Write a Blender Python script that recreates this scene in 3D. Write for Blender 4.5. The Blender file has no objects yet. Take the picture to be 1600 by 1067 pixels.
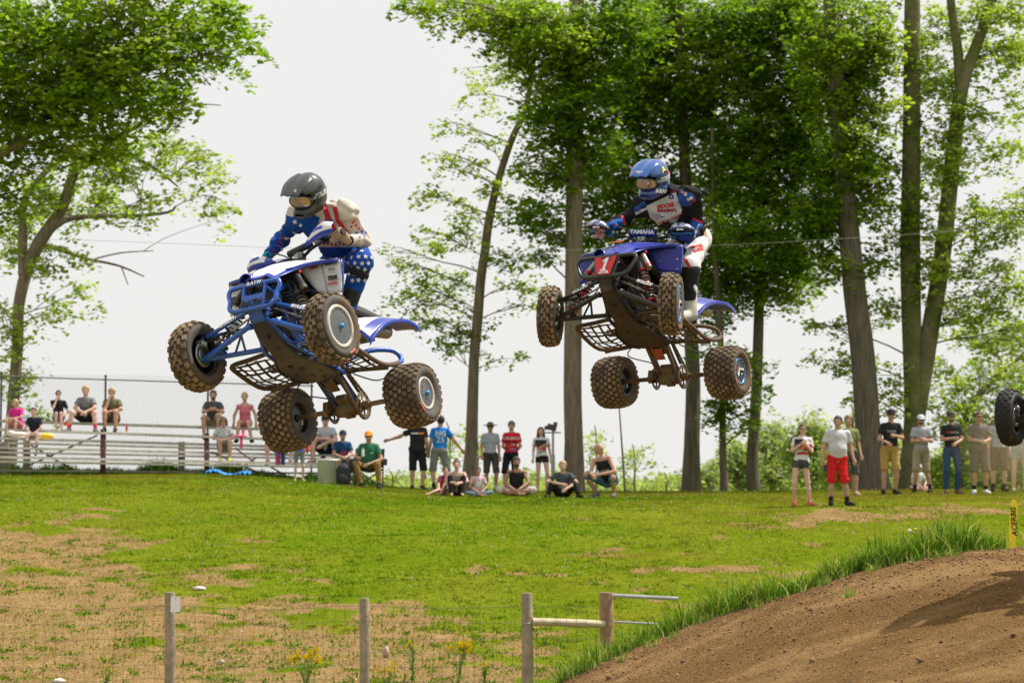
import bpy, bmesh, math, random
import numpy as np
from mathutils import Vector, Matrix
from mathutils.bvhtree import BVHTree

# ------------------------------------------------------------------ camera, sky, sun, exposure
SC = bpy.context.scene
COL = SC.collection
F = 4000.0; YH = 760.0
PIT = math.atan((YH-533.5)/F)
CP, SP = math.cos(PIT), math.sin(PIT)
cam = bpy.data.cameras.new('camera'); cam_o = bpy.data.objects.new('camera', cam); COL.objects.link(cam_o)
cam.lens = F/1600*36; cam.sensor_width = 36; cam.clip_start = .5; cam.clip_end = 9000
cam_o.rotation_euler = (math.pi/2+PIT, 0, 0)
cam.dof.use_dof = True; cam.dof.focus_distance = 19.2; cam.dof.aperture_fstop = 5.0
SC.camera = cam_o
SUN = Vector((.55, .22, 1)).normalized()
w = bpy.data.worlds.new('World'); SC.world = w; w.use_nodes = True
nt = w.node_tree; nt.nodes.clear()
sky = nt.nodes.new('ShaderNodeTexSky'); sky.sky_type = 'NISHITA'; sky.sun_disc = False
sky.sun_elevation = math.asin(SUN.z); sky.sun_rotation = math.atan2(SUN.x, SUN.y)
sky.air_density = 1.0; sky.dust_density = 4.0
tcw = nt.nodes.new('ShaderNodeTexCoord'); nzw = nt.nodes.new('ShaderNodeTexNoise'); nzw.inputs['Scale'].default_value = 1.6; nzw.inputs['Detail'].default_value = 4
rpw = nt.nodes.new('ShaderNodeValToRGB'); rpw.color_ramp.elements[0].position = .3; rpw.color_ramp.elements[1].position = .75
rpw.color_ramp.elements[0].color = (7.15, 7.1, 6.95, 1); rpw.color_ramp.elements[1].color = (7.6, 7.5, 7.3, 1)
mxw = nt.nodes.new('ShaderNodeMixRGB'); mxw.inputs[0].default_value = .93
bgw = nt.nodes.new('ShaderNodeBackground'); bgw.inputs[1].default_value = .10
ow = nt.nodes.new('ShaderNodeOutputWorld')
nt.links.new(tcw.outputs['Generated'], nzw.inputs['Vector']); nt.links.new(nzw.outputs['Fac'], rpw.inputs[0])
nt.links.new(sky.outputs[0], mxw.inputs[1]); nt.links.new(rpw.outputs[0], mxw.inputs[2])
nt.links.new(mxw.outputs[0], bgw.inputs[0]); nt.links.new(bgw.outputs[0], ow.inputs[0])
sun = bpy.data.lights.new('sun', 'SUN'); sun.energy = 4.9; sun.angle = math.radians(1.2); sun.color = (1, .95, .87)
sun_o = bpy.data.objects.new('sun', sun); COL.objects.link(sun_o)
sun_o.rotation_euler = SUN.to_track_quat('Z', 'Y').to_euler()
SC.view_settings.view_transform = 'Standard'; SC.view_settings.look = 'None'
SC.view_settings.exposure = .30; SC.view_settings.gamma = 1; SC.view_settings.use_curve_mapping = False
SC.render.engine = 'CYCLES'
SC.cycles.max_bounces = 6; SC.cycles.transparent_max_bounces = 6; SC.cycles.diffuse_bounces = 3
SC.cycles.use_denoising = True; SC.cycles.caustics_reflective = False; SC.cycles.caustics_refractive = False

# ------------------------------------------------------------------ helpers
rnd = random.Random(7)
RNG = np.random.default_rng(11)
def U(px, py, d):
    """a point of the place that the photograph shows at pixel px, py, d metres ahead"""
    a = (px-800)/F; b = -(py-533.5)/F
    y = CP - b*SP; z = SP + b*CP
    return Vector((a/y*d, d, z/y*d))
def S(d): return F/d
def tag(o, label=None, cat=None, group=None, kind=None):
    if label: o['label'] = label
    if cat: o['category'] = cat
    if group: o['group'] = group
    if kind: o['kind'] = kind
    return o
def empty(name, loc=(0,0,0), rz=0, s=1):
    o = bpy.data.objects.new(name, None); COL.objects.link(o); o.location = loc; o.rotation_euler = (0,0,rz); o.scale = (s,s,s); return o
MC = {}
MUD = (.10, .064, .036)
def M(name, col, rough=.6, metal=0., var=0., vs=4., bump=0., bs=40., mud=0., ms=9., mudcol=MUD, coat=0., trans=0., attr=None, spec=.5, col2=None, dist=.01):
    if name in MC: return MC[name]
    m = bpy.data.materials.new(name); m.use_nodes = True; MC[name] = m
    t = m.node_tree; b = t.nodes['Principled BSDF']; L = t.links.new
    b.inputs['Roughness'].default_value = rough; b.inputs['Metallic'].default_value = metal
    b.inputs['Coat Weight'].default_value = coat; b.inputs['Specular IOR Level'].default_value = spec
    tc = t.nodes.new('ShaderNodeTexCoord')
    def noise(sc, det=4):
        n = t.nodes.new('ShaderNodeTexNoise'); n.inputs['Scale'].default_value = sc; n.inputs['Detail'].default_value = det
        L(tc.outputs['Object'], n.inputs['Vector']); return n
    def mix(f, a, c, mode='MIX'):
        x = t.nodes.new('ShaderNodeMixRGB'); x.blend_type = mode
        for i, v in enumerate((f, a, c)):
            if isinstance(v, (int, float)): x.inputs[i].default_value = v
            elif isinstance(v, tuple): x.inputs[i].default_value = (*v, 1)
            else: L(v, x.inputs[i])
        return x.outputs[0]
    if attr:
        at = t.nodes.new('ShaderNodeAttribute'); at.attribute_name = attr; c = at.outputs['Color']
    else:
        r = t.nodes.new('ShaderNodeRGB'); r.outputs[0].default_value = (*col, 1); c = r.outputs[0]
    if col2:
        n = noise(vs*.6, 3); rp = t.nodes.new('ShaderNodeValToRGB'); rp.color_ramp.elements[0].position = .42; rp.color_ramp.elements[1].position = .58
        L(n.outputs['Fac'], rp.inputs[0]); c = mix(rp.outputs[0], c, col2)
    if var:
        n = noise(vs, 5); rp = t.nodes.new('ShaderNodeMapRange'); rp.inputs[1].default_value = .3; rp.inputs[2].default_value = .7
        rp.inputs[3].default_value = 1-var; rp.inputs[4].default_value = 1+var
        L(n.outputs['Fac'], rp.inputs[0]); c = mix(1., c, rp.outputs[0], 'MULTIPLY')
    if mud:
        n = noise(ms, 6); rp = t.nodes.new('ShaderNodeValToRGB'); lo = .75-.5*mud
        rp.color_ramp.elements[0].position = max(0, lo-.06); rp.color_ramp.elements[1].position = lo+.08
        L(n.outputs['Fac'], rp.inputs[0]); n2 = noise(30, 3)
        mc = mix(n2.outputs['Fac'], tuple(v*.7 for v in mudcol), tuple(v*1.4 for v in mudcol))
        c = mix(rp.outputs[0], c, mc)
        rr = mix(rp.outputs[0], (rough,)*3, (.9,)*3); L(rr, b.inputs['Roughness'])
        if metal:
            mm = mix(rp.outputs[0], (metal,)*3, (0.,)*3); L(mm, b.inputs['Metallic'])
    L(c, b.inputs['Base Color'])
    if bump:
        n = noise(bs, 6); bp = t.nodes.new('ShaderNodeBump'); bp.inputs['Strength'].default_value = bump; bp.inputs['Distance'].default_value = dist
        L(n.outputs['Fac'], bp.inputs['Height']); L(bp.outputs[0], b.inputs['Normal'])
    if trans:
        tr = t.nodes.new('ShaderNodeBsdfTranslucent'); ms_ = t.nodes.new('ShaderNodeMixShader'); ms_.inputs[0].default_value = trans
        tc2 = mix(1., c, (1.25, 1.35, .55), 'MULTIPLY'); L(tc2, tr.inputs[0])
        L(b.outputs[0], ms_.inputs[1]); L(tr.outputs[0], ms_.inputs[2]); L(ms_.outputs[0], t.nodes['Material Output'].inputs[0])
    return m
def npmesh(name, V, Fa, mat=None, parent=None, smooth=False, col=None, mi=None, mats=None):
    """V (n,3); Fa (m,3) or (m,4)"""
    V = np.asarray(V, np.float32); Fa = np.asarray(Fa, np.int32); k = Fa.shape[1]
    me = bpy.data.meshes.new(name); me.vertices.add(len(V)); me.vertices.foreach_set('co', V.ravel())
    me.loops.add(Fa.size); me.loops.foreach_set('vertex_index', Fa.ravel())
    me.polygons.add(len(Fa)); me.polygons.foreach_set('loop_start', np.arange(0, Fa.size, k, dtype=np.int32))
    if smooth: me.polygons.foreach_set('use_smooth', np.ones(len(Fa), bool))
    for m in (mats or [mat]):
        if m: me.materials.append(m)
    if mi is not None: me.polygons.foreach_set('material_index', np.asarray(mi, np.int32))
    me.update(calc_edges=True)
    if col is not None:
        a = me.color_attributes.new('Col', 'FLOAT_COLOR', 'POINT'); c = np.ones((len(V), 4), np.float32); c[:, :3] = col; a.data.foreach_set('color', c.ravel())
    me.validate()
    o = bpy.data.objects.new(name, me); COL.objects.link(o); o.parent = parent
    return o
class G:
    """collects shapes, then links them as ONE mesh object"""
    def __init__(s): s.v = []; s.f = []; s.m = []; s.sm = []; s.n = 0
    def add(s, V, Fs, m=0, smooth=True):
        for p in V: s.v.append(tuple(p))
        for f in Fs: s.f.append([i+s.n for i in f]); s.m.append(m); s.sm.append(smooth)
        s.n += len(V); return s
    def tube(s, pts, r, n=8, m=0, cap=True, smoothpath=0):
        P = [Vector(p) for p in pts]
        R = list(r) if hasattr(r, '__len__') else [r]*len(P)
        if smoothpath:
            Q = []; RR = []
            for i in range(len(P)-1):
                p0 = P[max(i-1, 0)]; p1 = P[i]; p2 = P[i+1]; p3 = P[min(i+2, len(P)-1)]
                for j in range(smoothpath):
                    t = j/smoothpath
                    Q.append(.5*((2*p1)+(-p0+p2)*t+(2*p0-5*p1+4*p2-p3)*t*t+(-p0+3*p1-3*p2+p3)*t**3)); RR.append(R[i]+(R[i+1]-R[i])*t)
            Q.append(P[-1]); RR.append(R[-1]); P, R = Q, RR
        V = []; up = None
        for i, p in enumerate(P):
            d = (P[min(i+1, len(P)-1)]-P[max(i-1, 0)])
            if d.length < 1e-9: d = Vector((0,0,1))
            d.normalize()
            if up is None:
                up = Vector((0,0,1)) if abs(d.z) < .9 else Vector((1,0,0))
            a = d.cross(up); 
            if a.length < 1e-6: a = d.cross(Vector((0,1,0)))
            a.normalize(); b = a.cross(d); up = b
            for k in range(n):
                t = 2*math.pi*k/n; V.append(p+(a*math.cos(t)+b*math.sin(t))*R[i])
        Fs = [[i*n+k, i*n+(k+1)%n, (i+1)*n+(k+1)%n, (i+1)*n+k] for i in range(len(P)-1) for k in range(n)]
        s.add(V, Fs, m)
        if cap:
            s.add(V[:n], [list(range(n))[::-1]][:1], m, False); s.add(V[-n:], [list(range(n))], m, False)
        return s
    def box(s, c, h, R=None, m=0, taper=None):
        c = Vector(c); V = []
        for z in (-1, 1):
            for x, y in ((-1,-1),(1,-1),(1,1),(-1,1)):
                k = taper if (taper and z > 0) else 1
                p = Vector((x*h[0]*k, y*h[1]*k, z*h[2])); V.append(c+(R@p if R else p))
        return s.add(V, [[3,2,1,0],[4,5,6,7],[0,1,5,4],[1,2,6,5],[2,3,7,6],[3,0,4,7]], m, False)
    def lathe(s, prof, n=32, axis='y', c=(0,0,0), m=0, closed=False, a0=0, smooth=True, R=None):
        """prof: (radius, axial)"""
        V = []; c = Vector(c)
        for k in range(n):
            t = 2*math.pi*k/n
            for r, a in prof:
                if axis == 'y': p = Vector((r*math.cos(t), a, r*math.sin(t)))
                elif axis == 'z': p = Vector((r*math.cos(t), r*math.sin(t), a))
                else: p = Vector((a, r*math.cos(t), r*math.sin(t)))
                if R: p = R@p
                V.append(c+p)
        L = len(prof); J = L if closed else L-1
        Fs = [[k*L+j, k*L+(j+1)%L, ((k+1)%n)*L+(j+1)%L, ((k+1)%n)*L+j] for k in range(n) for j in range(J)]
        return s.add(V, Fs, m, smooth)
    def disc(s, c, r, n=24, axis='y', off=0, m=0, R=None):
        V = []; c = Vector(c)
        for k in range(n):
            t = 2*math.pi*k/n; p = Vector((r*math.cos(t), off, r*math.sin(t))) if axis == 'y' else Vector((r*math.cos(t), r*math.sin(t), off)) if axis == 'z' else Vector((off, r*math.cos(t), r*math.sin(t)))
            V.append(c+(R@p if R else p))
        return s.add(V, [list(range(n))], m, False)
    def ell(s, c, r, n=12, k=8, m=0, R=None):
        c = Vector(c); V = []; 
        for i in range(k+1):
            ph = math.pi*i/k
            for j in range(n):
                t = 2*math.pi*j/n; p = Vector((r[0]*math.sin(ph)*math.cos(t), r[1]*math.sin(ph)*math.sin(t), r[2]*math.cos(ph)))
                V.append(c+(R@p if R else p))
        return s.add(V, [[i*n+j, (i+1)*n+j, (i+1)*n+(j+1)%n, i*n+(j+1)%n] for i in range(k) for j in range(n)], m)
    def sheet(s, rows, th=.006, m=0, sub=3, mf=None):
        """a curved panel through rows of points, with thickness"""
        A = np.array([[tuple(p) for p in r] for r in rows], float)
        def up(A, k):
            n = len(A); out = []
            for i in range(n-1):
                p0, p1, p2, p3 = A[max(i-1,0)], A[i], A[i+1], A[min(i+2,n-1)]
                for j in range(k):
                    t = j/k; out.append(.5*((2*p1)+(-p0+p2)*t+(2*p0-5*p1+4*p2-p3)*t*t+(-p0+3*p1-3*p2+p3)*t**3))
            out.append(A[-1]); return np.array(out)
        if sub > 1: A = up(A, sub); A = up(A.transpose(1,0,2), sub).transpose(1,0,2)
        n, k = A.shape[:2]
        du = np.gradient(A, axis=0); dv = np.gradient(A, axis=1); N = np.cross(du, dv); N /= np.linalg.norm(N, axis=2, keepdims=True)+1e-9
        T = (A+N*th/2).reshape(-1,3); B = (A-N*th/2).reshape(-1,3); o = n*k
        Fs = []; ms = []
        for i in range(n-1):
            for j in range(k-1):
                a, b, c, d = i*k+j, i*k+j+1, (i+1)*k+j+1, (i+1)*k+j
                Fs += [[a,d,c,b], [a+o,b+o,c+o,d+o]]; q = mf((i+.5)/(n-1), (j+.5)/(k-1)) if mf else m; ms += [q, q]
        e0 = m if not mf else mf(0,0)
        for i in range(n-1):
            Fs += [[i*k,i*k+o,(i+1)*k+o,(i+1)*k], [i*k+k-1,(i+1)*k+k-1,(i+1)*k+k-1+o,i*k+k-1+o]]; ms += [e0,e0]
        for j in range(k-1):
            Fs += [[j,j+1,j+1+o,j+o], [(n-1)*k+j,(n-1)*k+j+o,(n-1)*k+j+1+o,(n-1)*k+j+1]]; ms += [e0,e0]
        for p in list(T)+list(B): s.v.append(tuple(p))
        for f, q in zip(Fs, ms): s.f.append([i+s.n for i in f]); s.m.append(q); s.sm.append(True)
        s.n += 2*o; return s
    def plate(s, poly, th, nrm, m=0):
        """a flat polygon plate extruded th along nrm"""
        n = Vector(nrm).normalized()*th; P = [Vector(p) for p in poly]; k = len(P)
        return s.add(P+[p+n for p in P], [list(range(k))[::-1], [i+k for i in range(k)]]+[[i,(i+1)%k,(i+1)%k+k,i+k] for i in range(k)], m, False)
    def mesh(s, name, mats):
        me = bpy.data.meshes.new(name); me.from_pydata(s.v, [], s.f)
        for q in (mats if isinstance(mats, (list, tuple)) else [mats]): me.materials.append(q)
        me.polygons.foreach_set('material_index', s.m); me.polygons.foreach_set('use_smooth', s.sm); me.update()
        b = bmesh.new(); b.from_mesh(me); bmesh.ops.recalc_face_normals(b, faces=b.faces); b.to_mesh(me); b.free()
        return me
    def build(s, name, mats, parent=None):
        o = bpy.data.objects.new(name, s.mesh(name, mats)); COL.objects.link(o); o.parent = parent; return o
def link(name, me, parent=None, loc=None, M4=None):
    o = bpy.data.objects.new(name, me); COL.objects.link(o); o.parent = parent
    if loc is not None: o.location = loc
    if M4 is not None: o.matrix_local = M4
    return o
_g = np.random.default_rng(5).random((256, 256))
def vn(x, y, s=1., oct=4, seed=0):
    """smooth noise 0..1"""
    x = np.asarray(x, float)*s+seed*17.3; y = np.asarray(y, float)*s+seed*9.1; tot = 0; amp = 1.; A = 0
    for o in range(oct):
        xi = np.floor(x).astype(int); yi = np.floor(y).astype(int); fx = x-xi; fy = y-yi; fx = fx*fx*(3-2*fx); fy = fy*fy*(3-2*fy)
        a = _g[xi & 255, yi & 255]; b = _g[(xi+1) & 255, yi & 255]; c = _g[xi & 255, (yi+1) & 255]; d = _g[(xi+1) & 255, (yi+1) & 255]
        tot = tot+amp*((a*(1-fx)+b*fx)*(1-fy)+(c*(1-fx)+d*fx)*fy); A += amp; amp *= .5; x = x*2.03+11; y = y*2.03+5
    return tot/A
def sst(a, b, x): t = np.clip((np.asarray(x, float)-a)/(b-a), 0, 1); return t*t*(3-2*t)
def textmesh(txt, size, shear=0, bold=0, ext=0, space=1.0, align='CENTER'):
    cu = bpy.data.curves.new('t', 'FONT'); cu.body = txt; cu.size = size; cu.align_x = align; cu.align_y = 'CENTER'; cu.shear = shear; cu.offset = bold; cu.extrude = ext; cu.space_character = space; cu.resolution_u = 2
    o = bpy.data.objects.new('t', cu); COL.objects.link(o); dg = bpy.context.evaluated_depsgraph_get()
    me = bpy.data.meshes.new_from_object(o.evaluated_get(dg)); bpy.data.objects.remove(o); return me
def frame(o, u, v):
    u = Vector(u).normalized(); v = Vector(v); v = (v-u*v.dot(u)).normalized(); n = u.cross(v)
    m = Matrix((u, v, n)).transposed().to_4x4(); m.translation = Vector(o); return m
def lettering(txt, size, o, u, v, mat, parent, shear=0, bold=0, name='lettering', space=1., th=.0015):
    me = textmesh(txt, size, shear, bold, th, space); me.materials.clear(); me.materials.append(mat); me.transform(frame(o, u, v)); return link(name, me, parent)
# ------------------------------------------------------------------ ground
_dt = np.array([-300, 0, 5, 15, 20, 24, 28, 34, 38, 43, 48, 52, 57, 62, 66, 72, 90, 150, 400, 6000.])
_zt = np.array([-5, -4.5, -4.2, -3.6, -3.1, -2.72, -2.33, -1.72, -1.27, -.80, -.43, -.28, -.17, -.13, -.16, -.38, -1.8, -8, -15, -17.])
_df = np.arange(0, 120, .25); _zf = np.interp(_df, _dt, _zt)
_k = np.hanning(23); _k /= _k.sum(); _zs = np.convolve(np.pad(_zf, 11, 'edge'), _k, 'valid')
def hill(x, d):
    x = np.asarray(x, float); d = np.asarray(d, float)
    z = np.where((d > 1) & (d < 119), np.interp(d, _df, _zs), np.interp(d, _dt, _zt))
    z = z+.43*sst(-.3, -7.5, x)*sst(38, 57, d)*(1-sst(66, 100, d))
    z = z+.05*sst(5, 9, x)*sst(40, 57, d)*(1-sst(62, 80, d))
    return z+(vn(x, d, .5, 4)-.5)*.13*(1-sst(80, 120, d))*np.where(d > 50, .45, 1)
def to_px(x, d, z): return 800+F*x/(d*CP+z*SP), 533.5-F*(-d*SP+z*CP)/(d*CP+z*SP)
def bare(x, d):
    """0 grass .. 1 bare earth"""
    z = hill(x, d); px, py = to_px(x, d, z)
    n = vn(x, d*.8, 1.1, 5, 2); n2 = vn(x, d, .28, 3, 4)
    b = .04+.12*n2
    line = 880+.17*(px-100)*(px > 100)                      # worn band across the lower left
    b = b+.62*sst(-40, 50, py-line)*(1-sst(640, 1000, px)*.55)
    def blob(cx, cy, rx, ry, a): return a*np.exp(-(((px-cx)/rx)**2+((py-cy)/ry)**2))
    b = b+blob(60, 860, 120, 40, .42)+blob(140, 815, 60, 28, .36)+blob(330, 905, 160, 30, .30)+blob(205, 785, 40, 10, .2)
    b = b+blob(1290, 812, 120, 14, .5)+blob(1130, 870, 160, 22, .18)+blob(1040, 900, 260, 50, .17)+blob(1460, 802, 190, 12, .36)+blob(650, 960, 200, 26, .16)+blob(860, 1000, 60, 40, .2)+blob(1560, 795, 80, 14, .25)
    b = b-blob(700, 830, 260, 48, .22)-blob(300, 775, 500, 22, .2)
    return np.clip(sst(.22, .80, b*.86+(n-.5)*1.05+(vn(x, d*.8, 3.2, 3, 33)-.5)*.7+.09), 0, 1)
def build_ground():
    xs = np.concatenate([[-4000, -1200, -400, -150, -60, -30, -22], np.arange(-17, 17.01, .14), [22, 30, 60, 150, 400, 1200, 4000]])
    ds = np.concatenate([[-300, -80, -20, 0, 8], np.arange(14, 44, .14), np.arange(44, 72, .28), [74, 78, 84, 90, 100, 115, 150, 220, 400, 900, 2500, 6000]])
    X, D = np.meshgrid(xs, ds, indexing='ij'); Z = hill(X, D); b = bare(X, D)
    Z = Z-b*.03+((vn(X, D, 4, 3, 9)-.5)*.05+(vn(X, D*1.4, 1.3, 3, 19)-.5)*.16)*b*(1-sst(44, 60, D))
    n, k = X.shape; V = np.stack([X, D, Z], -1).reshape(-1, 3)
    i, j = np.meshgrid(np.arange(n-1), np.arange(k-1), indexing='ij'); a = (i*k+j).ravel(); Fa = np.stack([a, a+k, a+k+1, a+1], 1)
    m = bpy.data.materials.new('hill_ground'); m.use_nodes = True; t = m.node_tree; L = t.links.new; B = t.nodes['Principled BSDF']
    B.inputs['Roughness'].default_value = .95; B.inputs['Specular IOR Level'].default_value = 0
    at = t.nodes.new('ShaderNodeAttribute'); at.attribute_name = 'Col'; tc = t.nodes.new('ShaderNodeTexCoord')
    def nz(s, d=6, r=.6):
        q = t.nodes.new('ShaderNodeTexNoise'); q.inputs['Scale'].default_value = s; q.inputs['Detail'].default_value = d; q.inputs['Roughness'].default_value = r; L(tc.outputs['Object'], q.inputs['Vector']); return q.outputs['Fac']
    def ramp(f, els):
        q = t.nodes.new('ShaderNodeValToRGB'); e = q.color_ramp.elements
        while len(e) < len(els): e.new(.5)
        for x, (p, c) in zip(e, els): x.position = p; x.color = (*c, 1)
        L(f, q.inputs[0]); return q.outputs[0]
    def mix(f, a, b_):
        x = t.nodes.new('ShaderNodeMixRGB')
        for q, v in enumerate((f, a, b_)):
            if isinstance(v, float): x.inputs[q].default_value = v
            else: L(v, x.inputs[q])
        return x.outputs[0]
    g1 = ramp(nz(.6, 3), [(.35, (.09, .145, .005)), (.65, (.20, .20, .02))]); g2 = ramp(nz(9), [(.3, (.05, .10, .003)), (.6, (.14, .18, .008)), (.75, (.27, .22, .06))])
    gr = mix(.6, g1, g2)
    e1 = ramp(nz(3), [(.3, (.14, .09, .036)), (.55, (.25, .16, .065)), (.75, (.34, .24, .11))]); e2 = ramp(nz(28), [(.34, (.07, .042, .017)), (.5, (.24, .155, .065)), (.68, (.42, .31, .165))])
    er = mix(.5, e1, e2)
    ma = t.nodes.new('ShaderNodeMath'); ma.operation = 'MULTIPLY_ADD'; ma.inputs[1].default_value = .5; ma.inputs[2].default_value = -.25; L(nz(22), ma.inputs[0])
    ad = t.nodes.new('ShaderNodeMath'); ad.operation = 'ADD'; L(at.outputs['Fac'], ad.inputs[0]); L(ma.outputs[0], ad.inputs[1])
    f = ramp(ad.outputs[0], [(.3, (0, 0, 0)), (.6, (1, 1, 1))])
    L(mix(f, gr, er), B.inputs['Base Color'])
    bp = t.nodes.new('ShaderNodeBump'); bp.inputs['Strength'].default_value = .8; bp.inputs['Distance'].default_value = .05; L(nz(14), bp.inputs['Height']); L(bp.outputs[0], B.inputs['Normal'])
    o = npmesh('ground', V, Fa, m, smooth=True, col=np.repeat(b.reshape(-1, 1), 3, 1)); tag(o, kind='structure')
build_ground()

# ------------------------------------------------------------------ dirt jump
_ex = np.array([-3, -1, -.5, 0, .38, .8, 1.25, 1.85, 2.4, 3.0, 3.4, 3.9, 4.3, 5.0, 5.8, 9])
_ez = np.array([-5, -3.2, -2.75, -2.3, -1.92, -1.7, -1.5, -1.27, -1.07, -.87, -.75, -.63, -.565, -.53, -.52, -.5])
def lip(x): return 25+.35*np.sin(np.asarray(x)*1.3)+.12*np.sin(np.asarray(x)*4.1)
def jump(x, d):
    e = np.interp(x, _ex, _ez); q = lip(x)-d
    z = e-np.where(q > 0, .105*q+.006*q*q, .62*(-q))-.05*np.exp(-(q/.35)**2)
    # ruts run along the direction of travel
    r = (x+(d-20)*.62)
    g = (vn(r, r*0, 1.1, 2, 3)-.5)*.022+(vn(r*1., x*.15, 9, 2, 6)-.5)*.002
    return z+g*sst(.1, 1.5, q)+(vn(x, d, 2.5, 4, 1)-.5)*.035+(vn(x, d, 14, 3, 8)-.5)*.035*sst(1.5, -.2, np.abs(q-.4))+(vn(x, d, 21, 3, 5)-.5)*.022
def build_jump():
    xs = np.arange(-1.2, 8, .03); ds = np.concatenate([np.arange(9, 15, .2), np.arange(15, 26.2, .03), np.arange(26.2, 31, .3)])
    X, D = np.meshgrid(xs, ds, indexing='ij'); Z = jump(X, D); n, k = X.shape
    V = np.stack([X, D, Z], -1).reshape(-1, 3); i, j = np.meshgrid(np.arange(n-1), np.arange(k-1), indexing='ij'); a = (i*k+j).ravel(); Fa = np.stack([a, a+k, a+k+1, a+1], 1)
    m = bpy.data.materials.new('track_dirt'); m.use_nodes = True; t = m.node_tree; L = t.links.new; B = t.nodes['Principled BSDF']
    B.inputs['Roughness'].default_value = .95; B.inputs['Specular IOR Level'].default_value = 0
    tc = t.nodes.new('ShaderNodeTexCoord')
    def nz(s, d=6, src=None):
        q = t.nodes.new('ShaderNodeTexNoise'); q.inputs['Scale'].default_value = s; q.inputs['Detail'].default_value = d; q.inputs['Roughness'].default_value = .65; L(src or tc.outputs['Object'], q.inputs['Vector']); return q.outputs['Fac']
    def ramp(f, els):
        q = t.nodes.new('ShaderNodeValToRGB'); e = q.color_ramp.elements
        while len(e) < len(els): e.new(.5)
        for x, (p, c) in zip(e, els): x.position = p; x.color = (*c, 1)
        L(f, q.inputs[0]); return q.outputs[0]
    mp = t.nodes.new('ShaderNodeMapping'); mp.inputs['Rotation'].default_value = (0, 0, math.radians(58)); mp.inputs['Scale'].default_value = (.10, .75, 1); L(tc.outputs['Object'], mp.inputs['Vector'])
    c1 = ramp(nz(1.7, 5, mp.outputs[0]), [(.36, (.10, .054, .022)), (.5, (.18, .104, .043)), (.60, (.36, .225, .10))])
    c2 = ramp(nz(60), [(.38, (.055, .03, .012)), (.5, (.18, .104, .042)), (.64, (.35, .22, .105))])
    x = t.nodes.new('ShaderNodeMixRGB'); x.inputs[0].default_value = .58; L(c1, x.inputs[1]); L(c2, x.inputs[2]); L(x.outputs[0], B.inputs['Base Color'])
    bp = t.nodes.new('ShaderNodeBump'); bp.inputs['Strength'].default_value = .9; bp.inputs['Distance'].default_value = .02; L(nz(70), bp.inputs['Height']); L(bp.outputs[0], B.inputs['Normal'])
    tag(npmesh('dirt_track', V, Fa, m, smooth=True), kind='structure')
    # loose clods and small stones
    N = 14000; x = RNG.uniform(-.2, 7, N); q = RNG.exponential(2.6, N)+.02; d = lip(x)-q; ok = (d > 15); x, d = x[ok], d[ok]; N = len(x)
    s = .004+RNG.exponential(.0030, N); s[RNG.random(N) > .992] *= 2.0; z = jump(x, d)+s*.3
    oct_ = np.array([(1,0,0),(0,1,0),(-1,0,0),(0,-1,0),(0,0,.8),(0,0,-.8)], float); of = np.array([(0,1,4),(1,2,4),(2,3,4),(3,0,4),(1,0,5),(2,1,5),(3,2,5),(0,3,5)])
    V = oct_[None]*s[:, None, None]*RNG.uniform(.6, 1.4, (N, 6, 1)); a = RNG.uniform(0, 6.28, N); ca, sa = np.cos(a)[:, None], np.sin(a)[:, None]
    V = np.stack([V[..., 0]*ca-V[..., 1]*sa, V[..., 0]*sa+V[..., 1]*ca, V[..., 2]], -1)+np.stack([x, d, z], -1)[:, None]
    Fa = (of[None]+np.arange(N)[:, None, None]*6).reshape(-1, 3); c = np.array([(.18, .10, .048), (.25, .15, .075), (.12, .066, .03), (.40, .29, .19)])[RNG.choice(4, N, p=[.4, .3, .22, .08])]
    o = npmesh('clods', V.reshape(-1, 3), Fa, M('clod', (0,0,0), .95, attr='Col'), col=np.repeat(c, 6, 0)); tag(o, 'loose brown clods and small stones scattered over the dirt jump', 'clods', kind='stuff')
build_jump()

# ------------------------------------------------------------------ grass
leafm = M('grass_blade', (0,0,0), 1., attr='Col', trans=.35, spec=0)
def blades(name, x, d, z, h, lean, wd, colr, label, segs=1, cat='grass', clump=None):
    N = len(x); a = RNG.uniform(0, 6.283, N); la = RNG.uniform(0, 6.283, N); l = lean*RNG.random(N)
    side = np.stack([np.cos(a), np.sin(a)*.6, np.zeros(N)], -1)*(wd*RNG.uniform(.6, 1.3, N))[:, None]
    dirn = np.stack([np.cos(la), np.sin(la), np.zeros(N)], -1)*(l*h)[:, None]
    base = np.stack([x, d, z], -1); up = np.stack([0*h, 0*h, h], -1); V = []; Fa = []
    for i in range(segs):
        t = i/segs; p = base+up*(t-.25*t*t*l[:, None])+dirn*t*t; V += [p-side*(1-t*.6), p+side*(1-t*.6)]
    V.append(base+up*(1-.35*l[:, None])+dirn); K = 2*segs+1; V = np.stack(V, 1)
    for i in range(segs-1): Fa += [(2*i, 2*i+1, 2*i+3), (2*i, 2*i+3, 2*i+2)]
    Fa.append((2*segs-2, 2*segs-1, 2*segs)); Fa = (np.array(Fa)[None]+np.arange(N)[:, None, None]*K).reshape(-1, 3)
    o = npmesh(name, V.reshape(-1, 3), Fa, leafm, col=np.repeat(colr, K, 0)); tag(o, label, cat, kind='stuff'); return o
def pal(cols, N, p=None, v=.22):
    c = np.array(cols)[RNG.choice(len(cols), N, p=p)]; return c*RNG.uniform(1-v, 1+v, (N, 1))
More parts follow.
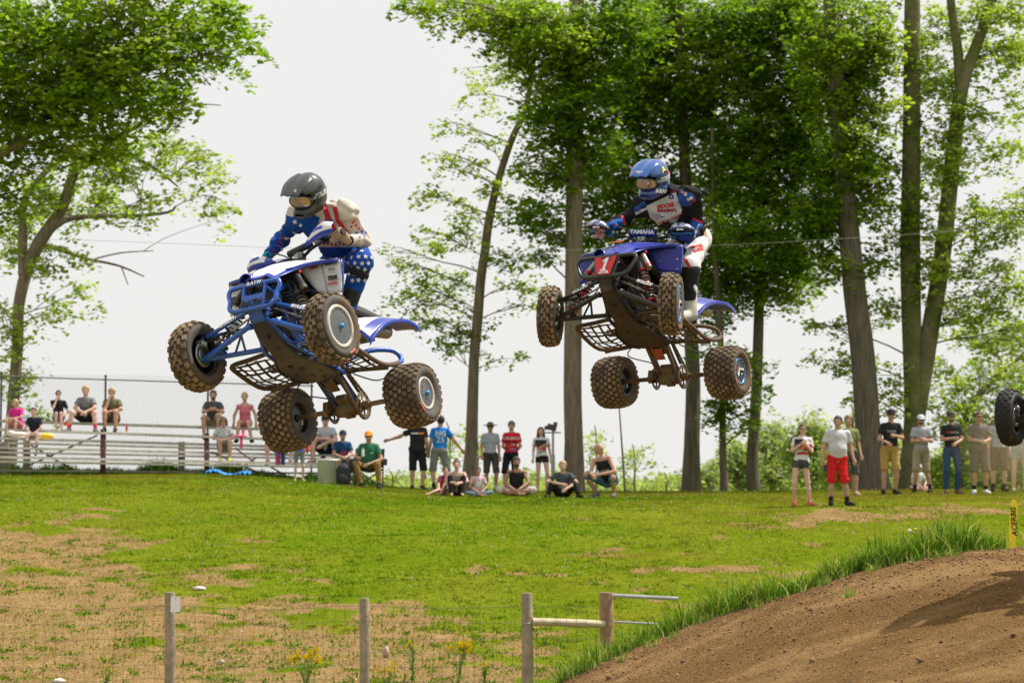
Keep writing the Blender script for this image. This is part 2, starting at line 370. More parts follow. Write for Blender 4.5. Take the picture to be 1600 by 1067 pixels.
def build_grass():
    # short turf, in small tufts
    T = 105000; u = RNG.random(T); d = 26.5+(64.5-26.5)*u**.8; x = RNG.uniform(-.215, .215, T)*d
    b = bare(x, d); keep = RNG.random(T) > b**.8*.93-.03; x, d, b = x[keep], d[keep], b[keep]
    k = 4; x = np.repeat(x, k)+RNG.normal(0, .035, len(x)*k); d = np.repeat(d, k)+RNG.normal(0, .035, len(d)*k); b = np.repeat(b, k)
    z = hill(x, d)-.012; N = len(x); pn = vn(x, d, .35, 3, 7); fn = vn(x, d, 2.2, 3, 12)
    h = (.022+.028*fn)*RNG.uniform(.6, 1.5, N)*np.where(d > 50, 1.2, 1)
    c = pal([(.145, .20, .012), (.235, .245, .026), (.09, .155, .008), (.34, .29, .09)], N, [.40, .27, .24, .09], .35)
    # clover-rich green strip across the middle, yellower turf elsewhere
    z0 = hill(x, d); px, py = to_px(x, d, z0); band = np.exp(-((py-820-(px-700)*.02)/42)**2)*sst(380, 520, px)*(1-sst(880, 1080, px))
    g = np.clip(band*1.1+(pn-.5)*1.6, 0, 1)[:, None]
    dry = np.clip((vn(x, d*.7, .45, 4, 17)-.47)*4.5+.5*sst(880, 1250, px)+.25*sst(1300, 900, px)*sst(880, 960, py)+(vn(x, d, 3.5, 2, 41)-.5)*1.2, 0, 1)[:, None]*(1-.9*g); c = c*(1-dry)+np.array([.27, .225, .045])*RNG.uniform(.7, 1.25, (N, 1))*dry
    c = c*(.62+.76*vn(x, d, 1.6, 3, 51)[:, None])
    c = c*(1-g)+c*np.array([.46, .95, .4])*g
    yl = .5*np.clip((vn(x, d, .8, 3, 21)-.55)*3, 0, 1)[:, None]; c = c*(1-yl)+c*np.array([1.3, 1.02, 1.1])*yl
    blades('grass', x, d, z, h, .9, .009, c, 'short bright green turf covering the spectator hill')
    # dots of clover flowers
    N = 900; d = RNG.uniform(36, 60, N); x = RNG.uniform(-.2, .2, N)*d; ok = (bare(x, d) < .3) & (vn(x, d, .6, 2, 31) > .5); x, d = x[ok], d[ok]; z = hill(x, d)+.055
    o4 = np.array([(.014,0,0),(0,0,.014),(-.014,0,0),(0,0,-.01)]); V = np.stack([x, d, z], -1)[:, None]+o4[None]; Fa = np.array([0,1,2,3])[None]+np.arange(len(x))[:, None]*4
    tag(npmesh('clover_flowers', V.reshape(-1, 3), Fa, M('clover_white', (.75, .75, .68), .8)), 'tiny white clover flowers dotted through the hill turf', 'flowers', kind='stuff')
    # tall weeds in the bare earth near the wire fence
    T = 620; d = RNG.uniform(27, 42, T); x = RNG.uniform(-.2, .07, T)*d; k = 26; sz = RNG.uniform(.04, .12, T)
    x = np.repeat(x, k)+RNG.normal(0, 1, T*k)*np.repeat(sz, k); d = np.repeat(d, k)+RNG.normal(0, 1, T*k)*np.repeat(sz, k); N = len(x)
    blades('weed_tufts', x, d, hill(x, d)-.01, RNG.uniform(.015, .06, N), 1.4, .016, pal([(.06, .15, .005), (.11, .21, .007), (.19, .27, .02)], N), 'small green weed tufts dotted over the bare earth behind the wire fence', cat='weeds')
    # tall grass along the lip of the jump
    N = 30000; t = RNG.random(N); x = .45+t*4.35; n = vn(x, x*0, 1.5, 3, 3); q = -np.abs(RNG.normal(0, 1, N))*(.32+.85*(1-t)) +.14*RNG.normal(0, 1, N)*(vn(x, x*0, 5, 2, 8) > .45)
    d = lip(x)-q-.02; z = np.maximum(jump(x, d), hill(x, d))-.02; fine = vn(x, d, 6, 2, 14)
    h = (.08+.34*n+.30*fine**1.5)*(.85+.15*sst(.2, .9, t))*RNG.uniform(.25, 1.25, N)*(1-.65*sst(.86, 1, t))
    c = pal([(.06, .145, .010), (.11, .225, .018), (.22, .32, .045), (.48, .46, .20)], N, [.26, .32, .26, .16])
    blades('tall_grass', x, d, z, h, 1.15, .006, c, 'tall green grass growing along the lip of the dirt jump', segs=3)
    T = 70; k = 40; x = np.repeat(.4+RNG.random(T)*4.3, k)+RNG.normal(0, .03, T*k); d = np.repeat(-RNG.exponential(.22, T), k)+RNG.normal(0, .04, T*k)+lip(x); N = T*k
    blades('edge_tufts', x, d, jump(x, d)-.01, RNG.uniform(.03, .14, N), 1.3, .006, pal([(.10,.20,.025),(.18,.28,.05),(.35,.36,.15)], N), 'small grass tufts straggling over the edge of the dirt jump', segs=2)
    # pale seeding grass round the wooden posts
    N = 3500; x = RNG.normal(1.0, .33, N); d = RNG.normal(27, .5, N); z = np.maximum(jump(x, d), hill(x, d))-.02
    blades('seeding_grass', x, d, z, RNG.uniform(.15, .5, N), .6, .004, pal([(.30, .36, .12), (.42, .42, .2), (.2, .3, .06)], N), 'pale seeding grass around the wooden fence posts', segs=3)
    # dark weeds below the bleachers
    N = 7000; x = RNG.uniform(-12.5, -3.0, N); n = vn(x, x*0, 1.3, 3, 2); d = RNG.normal(59.3, .45, N); z = hill(x, d)-.03
    blades('weeds_under_bleachers', x, d, z, (.08+.5*n**2)*RNG.uniform(.4, 1.2, N), .5, .016, pal([(.05, .12, .02), (.09, .18, .03), (.14, .22, .05)], N), 'dark long weeds growing under the bleachers', segs=2, cat='weeds')
build_grass()
def pebbles():
    N = 5000; d = RNG.uniform(27, 48, N); x = RNG.uniform(-.205, .05, N)*d; ok = RNG.random(N) < bare(x, d)*1.4-.5; x, d = x[ok], d[ok]; N = len(x); s = np.minimum(.004+RNG.exponential(.006, N), .022)
    o8 = np.array([(1,0,0),(0,1,0),(-1,0,0),(0,-1,0),(0,0,.7),(0,0,-.6)], float); of = np.array([(0,1,4),(1,2,4),(2,3,4),(3,0,4),(1,0,5),(2,1,5),(3,2,5),(0,3,5)])
    V = o8[None]*s[:, None, None]*RNG.uniform(.6, 1.4, (N, 6, 1))+np.stack([x, d, hill(x, d)-bare(x, d)*.03+s*.3], -1)[:, None]; Fa = (of[None]+np.arange(N)[:, None, None]*6).reshape(-1, 3)
    c = np.array([(.38,.28,.17),(.22,.14,.07),(.48,.40,.30),(.13,.085,.045)])[RNG.choice(4, N, p=[.35, .3, .15, .2])]
    tag(npmesh('pebbles', V.reshape(-1, 3), Fa, M('clod', ()), col=np.repeat(c, 6, 0)), 'pebbles and crumbs of soil scattered over the worn hillside', 'pebbles', kind='stuff')
pebbles()
# stones lying on the worn ground
def stone(px, py, w_, h_, d, col, label, f=1.0):
    g = G(); p = U(px, py, d); p.z = float(hill(p.x, d)); s = w_/S(d)/2; g.ell((0,0,0), (s, s*.7, h_/S(d)/2*1.2), 9, 6)
    r = random.Random(int(px)); g.v = [tuple(c*(.8+.4*r.random()) for c in v) for v in g.v]
    o = g.build('stone', M('stone_'+col, {'w': (.58,.54,.48), 'p': (.5,.36,.28), 'g': (.45,.40,.34)}[col], .9, var=.2, vs=20, bump=.4)); o.location = p+Vector((0, 0, h_/S(d)*.3)); tag(o, label, 'stone')
stone(311, 939, 22, 6, 36.2, 'w', 'flat white stone on the worn ground just right of the post with the paper')
stone(603, 1016, 12, 15, 31, 'p', 'pinkish stone on bare earth right of the second fence post')
stone(92, 1057, 22, 8, 29.2, 'w', 'white lump lying low at the left behind the wire fence')
stone(347, 1027, 9, 6, 30.5, 'g', 'small tan stone between the first and second fence post')
# ------------------------------------------------------------------ trees
barkm = M('bark', (.20, .155, .11), .95, var=.35, vs=6, bump=1., bs=9, dist=.05)
bark_dark = M('bark_dark', (.125, .10, .072), .95, var=.35, vs=6, bump=1., bs=9, dist=.05)
for _m in (barkm, bark_dark):                       # bark furrows run up the trunk
    _t = _m.node_tree; _tc = [n for n in _t.nodes if n.type == 'TEX_COORD'][0]; _mp = _t.nodes.new('ShaderNodeMapping'); _mp.inputs['Scale'].default_value = (2.2, 2.2, .35)
    _t.links.new(_tc.outputs['Object'], _mp.inputs['Vector'])
    for n in _t.nodes:
        if n.type == 'TEX_NOISE': _t.links.new(_mp.outputs[0], n.inputs['Vector'])
bark_moss = M('bark_moss', (.165, .145, .075), .95, col2=(.11, .12, .035), vs=2.2, var=.3, bump=1., bs=9, dist=.05)
leaf_mat = M('leaf', (0,0,0), .5, attr='Col', trans=.52, spec=.3)
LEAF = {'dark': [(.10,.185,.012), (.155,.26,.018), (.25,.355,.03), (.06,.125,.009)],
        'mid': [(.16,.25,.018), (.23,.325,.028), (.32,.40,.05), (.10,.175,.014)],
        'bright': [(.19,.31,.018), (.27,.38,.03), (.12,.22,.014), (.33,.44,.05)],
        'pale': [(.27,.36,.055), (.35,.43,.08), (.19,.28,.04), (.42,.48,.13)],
        'far': [(.25,.32,.11), (.32,.38,.14), (.19,.26,.09), (.38,.43,.18)]}  # far: distant haze is put into these paler, greyer leaf greens
def crown_arrays(cl, r):
    """cl: list of (center, radius, leaves, leaf length, palette)"""
    Vs = []; Cs = []
    for c, R, k, ll, palette in cl:
        a = r.uniform(0, 6.283, k); q = np.sqrt(r.random(k))*R; tilt = r.normal(0, .35, 2)
        p = np.stack([q*np.cos(a), q*np.sin(a)*1.0, r.normal(0, R*.16, k)], -1)
        p[:, 2] += p[:, 0]*tilt[0]+p[:, 1]*tilt[1]-.35*q*q/R; p += np.array(c)
        n = np.stack([r.normal(0, .55, k), r.normal(0, .55, k), np.ones(k)], -1); n /= np.linalg.norm(n, axis=1, keepdims=True)
        b = r.uniform(0, 6.283, k); u = np.stack([np.cos(b), np.sin(b), -.25*np.ones(k)], -1); u -= n*(u*n).sum(1, keepdims=True); u /= np.linalg.norm(u, axis=1, keepdims=True)
        v = np.cross(n, u); l = (ll*r.uniform(.45, 1.4, k))[:, None]; w_ = l*.42
        Vs.append(np.stack([p-u*l*.5, p+v*w_-n*l*.08, p+u*l*.62, p-v*w_-n*l*.08], 1))
        pc = np.array(palette)[r.integers(len(palette))]; col = (pc*.6+np.array(palette)[r.integers(len(palette), size=k)]*.4)*r.uniform(.75, 1.3, (k, 1)); Cs.append(np.repeat(col, 4, 0))
    V = np.concatenate(Vs).reshape(-1, 3); return V, np.arange(len(V), dtype=np.int32).reshape(-1, 4), np.concatenate(Cs)
def tree(name, label, cat, group, d, stems, lobes, dens=1., ll=.12, limbs=(), bark=None, seed=1, clump=.42, kleaf=30, rootz=None):
    """stems: lists of (px, py, half width px[, depth offset]); lobes: (px, py, rx, ry, palette[, density[, depth offset]])"""
    r = np.random.default_rng(seed); bark = bark or barkm; root = empty(name, (0,0,0)); s = S(d)
    base = U(stems[0][0][0], stems[0][0][1], d); bx, by = base.x, base.y
    base = Vector((bx, by, float(hill(bx, by)))) if rootz is None else base; root.location = base
    allp = []
    g = G()
    for st in stems:
        P = [U(q[0], q[1], d+(q[3] if len(q) > 3 else 0)) for q in st]; R = [q[2]/s for q in st]
        if st is stems[0]:
            P[0].z = base.z-.15; R[0] *= 1.25
            if len(P) > 1 and P[1].z < P[0].z+.4: P[1].z = P[0].z+.6
        W = [p-base+Vector((r.normal(0, .02), r.normal(0, .02), 0)) for p in P]
        g.tube(W, R, 12, smoothpath=4)
        for i in range(len(W)-1):
            for t in (0, .25, .5, .75): allp.append((W[i].lerp(W[i+1], t), R[i]+(R[i+1]-R[i])*t))
    g.build('trunk', bark, root)
    b = G(); n_tw = 0
    for lb in limbs:
        P = [U(q[0], q[1], d+(q[3] if len(q) > 3 else 0))-base for q in lb]; b.tube(P, [q[2]/s for q in lb], 6, smoothpath=3)
        for i in range(len(P)-1):
            for t in (0, .33, .66): allp.append((P[i].lerp(P[i+1], t), lb[i][2]/s))
    cl = []
    for lo in lobes:
        px, py, rx, ry, pn = lo[:5]; dn = (lo[5] if len(lo) > 5 else 1.)*dens; do = lo[6] if len(lo) > 6 else r.normal(0, .8)
        c = U(px, py, d+do)-base; rx /= s; ry /= s; rz = max(rx, ry)*.8
        # limb from the trunk
        cand = [(p, q) for p, q in allp if p.z < c.z-.12*abs(p.x-c.x)+.2] or allp
        p0, r0 = min(cand, key=lambda q: (q[0]-c).length+max(0, q[0].z-c.z+.4)*2)
        L = (c-p0).length; r1 = min(r0*.5, .010+(.010 if lobes[0][4] != 'pale' else .006)*L)
        mid = p0.lerp(c, .5)+Vector((r.normal(0, .05*L), r.normal(0, .05*L), r.uniform(.0, .07)*L))
        path = [p0, p0.lerp(mid, .5)+Vector((0, 0, .02*L)), mid, mid.lerp(c, .6)+Vector((r.normal(0, .05*L), 0, .03*L)), c]
        b.tube(path, [r1, r1*.85, r1*.7, r1*.5, r1*.3], 6, smoothpath=2)
        n = max(3, int(rx*ry*(66 if pn in ('dark','mid','bright') else 30 if pn == 'far' else 62)*dn)); 
        for _ in range(n):
            v = r.normal(size=3); v /= np.linalg.norm(v); q = r.random()**.42*(1.32 if r.random() < .25 else 1.); e = Vector((v[0]*rx*q, v[1]*rz*q, v[2]*ry*q)); cc = c+e
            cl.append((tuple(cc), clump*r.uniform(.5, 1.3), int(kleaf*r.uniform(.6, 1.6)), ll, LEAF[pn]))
            if r.random() < .45:
                st_ = path[r.integers(1, 5)]; m2 = st_.lerp(cc, .5)+Vector((r.normal(0, .08), r.normal(0, .08), .08)); b.tube([st_, m2, cc], [.014, .01, .005], 3, cap=False)
    b.build('branches', bark, root)
    V, Fa, C = crown_arrays(cl, r)
    o = npmesh('crown', V, Fa, leaf_mat, parent=root, col=C)
    tag(root, label, cat, group); return len(Fa)
TG = 'trees on the crest of the hill'
nl = 0
nl += tree('maple_tree', 'large bright green tree filling the top left corner with its trunk outside the picture', 'tree', TG, 50,
  [[(-190,760,40),(-185,500,34),(-170,250,28),(-120,60,22),(-60,-80,12)], [(-172,300,16),(-90,270,12),(0,240,8),(45,212,5),(80,160,3)]],
  [(50,45,120,70,'bright'),(190,50,110,80,'mid'),(300,60,80,55,'bright'),(110,165,110,70,'mid'),(225,135,75,55,'mid'),(35,200,70,80,'bright'),(5,300,34,50,'mid'),(272,165,26,34,'mid',.8),(268,150,20,30,'mid'),
   (385,58,28,24,'bright',.7),(350,25,40,25,'bright',.8),(-40,120,90,120,'mid'),(110,235,50,30,'bright',.7),(240,-30,140,50,'mid',.7),(355,50,50,45,'bright'),(400,70,22,22,'bright',.6),(120,90,120,60,'mid'),(190,220,60,40,'mid',.8),(130,130,80,50,'bright'),(0,90,60,90,'bright')], 1.0, .125, seed=3)
nl += tree('leaning_tree', 'slender leaning tree with sparse pale leaves behind the left end of the bleachers', 'tree', TG, 64,
  [[(15,735,10),(20,640,9.5),(26,540,9),(30,480,9),(40,425,10),(62,378,11),(98,325,9),(114,275,8),(138,240,6),(180,215,4),(235,185,2)],
   [(36,430,8),(35,370,7),(38,320,6),(62,280,5),(110,235,4),(160,180,3),(185,160,1.5)], [(114,275,6),(118,240,5),(135,210,4),(150,150,2)]],
  [(300,250,55,32,'pale',.5),(330,305,30,50,'pale',.45),(200,322,70,26,'pale',.5),(250,225,60,26,'pale',.5),(150,300,50,34,'pale',.5),(85,405,55,30,'pale',.45),(120,465,40,28,'pale',.35),(205,262,50,26,'pale',.5),(25,600,40,40,'pale',.5),
   (12,520,30,60,'pale',.5),(120,230,50,40,'pale',.6),(340,345,14,34,'pale',.4),(40,330,40,50,'pale',.5),(90,480,40,26,'pale',.4),(60,640,34,20,'pale',.4),(170,260,50,30,'pale',.7),(110,330,50,30,'pale',.6),(60,300,40,40,'pale',.8),(20,380,30,40,'pale',.8)], 1.25, .12,
  limbs=[[(62,378,6),(100,345,5),(150,338,4),(205,338,3.5),(262,332,2.5),(275,322,1.5)],[(138,240,4),(190,240,3.5),(240,262,3),(278,292,1.5)],[(60,380,3),(130,403,2.5),(185,415,2),(225,432,1.2)],[(150,404,1.5),(190,395,1.2),(240,392,.8)],[(190,418,1.2),(200,445,.8)],[(180,215,2),(240,190,1.6),(300,165,1.2),(345,165,.8)],[(235,186,1.2),(290,140,.8),(330,120,.5)]], seed=5)
nl += tree('young_tree', 'curving young tree with airy yellow green leaves between the two airborne quads', 'tree', TG, 66,
  [[(733,770,11),(738,700,10),(741,640,9),(742,560,8),(745,500,8),(750,440,7.5),(757,390,7),(764,350,7),(775,295,6),(798,225,5.5),(820,172,4.5),(833,120,3.5),(838,70,2)]],
  [(790,110,55,28,'pale',.6),(745,150,36,22,'pale',.5),(715,200,44,16,'pale',.6),(665,305,46,16,'pale',.7),(700,375,66,24,'pale',.7),(650,420,46,18,'pale',.6),(810,440,56,18,'pale',.6),(830,330,36,22,'pale',.5),(640,470,34,18,'pale',.7),(735,262,46,18,'pale',.6),
   (830,478,36,12,'pale',.6),(690,240,30,12,'pale',.6),(690,455,56,34,'mid',.9),(715,510,40,30,'mid',.9),(700,545,26,14,'mid',.6),(785,560,40,12,'pale',.5),(620,395,26,12,'pale',.6),(780,400,40,24,'mid',.7),(725,330,46,18,'pale',.6),(770,300,30,22,'pale',.6),(760,220,34,14,'pale',.6),(655,500,30,18,'mid',.6)], 1.1, .105, seed=8, clump=.36)
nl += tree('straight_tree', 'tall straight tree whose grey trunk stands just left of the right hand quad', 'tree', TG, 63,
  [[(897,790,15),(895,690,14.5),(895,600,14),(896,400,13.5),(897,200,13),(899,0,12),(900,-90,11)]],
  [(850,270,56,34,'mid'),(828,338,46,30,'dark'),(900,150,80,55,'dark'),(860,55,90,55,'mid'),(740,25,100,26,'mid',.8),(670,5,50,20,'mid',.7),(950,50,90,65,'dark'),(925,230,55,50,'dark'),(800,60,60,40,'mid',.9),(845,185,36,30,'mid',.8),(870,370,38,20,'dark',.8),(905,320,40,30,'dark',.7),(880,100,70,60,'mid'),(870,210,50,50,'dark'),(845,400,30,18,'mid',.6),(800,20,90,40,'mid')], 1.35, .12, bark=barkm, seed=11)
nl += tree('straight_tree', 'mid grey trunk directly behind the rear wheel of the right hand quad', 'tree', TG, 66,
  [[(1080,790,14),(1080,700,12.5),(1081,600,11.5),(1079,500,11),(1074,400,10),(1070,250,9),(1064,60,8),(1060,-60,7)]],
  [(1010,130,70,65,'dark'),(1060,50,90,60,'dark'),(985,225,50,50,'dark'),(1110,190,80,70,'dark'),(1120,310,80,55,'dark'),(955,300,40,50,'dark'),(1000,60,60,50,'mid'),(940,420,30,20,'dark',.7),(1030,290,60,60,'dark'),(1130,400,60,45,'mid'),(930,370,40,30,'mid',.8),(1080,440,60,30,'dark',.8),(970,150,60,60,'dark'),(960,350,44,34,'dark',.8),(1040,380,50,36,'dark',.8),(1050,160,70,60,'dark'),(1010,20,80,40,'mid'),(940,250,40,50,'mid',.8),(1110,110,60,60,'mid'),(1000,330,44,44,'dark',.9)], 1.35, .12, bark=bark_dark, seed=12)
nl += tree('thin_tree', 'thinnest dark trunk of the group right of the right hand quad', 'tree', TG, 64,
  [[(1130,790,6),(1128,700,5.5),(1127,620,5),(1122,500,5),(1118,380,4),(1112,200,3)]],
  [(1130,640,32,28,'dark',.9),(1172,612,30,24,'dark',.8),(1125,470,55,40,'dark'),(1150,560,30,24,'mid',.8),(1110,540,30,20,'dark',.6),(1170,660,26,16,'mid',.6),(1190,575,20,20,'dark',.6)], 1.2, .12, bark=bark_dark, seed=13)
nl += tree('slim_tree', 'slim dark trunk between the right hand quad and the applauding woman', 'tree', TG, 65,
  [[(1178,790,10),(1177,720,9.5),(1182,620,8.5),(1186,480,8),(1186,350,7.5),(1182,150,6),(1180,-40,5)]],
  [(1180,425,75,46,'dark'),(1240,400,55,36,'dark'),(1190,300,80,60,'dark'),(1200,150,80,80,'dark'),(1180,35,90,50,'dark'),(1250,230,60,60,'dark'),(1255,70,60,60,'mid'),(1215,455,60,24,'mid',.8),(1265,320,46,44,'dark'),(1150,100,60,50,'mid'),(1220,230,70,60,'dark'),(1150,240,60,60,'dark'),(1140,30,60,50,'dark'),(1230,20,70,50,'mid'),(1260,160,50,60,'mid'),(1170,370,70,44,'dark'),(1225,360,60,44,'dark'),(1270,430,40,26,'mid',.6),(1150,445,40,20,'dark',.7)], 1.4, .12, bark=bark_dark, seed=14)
nl += tree('leaning_trunk_tree', 'thick leaning trunk left of the forked tree with dark crown above', 'tree', TG, 62,
  [[(1368,790,24),(1356,680,20),(1348,560,19),(1337,450,18),(1326,340,16),(1314,220,14.5),(1302,80,13),(1296,-60,12)]],
  [(1310,120,65,65,'dark',.9),(1350,225,45,50,'mid',.9),(1330,35,70,50,'mid',.9),(1285,330,50,40,'dark',.9),(1362,320,30,42,'mid',.7),(1385,150,28,40,'pale',.5),(1310,420,50,30,'mid',.6),(1290,260,36,40,'dark',.8),(1340,140,40,40,'mid',.7),(1380,60,30,50,'pale',.6),(1320,180,50,50,'mid'),(1285,60,50,60,'mid'),(1345,300,44,44,'mid'),(1300,380,50,36,'dark',.8),(1360,90,50,50,'mid'),(1320,270,50,44,'dark'),(1370,400,24,30,'mid',.5)], 1.3, .12, bark=bark_dark, seed=15)
nl += tree('forked_tree', 'thick forked tree with airy pale leaves behind the man in tan shorts', 'tree', TG, 63,
  [[(1424,790,22),(1425,700,17),(1426,640,15.5),(1425,560,15),(1424,400,16),(1424,200,14),(1426,0,12.5),(1427,-60,12)],
   [(1428,660,16),(1445,580,15),(1458,500,14),(1470,420,13.5),(1480,330,13),(1490,220,12),(1503,130,11),(1525,70,9),(1550,0,8),(1570,-60,7)], [(1500,150,9),(1495,80,8),(1486,10,7),(1480,-60,6)]],
  [(1480,130,45,50,'pale',.7),(1560,80,60,50,'pale',.7),(1450,260,36,50,'pale',.6),(1560,230,44,44,'pale',.45),(1540,350,60,50,'pale',.6),(1455,420,36,50,'pale',.6),(1570,450,50,50,'pale',.7),(1500,490,55,36,'pale',.7),(1465,40,46,36,'pale',.7),(1590,150,24,50,'pale',.4),
   (1385,480,34,34,'pale',.6),(1400,610,30,36,'pale',.6),(1320,565,60,26,'pale',.6),(1295,510,46,18,'pale',.6),(1395,370,24,60,'pale',.5),(1380,255,24,40,'mid',.6),(1590,20,40,40,'pale',.6),(1345,620,24,18,'pale',.5),(1520,415,40,30,'pale',.6),(1500,250,40,50,'pale',.5),(1520,180,36,40,'pale',.5),(1440,100,30,60,'pale',.7),(1600,330,40,60,'pale',.6),(1420,340,20,60,'mid',.6),(1480,200,22,60,'pale',.7),(1465,370,20,60,'pale',.7),(1430,200,16,60,'mid',.6),(1590,520,40,40,'pale',.7),(1540,20,50,40,'pale',.6)], 1.6, .105, bark=bark_moss, seed=16, clump=.36)
nl += tree('pale_tree', 'pale leafy tree behind the men at the right edge', 'tree', TG, 72,
  [[(1496,800,6),(1502,720,6),(1512,650,5),(1540,605,4),(1580,570,3),(1640,520,2)]],
  [(1500,640,44,55,'pale',.9),(1575,600,50,40,'pale',.8),(1470,730,36,30,'pale',.8),(1540,530,60,34,'pale',.7),(1600,690,50,60,'pale',.8),(1530,700,44,44,'pale',.8),(1470,580,30,30,'pale',.6),(1620,540,50,60,'pale',.7),(1500,740,60,30,'mid',.8),(1580,740,50,34,'mid',.8),(1560,660,40,40,'pale',.8),(1440,740,40,30,'mid',.6),(1530,590,40,40,'pale',.7)], 1.3, .11, seed=17)
TB = 'bushy trees beyond the crest'
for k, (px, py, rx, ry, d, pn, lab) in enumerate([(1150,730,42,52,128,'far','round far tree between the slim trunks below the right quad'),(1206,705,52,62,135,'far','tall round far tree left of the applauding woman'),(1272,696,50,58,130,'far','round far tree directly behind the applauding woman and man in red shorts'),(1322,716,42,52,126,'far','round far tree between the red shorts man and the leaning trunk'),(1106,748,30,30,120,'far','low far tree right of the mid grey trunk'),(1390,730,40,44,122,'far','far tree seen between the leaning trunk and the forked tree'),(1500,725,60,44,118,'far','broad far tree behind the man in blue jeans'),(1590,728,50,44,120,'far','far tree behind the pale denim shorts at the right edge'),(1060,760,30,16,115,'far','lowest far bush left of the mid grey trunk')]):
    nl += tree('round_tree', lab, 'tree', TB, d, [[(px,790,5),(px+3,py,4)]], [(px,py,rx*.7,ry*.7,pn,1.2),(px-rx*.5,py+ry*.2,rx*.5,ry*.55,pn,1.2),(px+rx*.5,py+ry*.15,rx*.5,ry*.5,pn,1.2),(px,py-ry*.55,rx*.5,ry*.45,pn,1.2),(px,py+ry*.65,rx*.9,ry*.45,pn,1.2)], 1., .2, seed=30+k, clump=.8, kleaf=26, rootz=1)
for k, (px, py, rx, ry, d, lab) in enumerate([(930,700,24,44,88,'pale see-through sapling between the straight trunk and the thin bare pole'),(990,722,34,36,92,'pale low sapling right of the thin bare pole'),(1040,752,28,18,90,'lowest pale bush left of the mid grey trunk'),(880,740,30,26,95,'pale bush behind the boy with the grey shirt'),(700,690,26,40,74,'small light sapling behind the man in the blue shirt'),(745,700,26,44,76,'light sapling wrapped round the foot of the curving young tree'),(610,748,36,16,78,'low light bush behind the folding chair'),(662,745,30,20,80,'low light bush behind the man pointing left'),(560,750,24,12,80,'small low bush behind the black backpack'),(820,745,36,20,90,'low pale bush behind the man in the red jersey'),(1400,700,20,30,80,'light sapling in the gap of the forked tree'),(1330,650,20,20,78,'small leafy shrub just left of the leaning trunk')]):
    nl += tree('sapling', lab, 'sapling', 'saplings and bushes behind the spectators', d, [[(px,790,1.8),(px+2,py,1.4),(px-2,py-ry*.8,.7)]], [(px,py,rx*.8,ry*.7,'pale',.5),(px-rx*.4,py+ry*.4,rx*.6,ry*.5,'pale',.5),(px+rx*.4,py-ry*.3,rx*.6,ry*.5,'pale',.45)], 1., .11, seed=50+k, clump=.4, kleaf=22, rootz=1)
def treeline():
    r = np.random.default_rng(4); cl = []
    for _ in range(3400):
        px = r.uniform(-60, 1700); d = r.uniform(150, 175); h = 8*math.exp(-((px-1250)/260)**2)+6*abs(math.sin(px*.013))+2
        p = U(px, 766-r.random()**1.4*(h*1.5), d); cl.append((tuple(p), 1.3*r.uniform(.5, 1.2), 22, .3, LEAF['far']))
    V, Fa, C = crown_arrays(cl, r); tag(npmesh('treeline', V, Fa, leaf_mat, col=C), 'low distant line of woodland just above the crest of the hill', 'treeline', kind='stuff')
treeline()
print('LEAVES', nl)
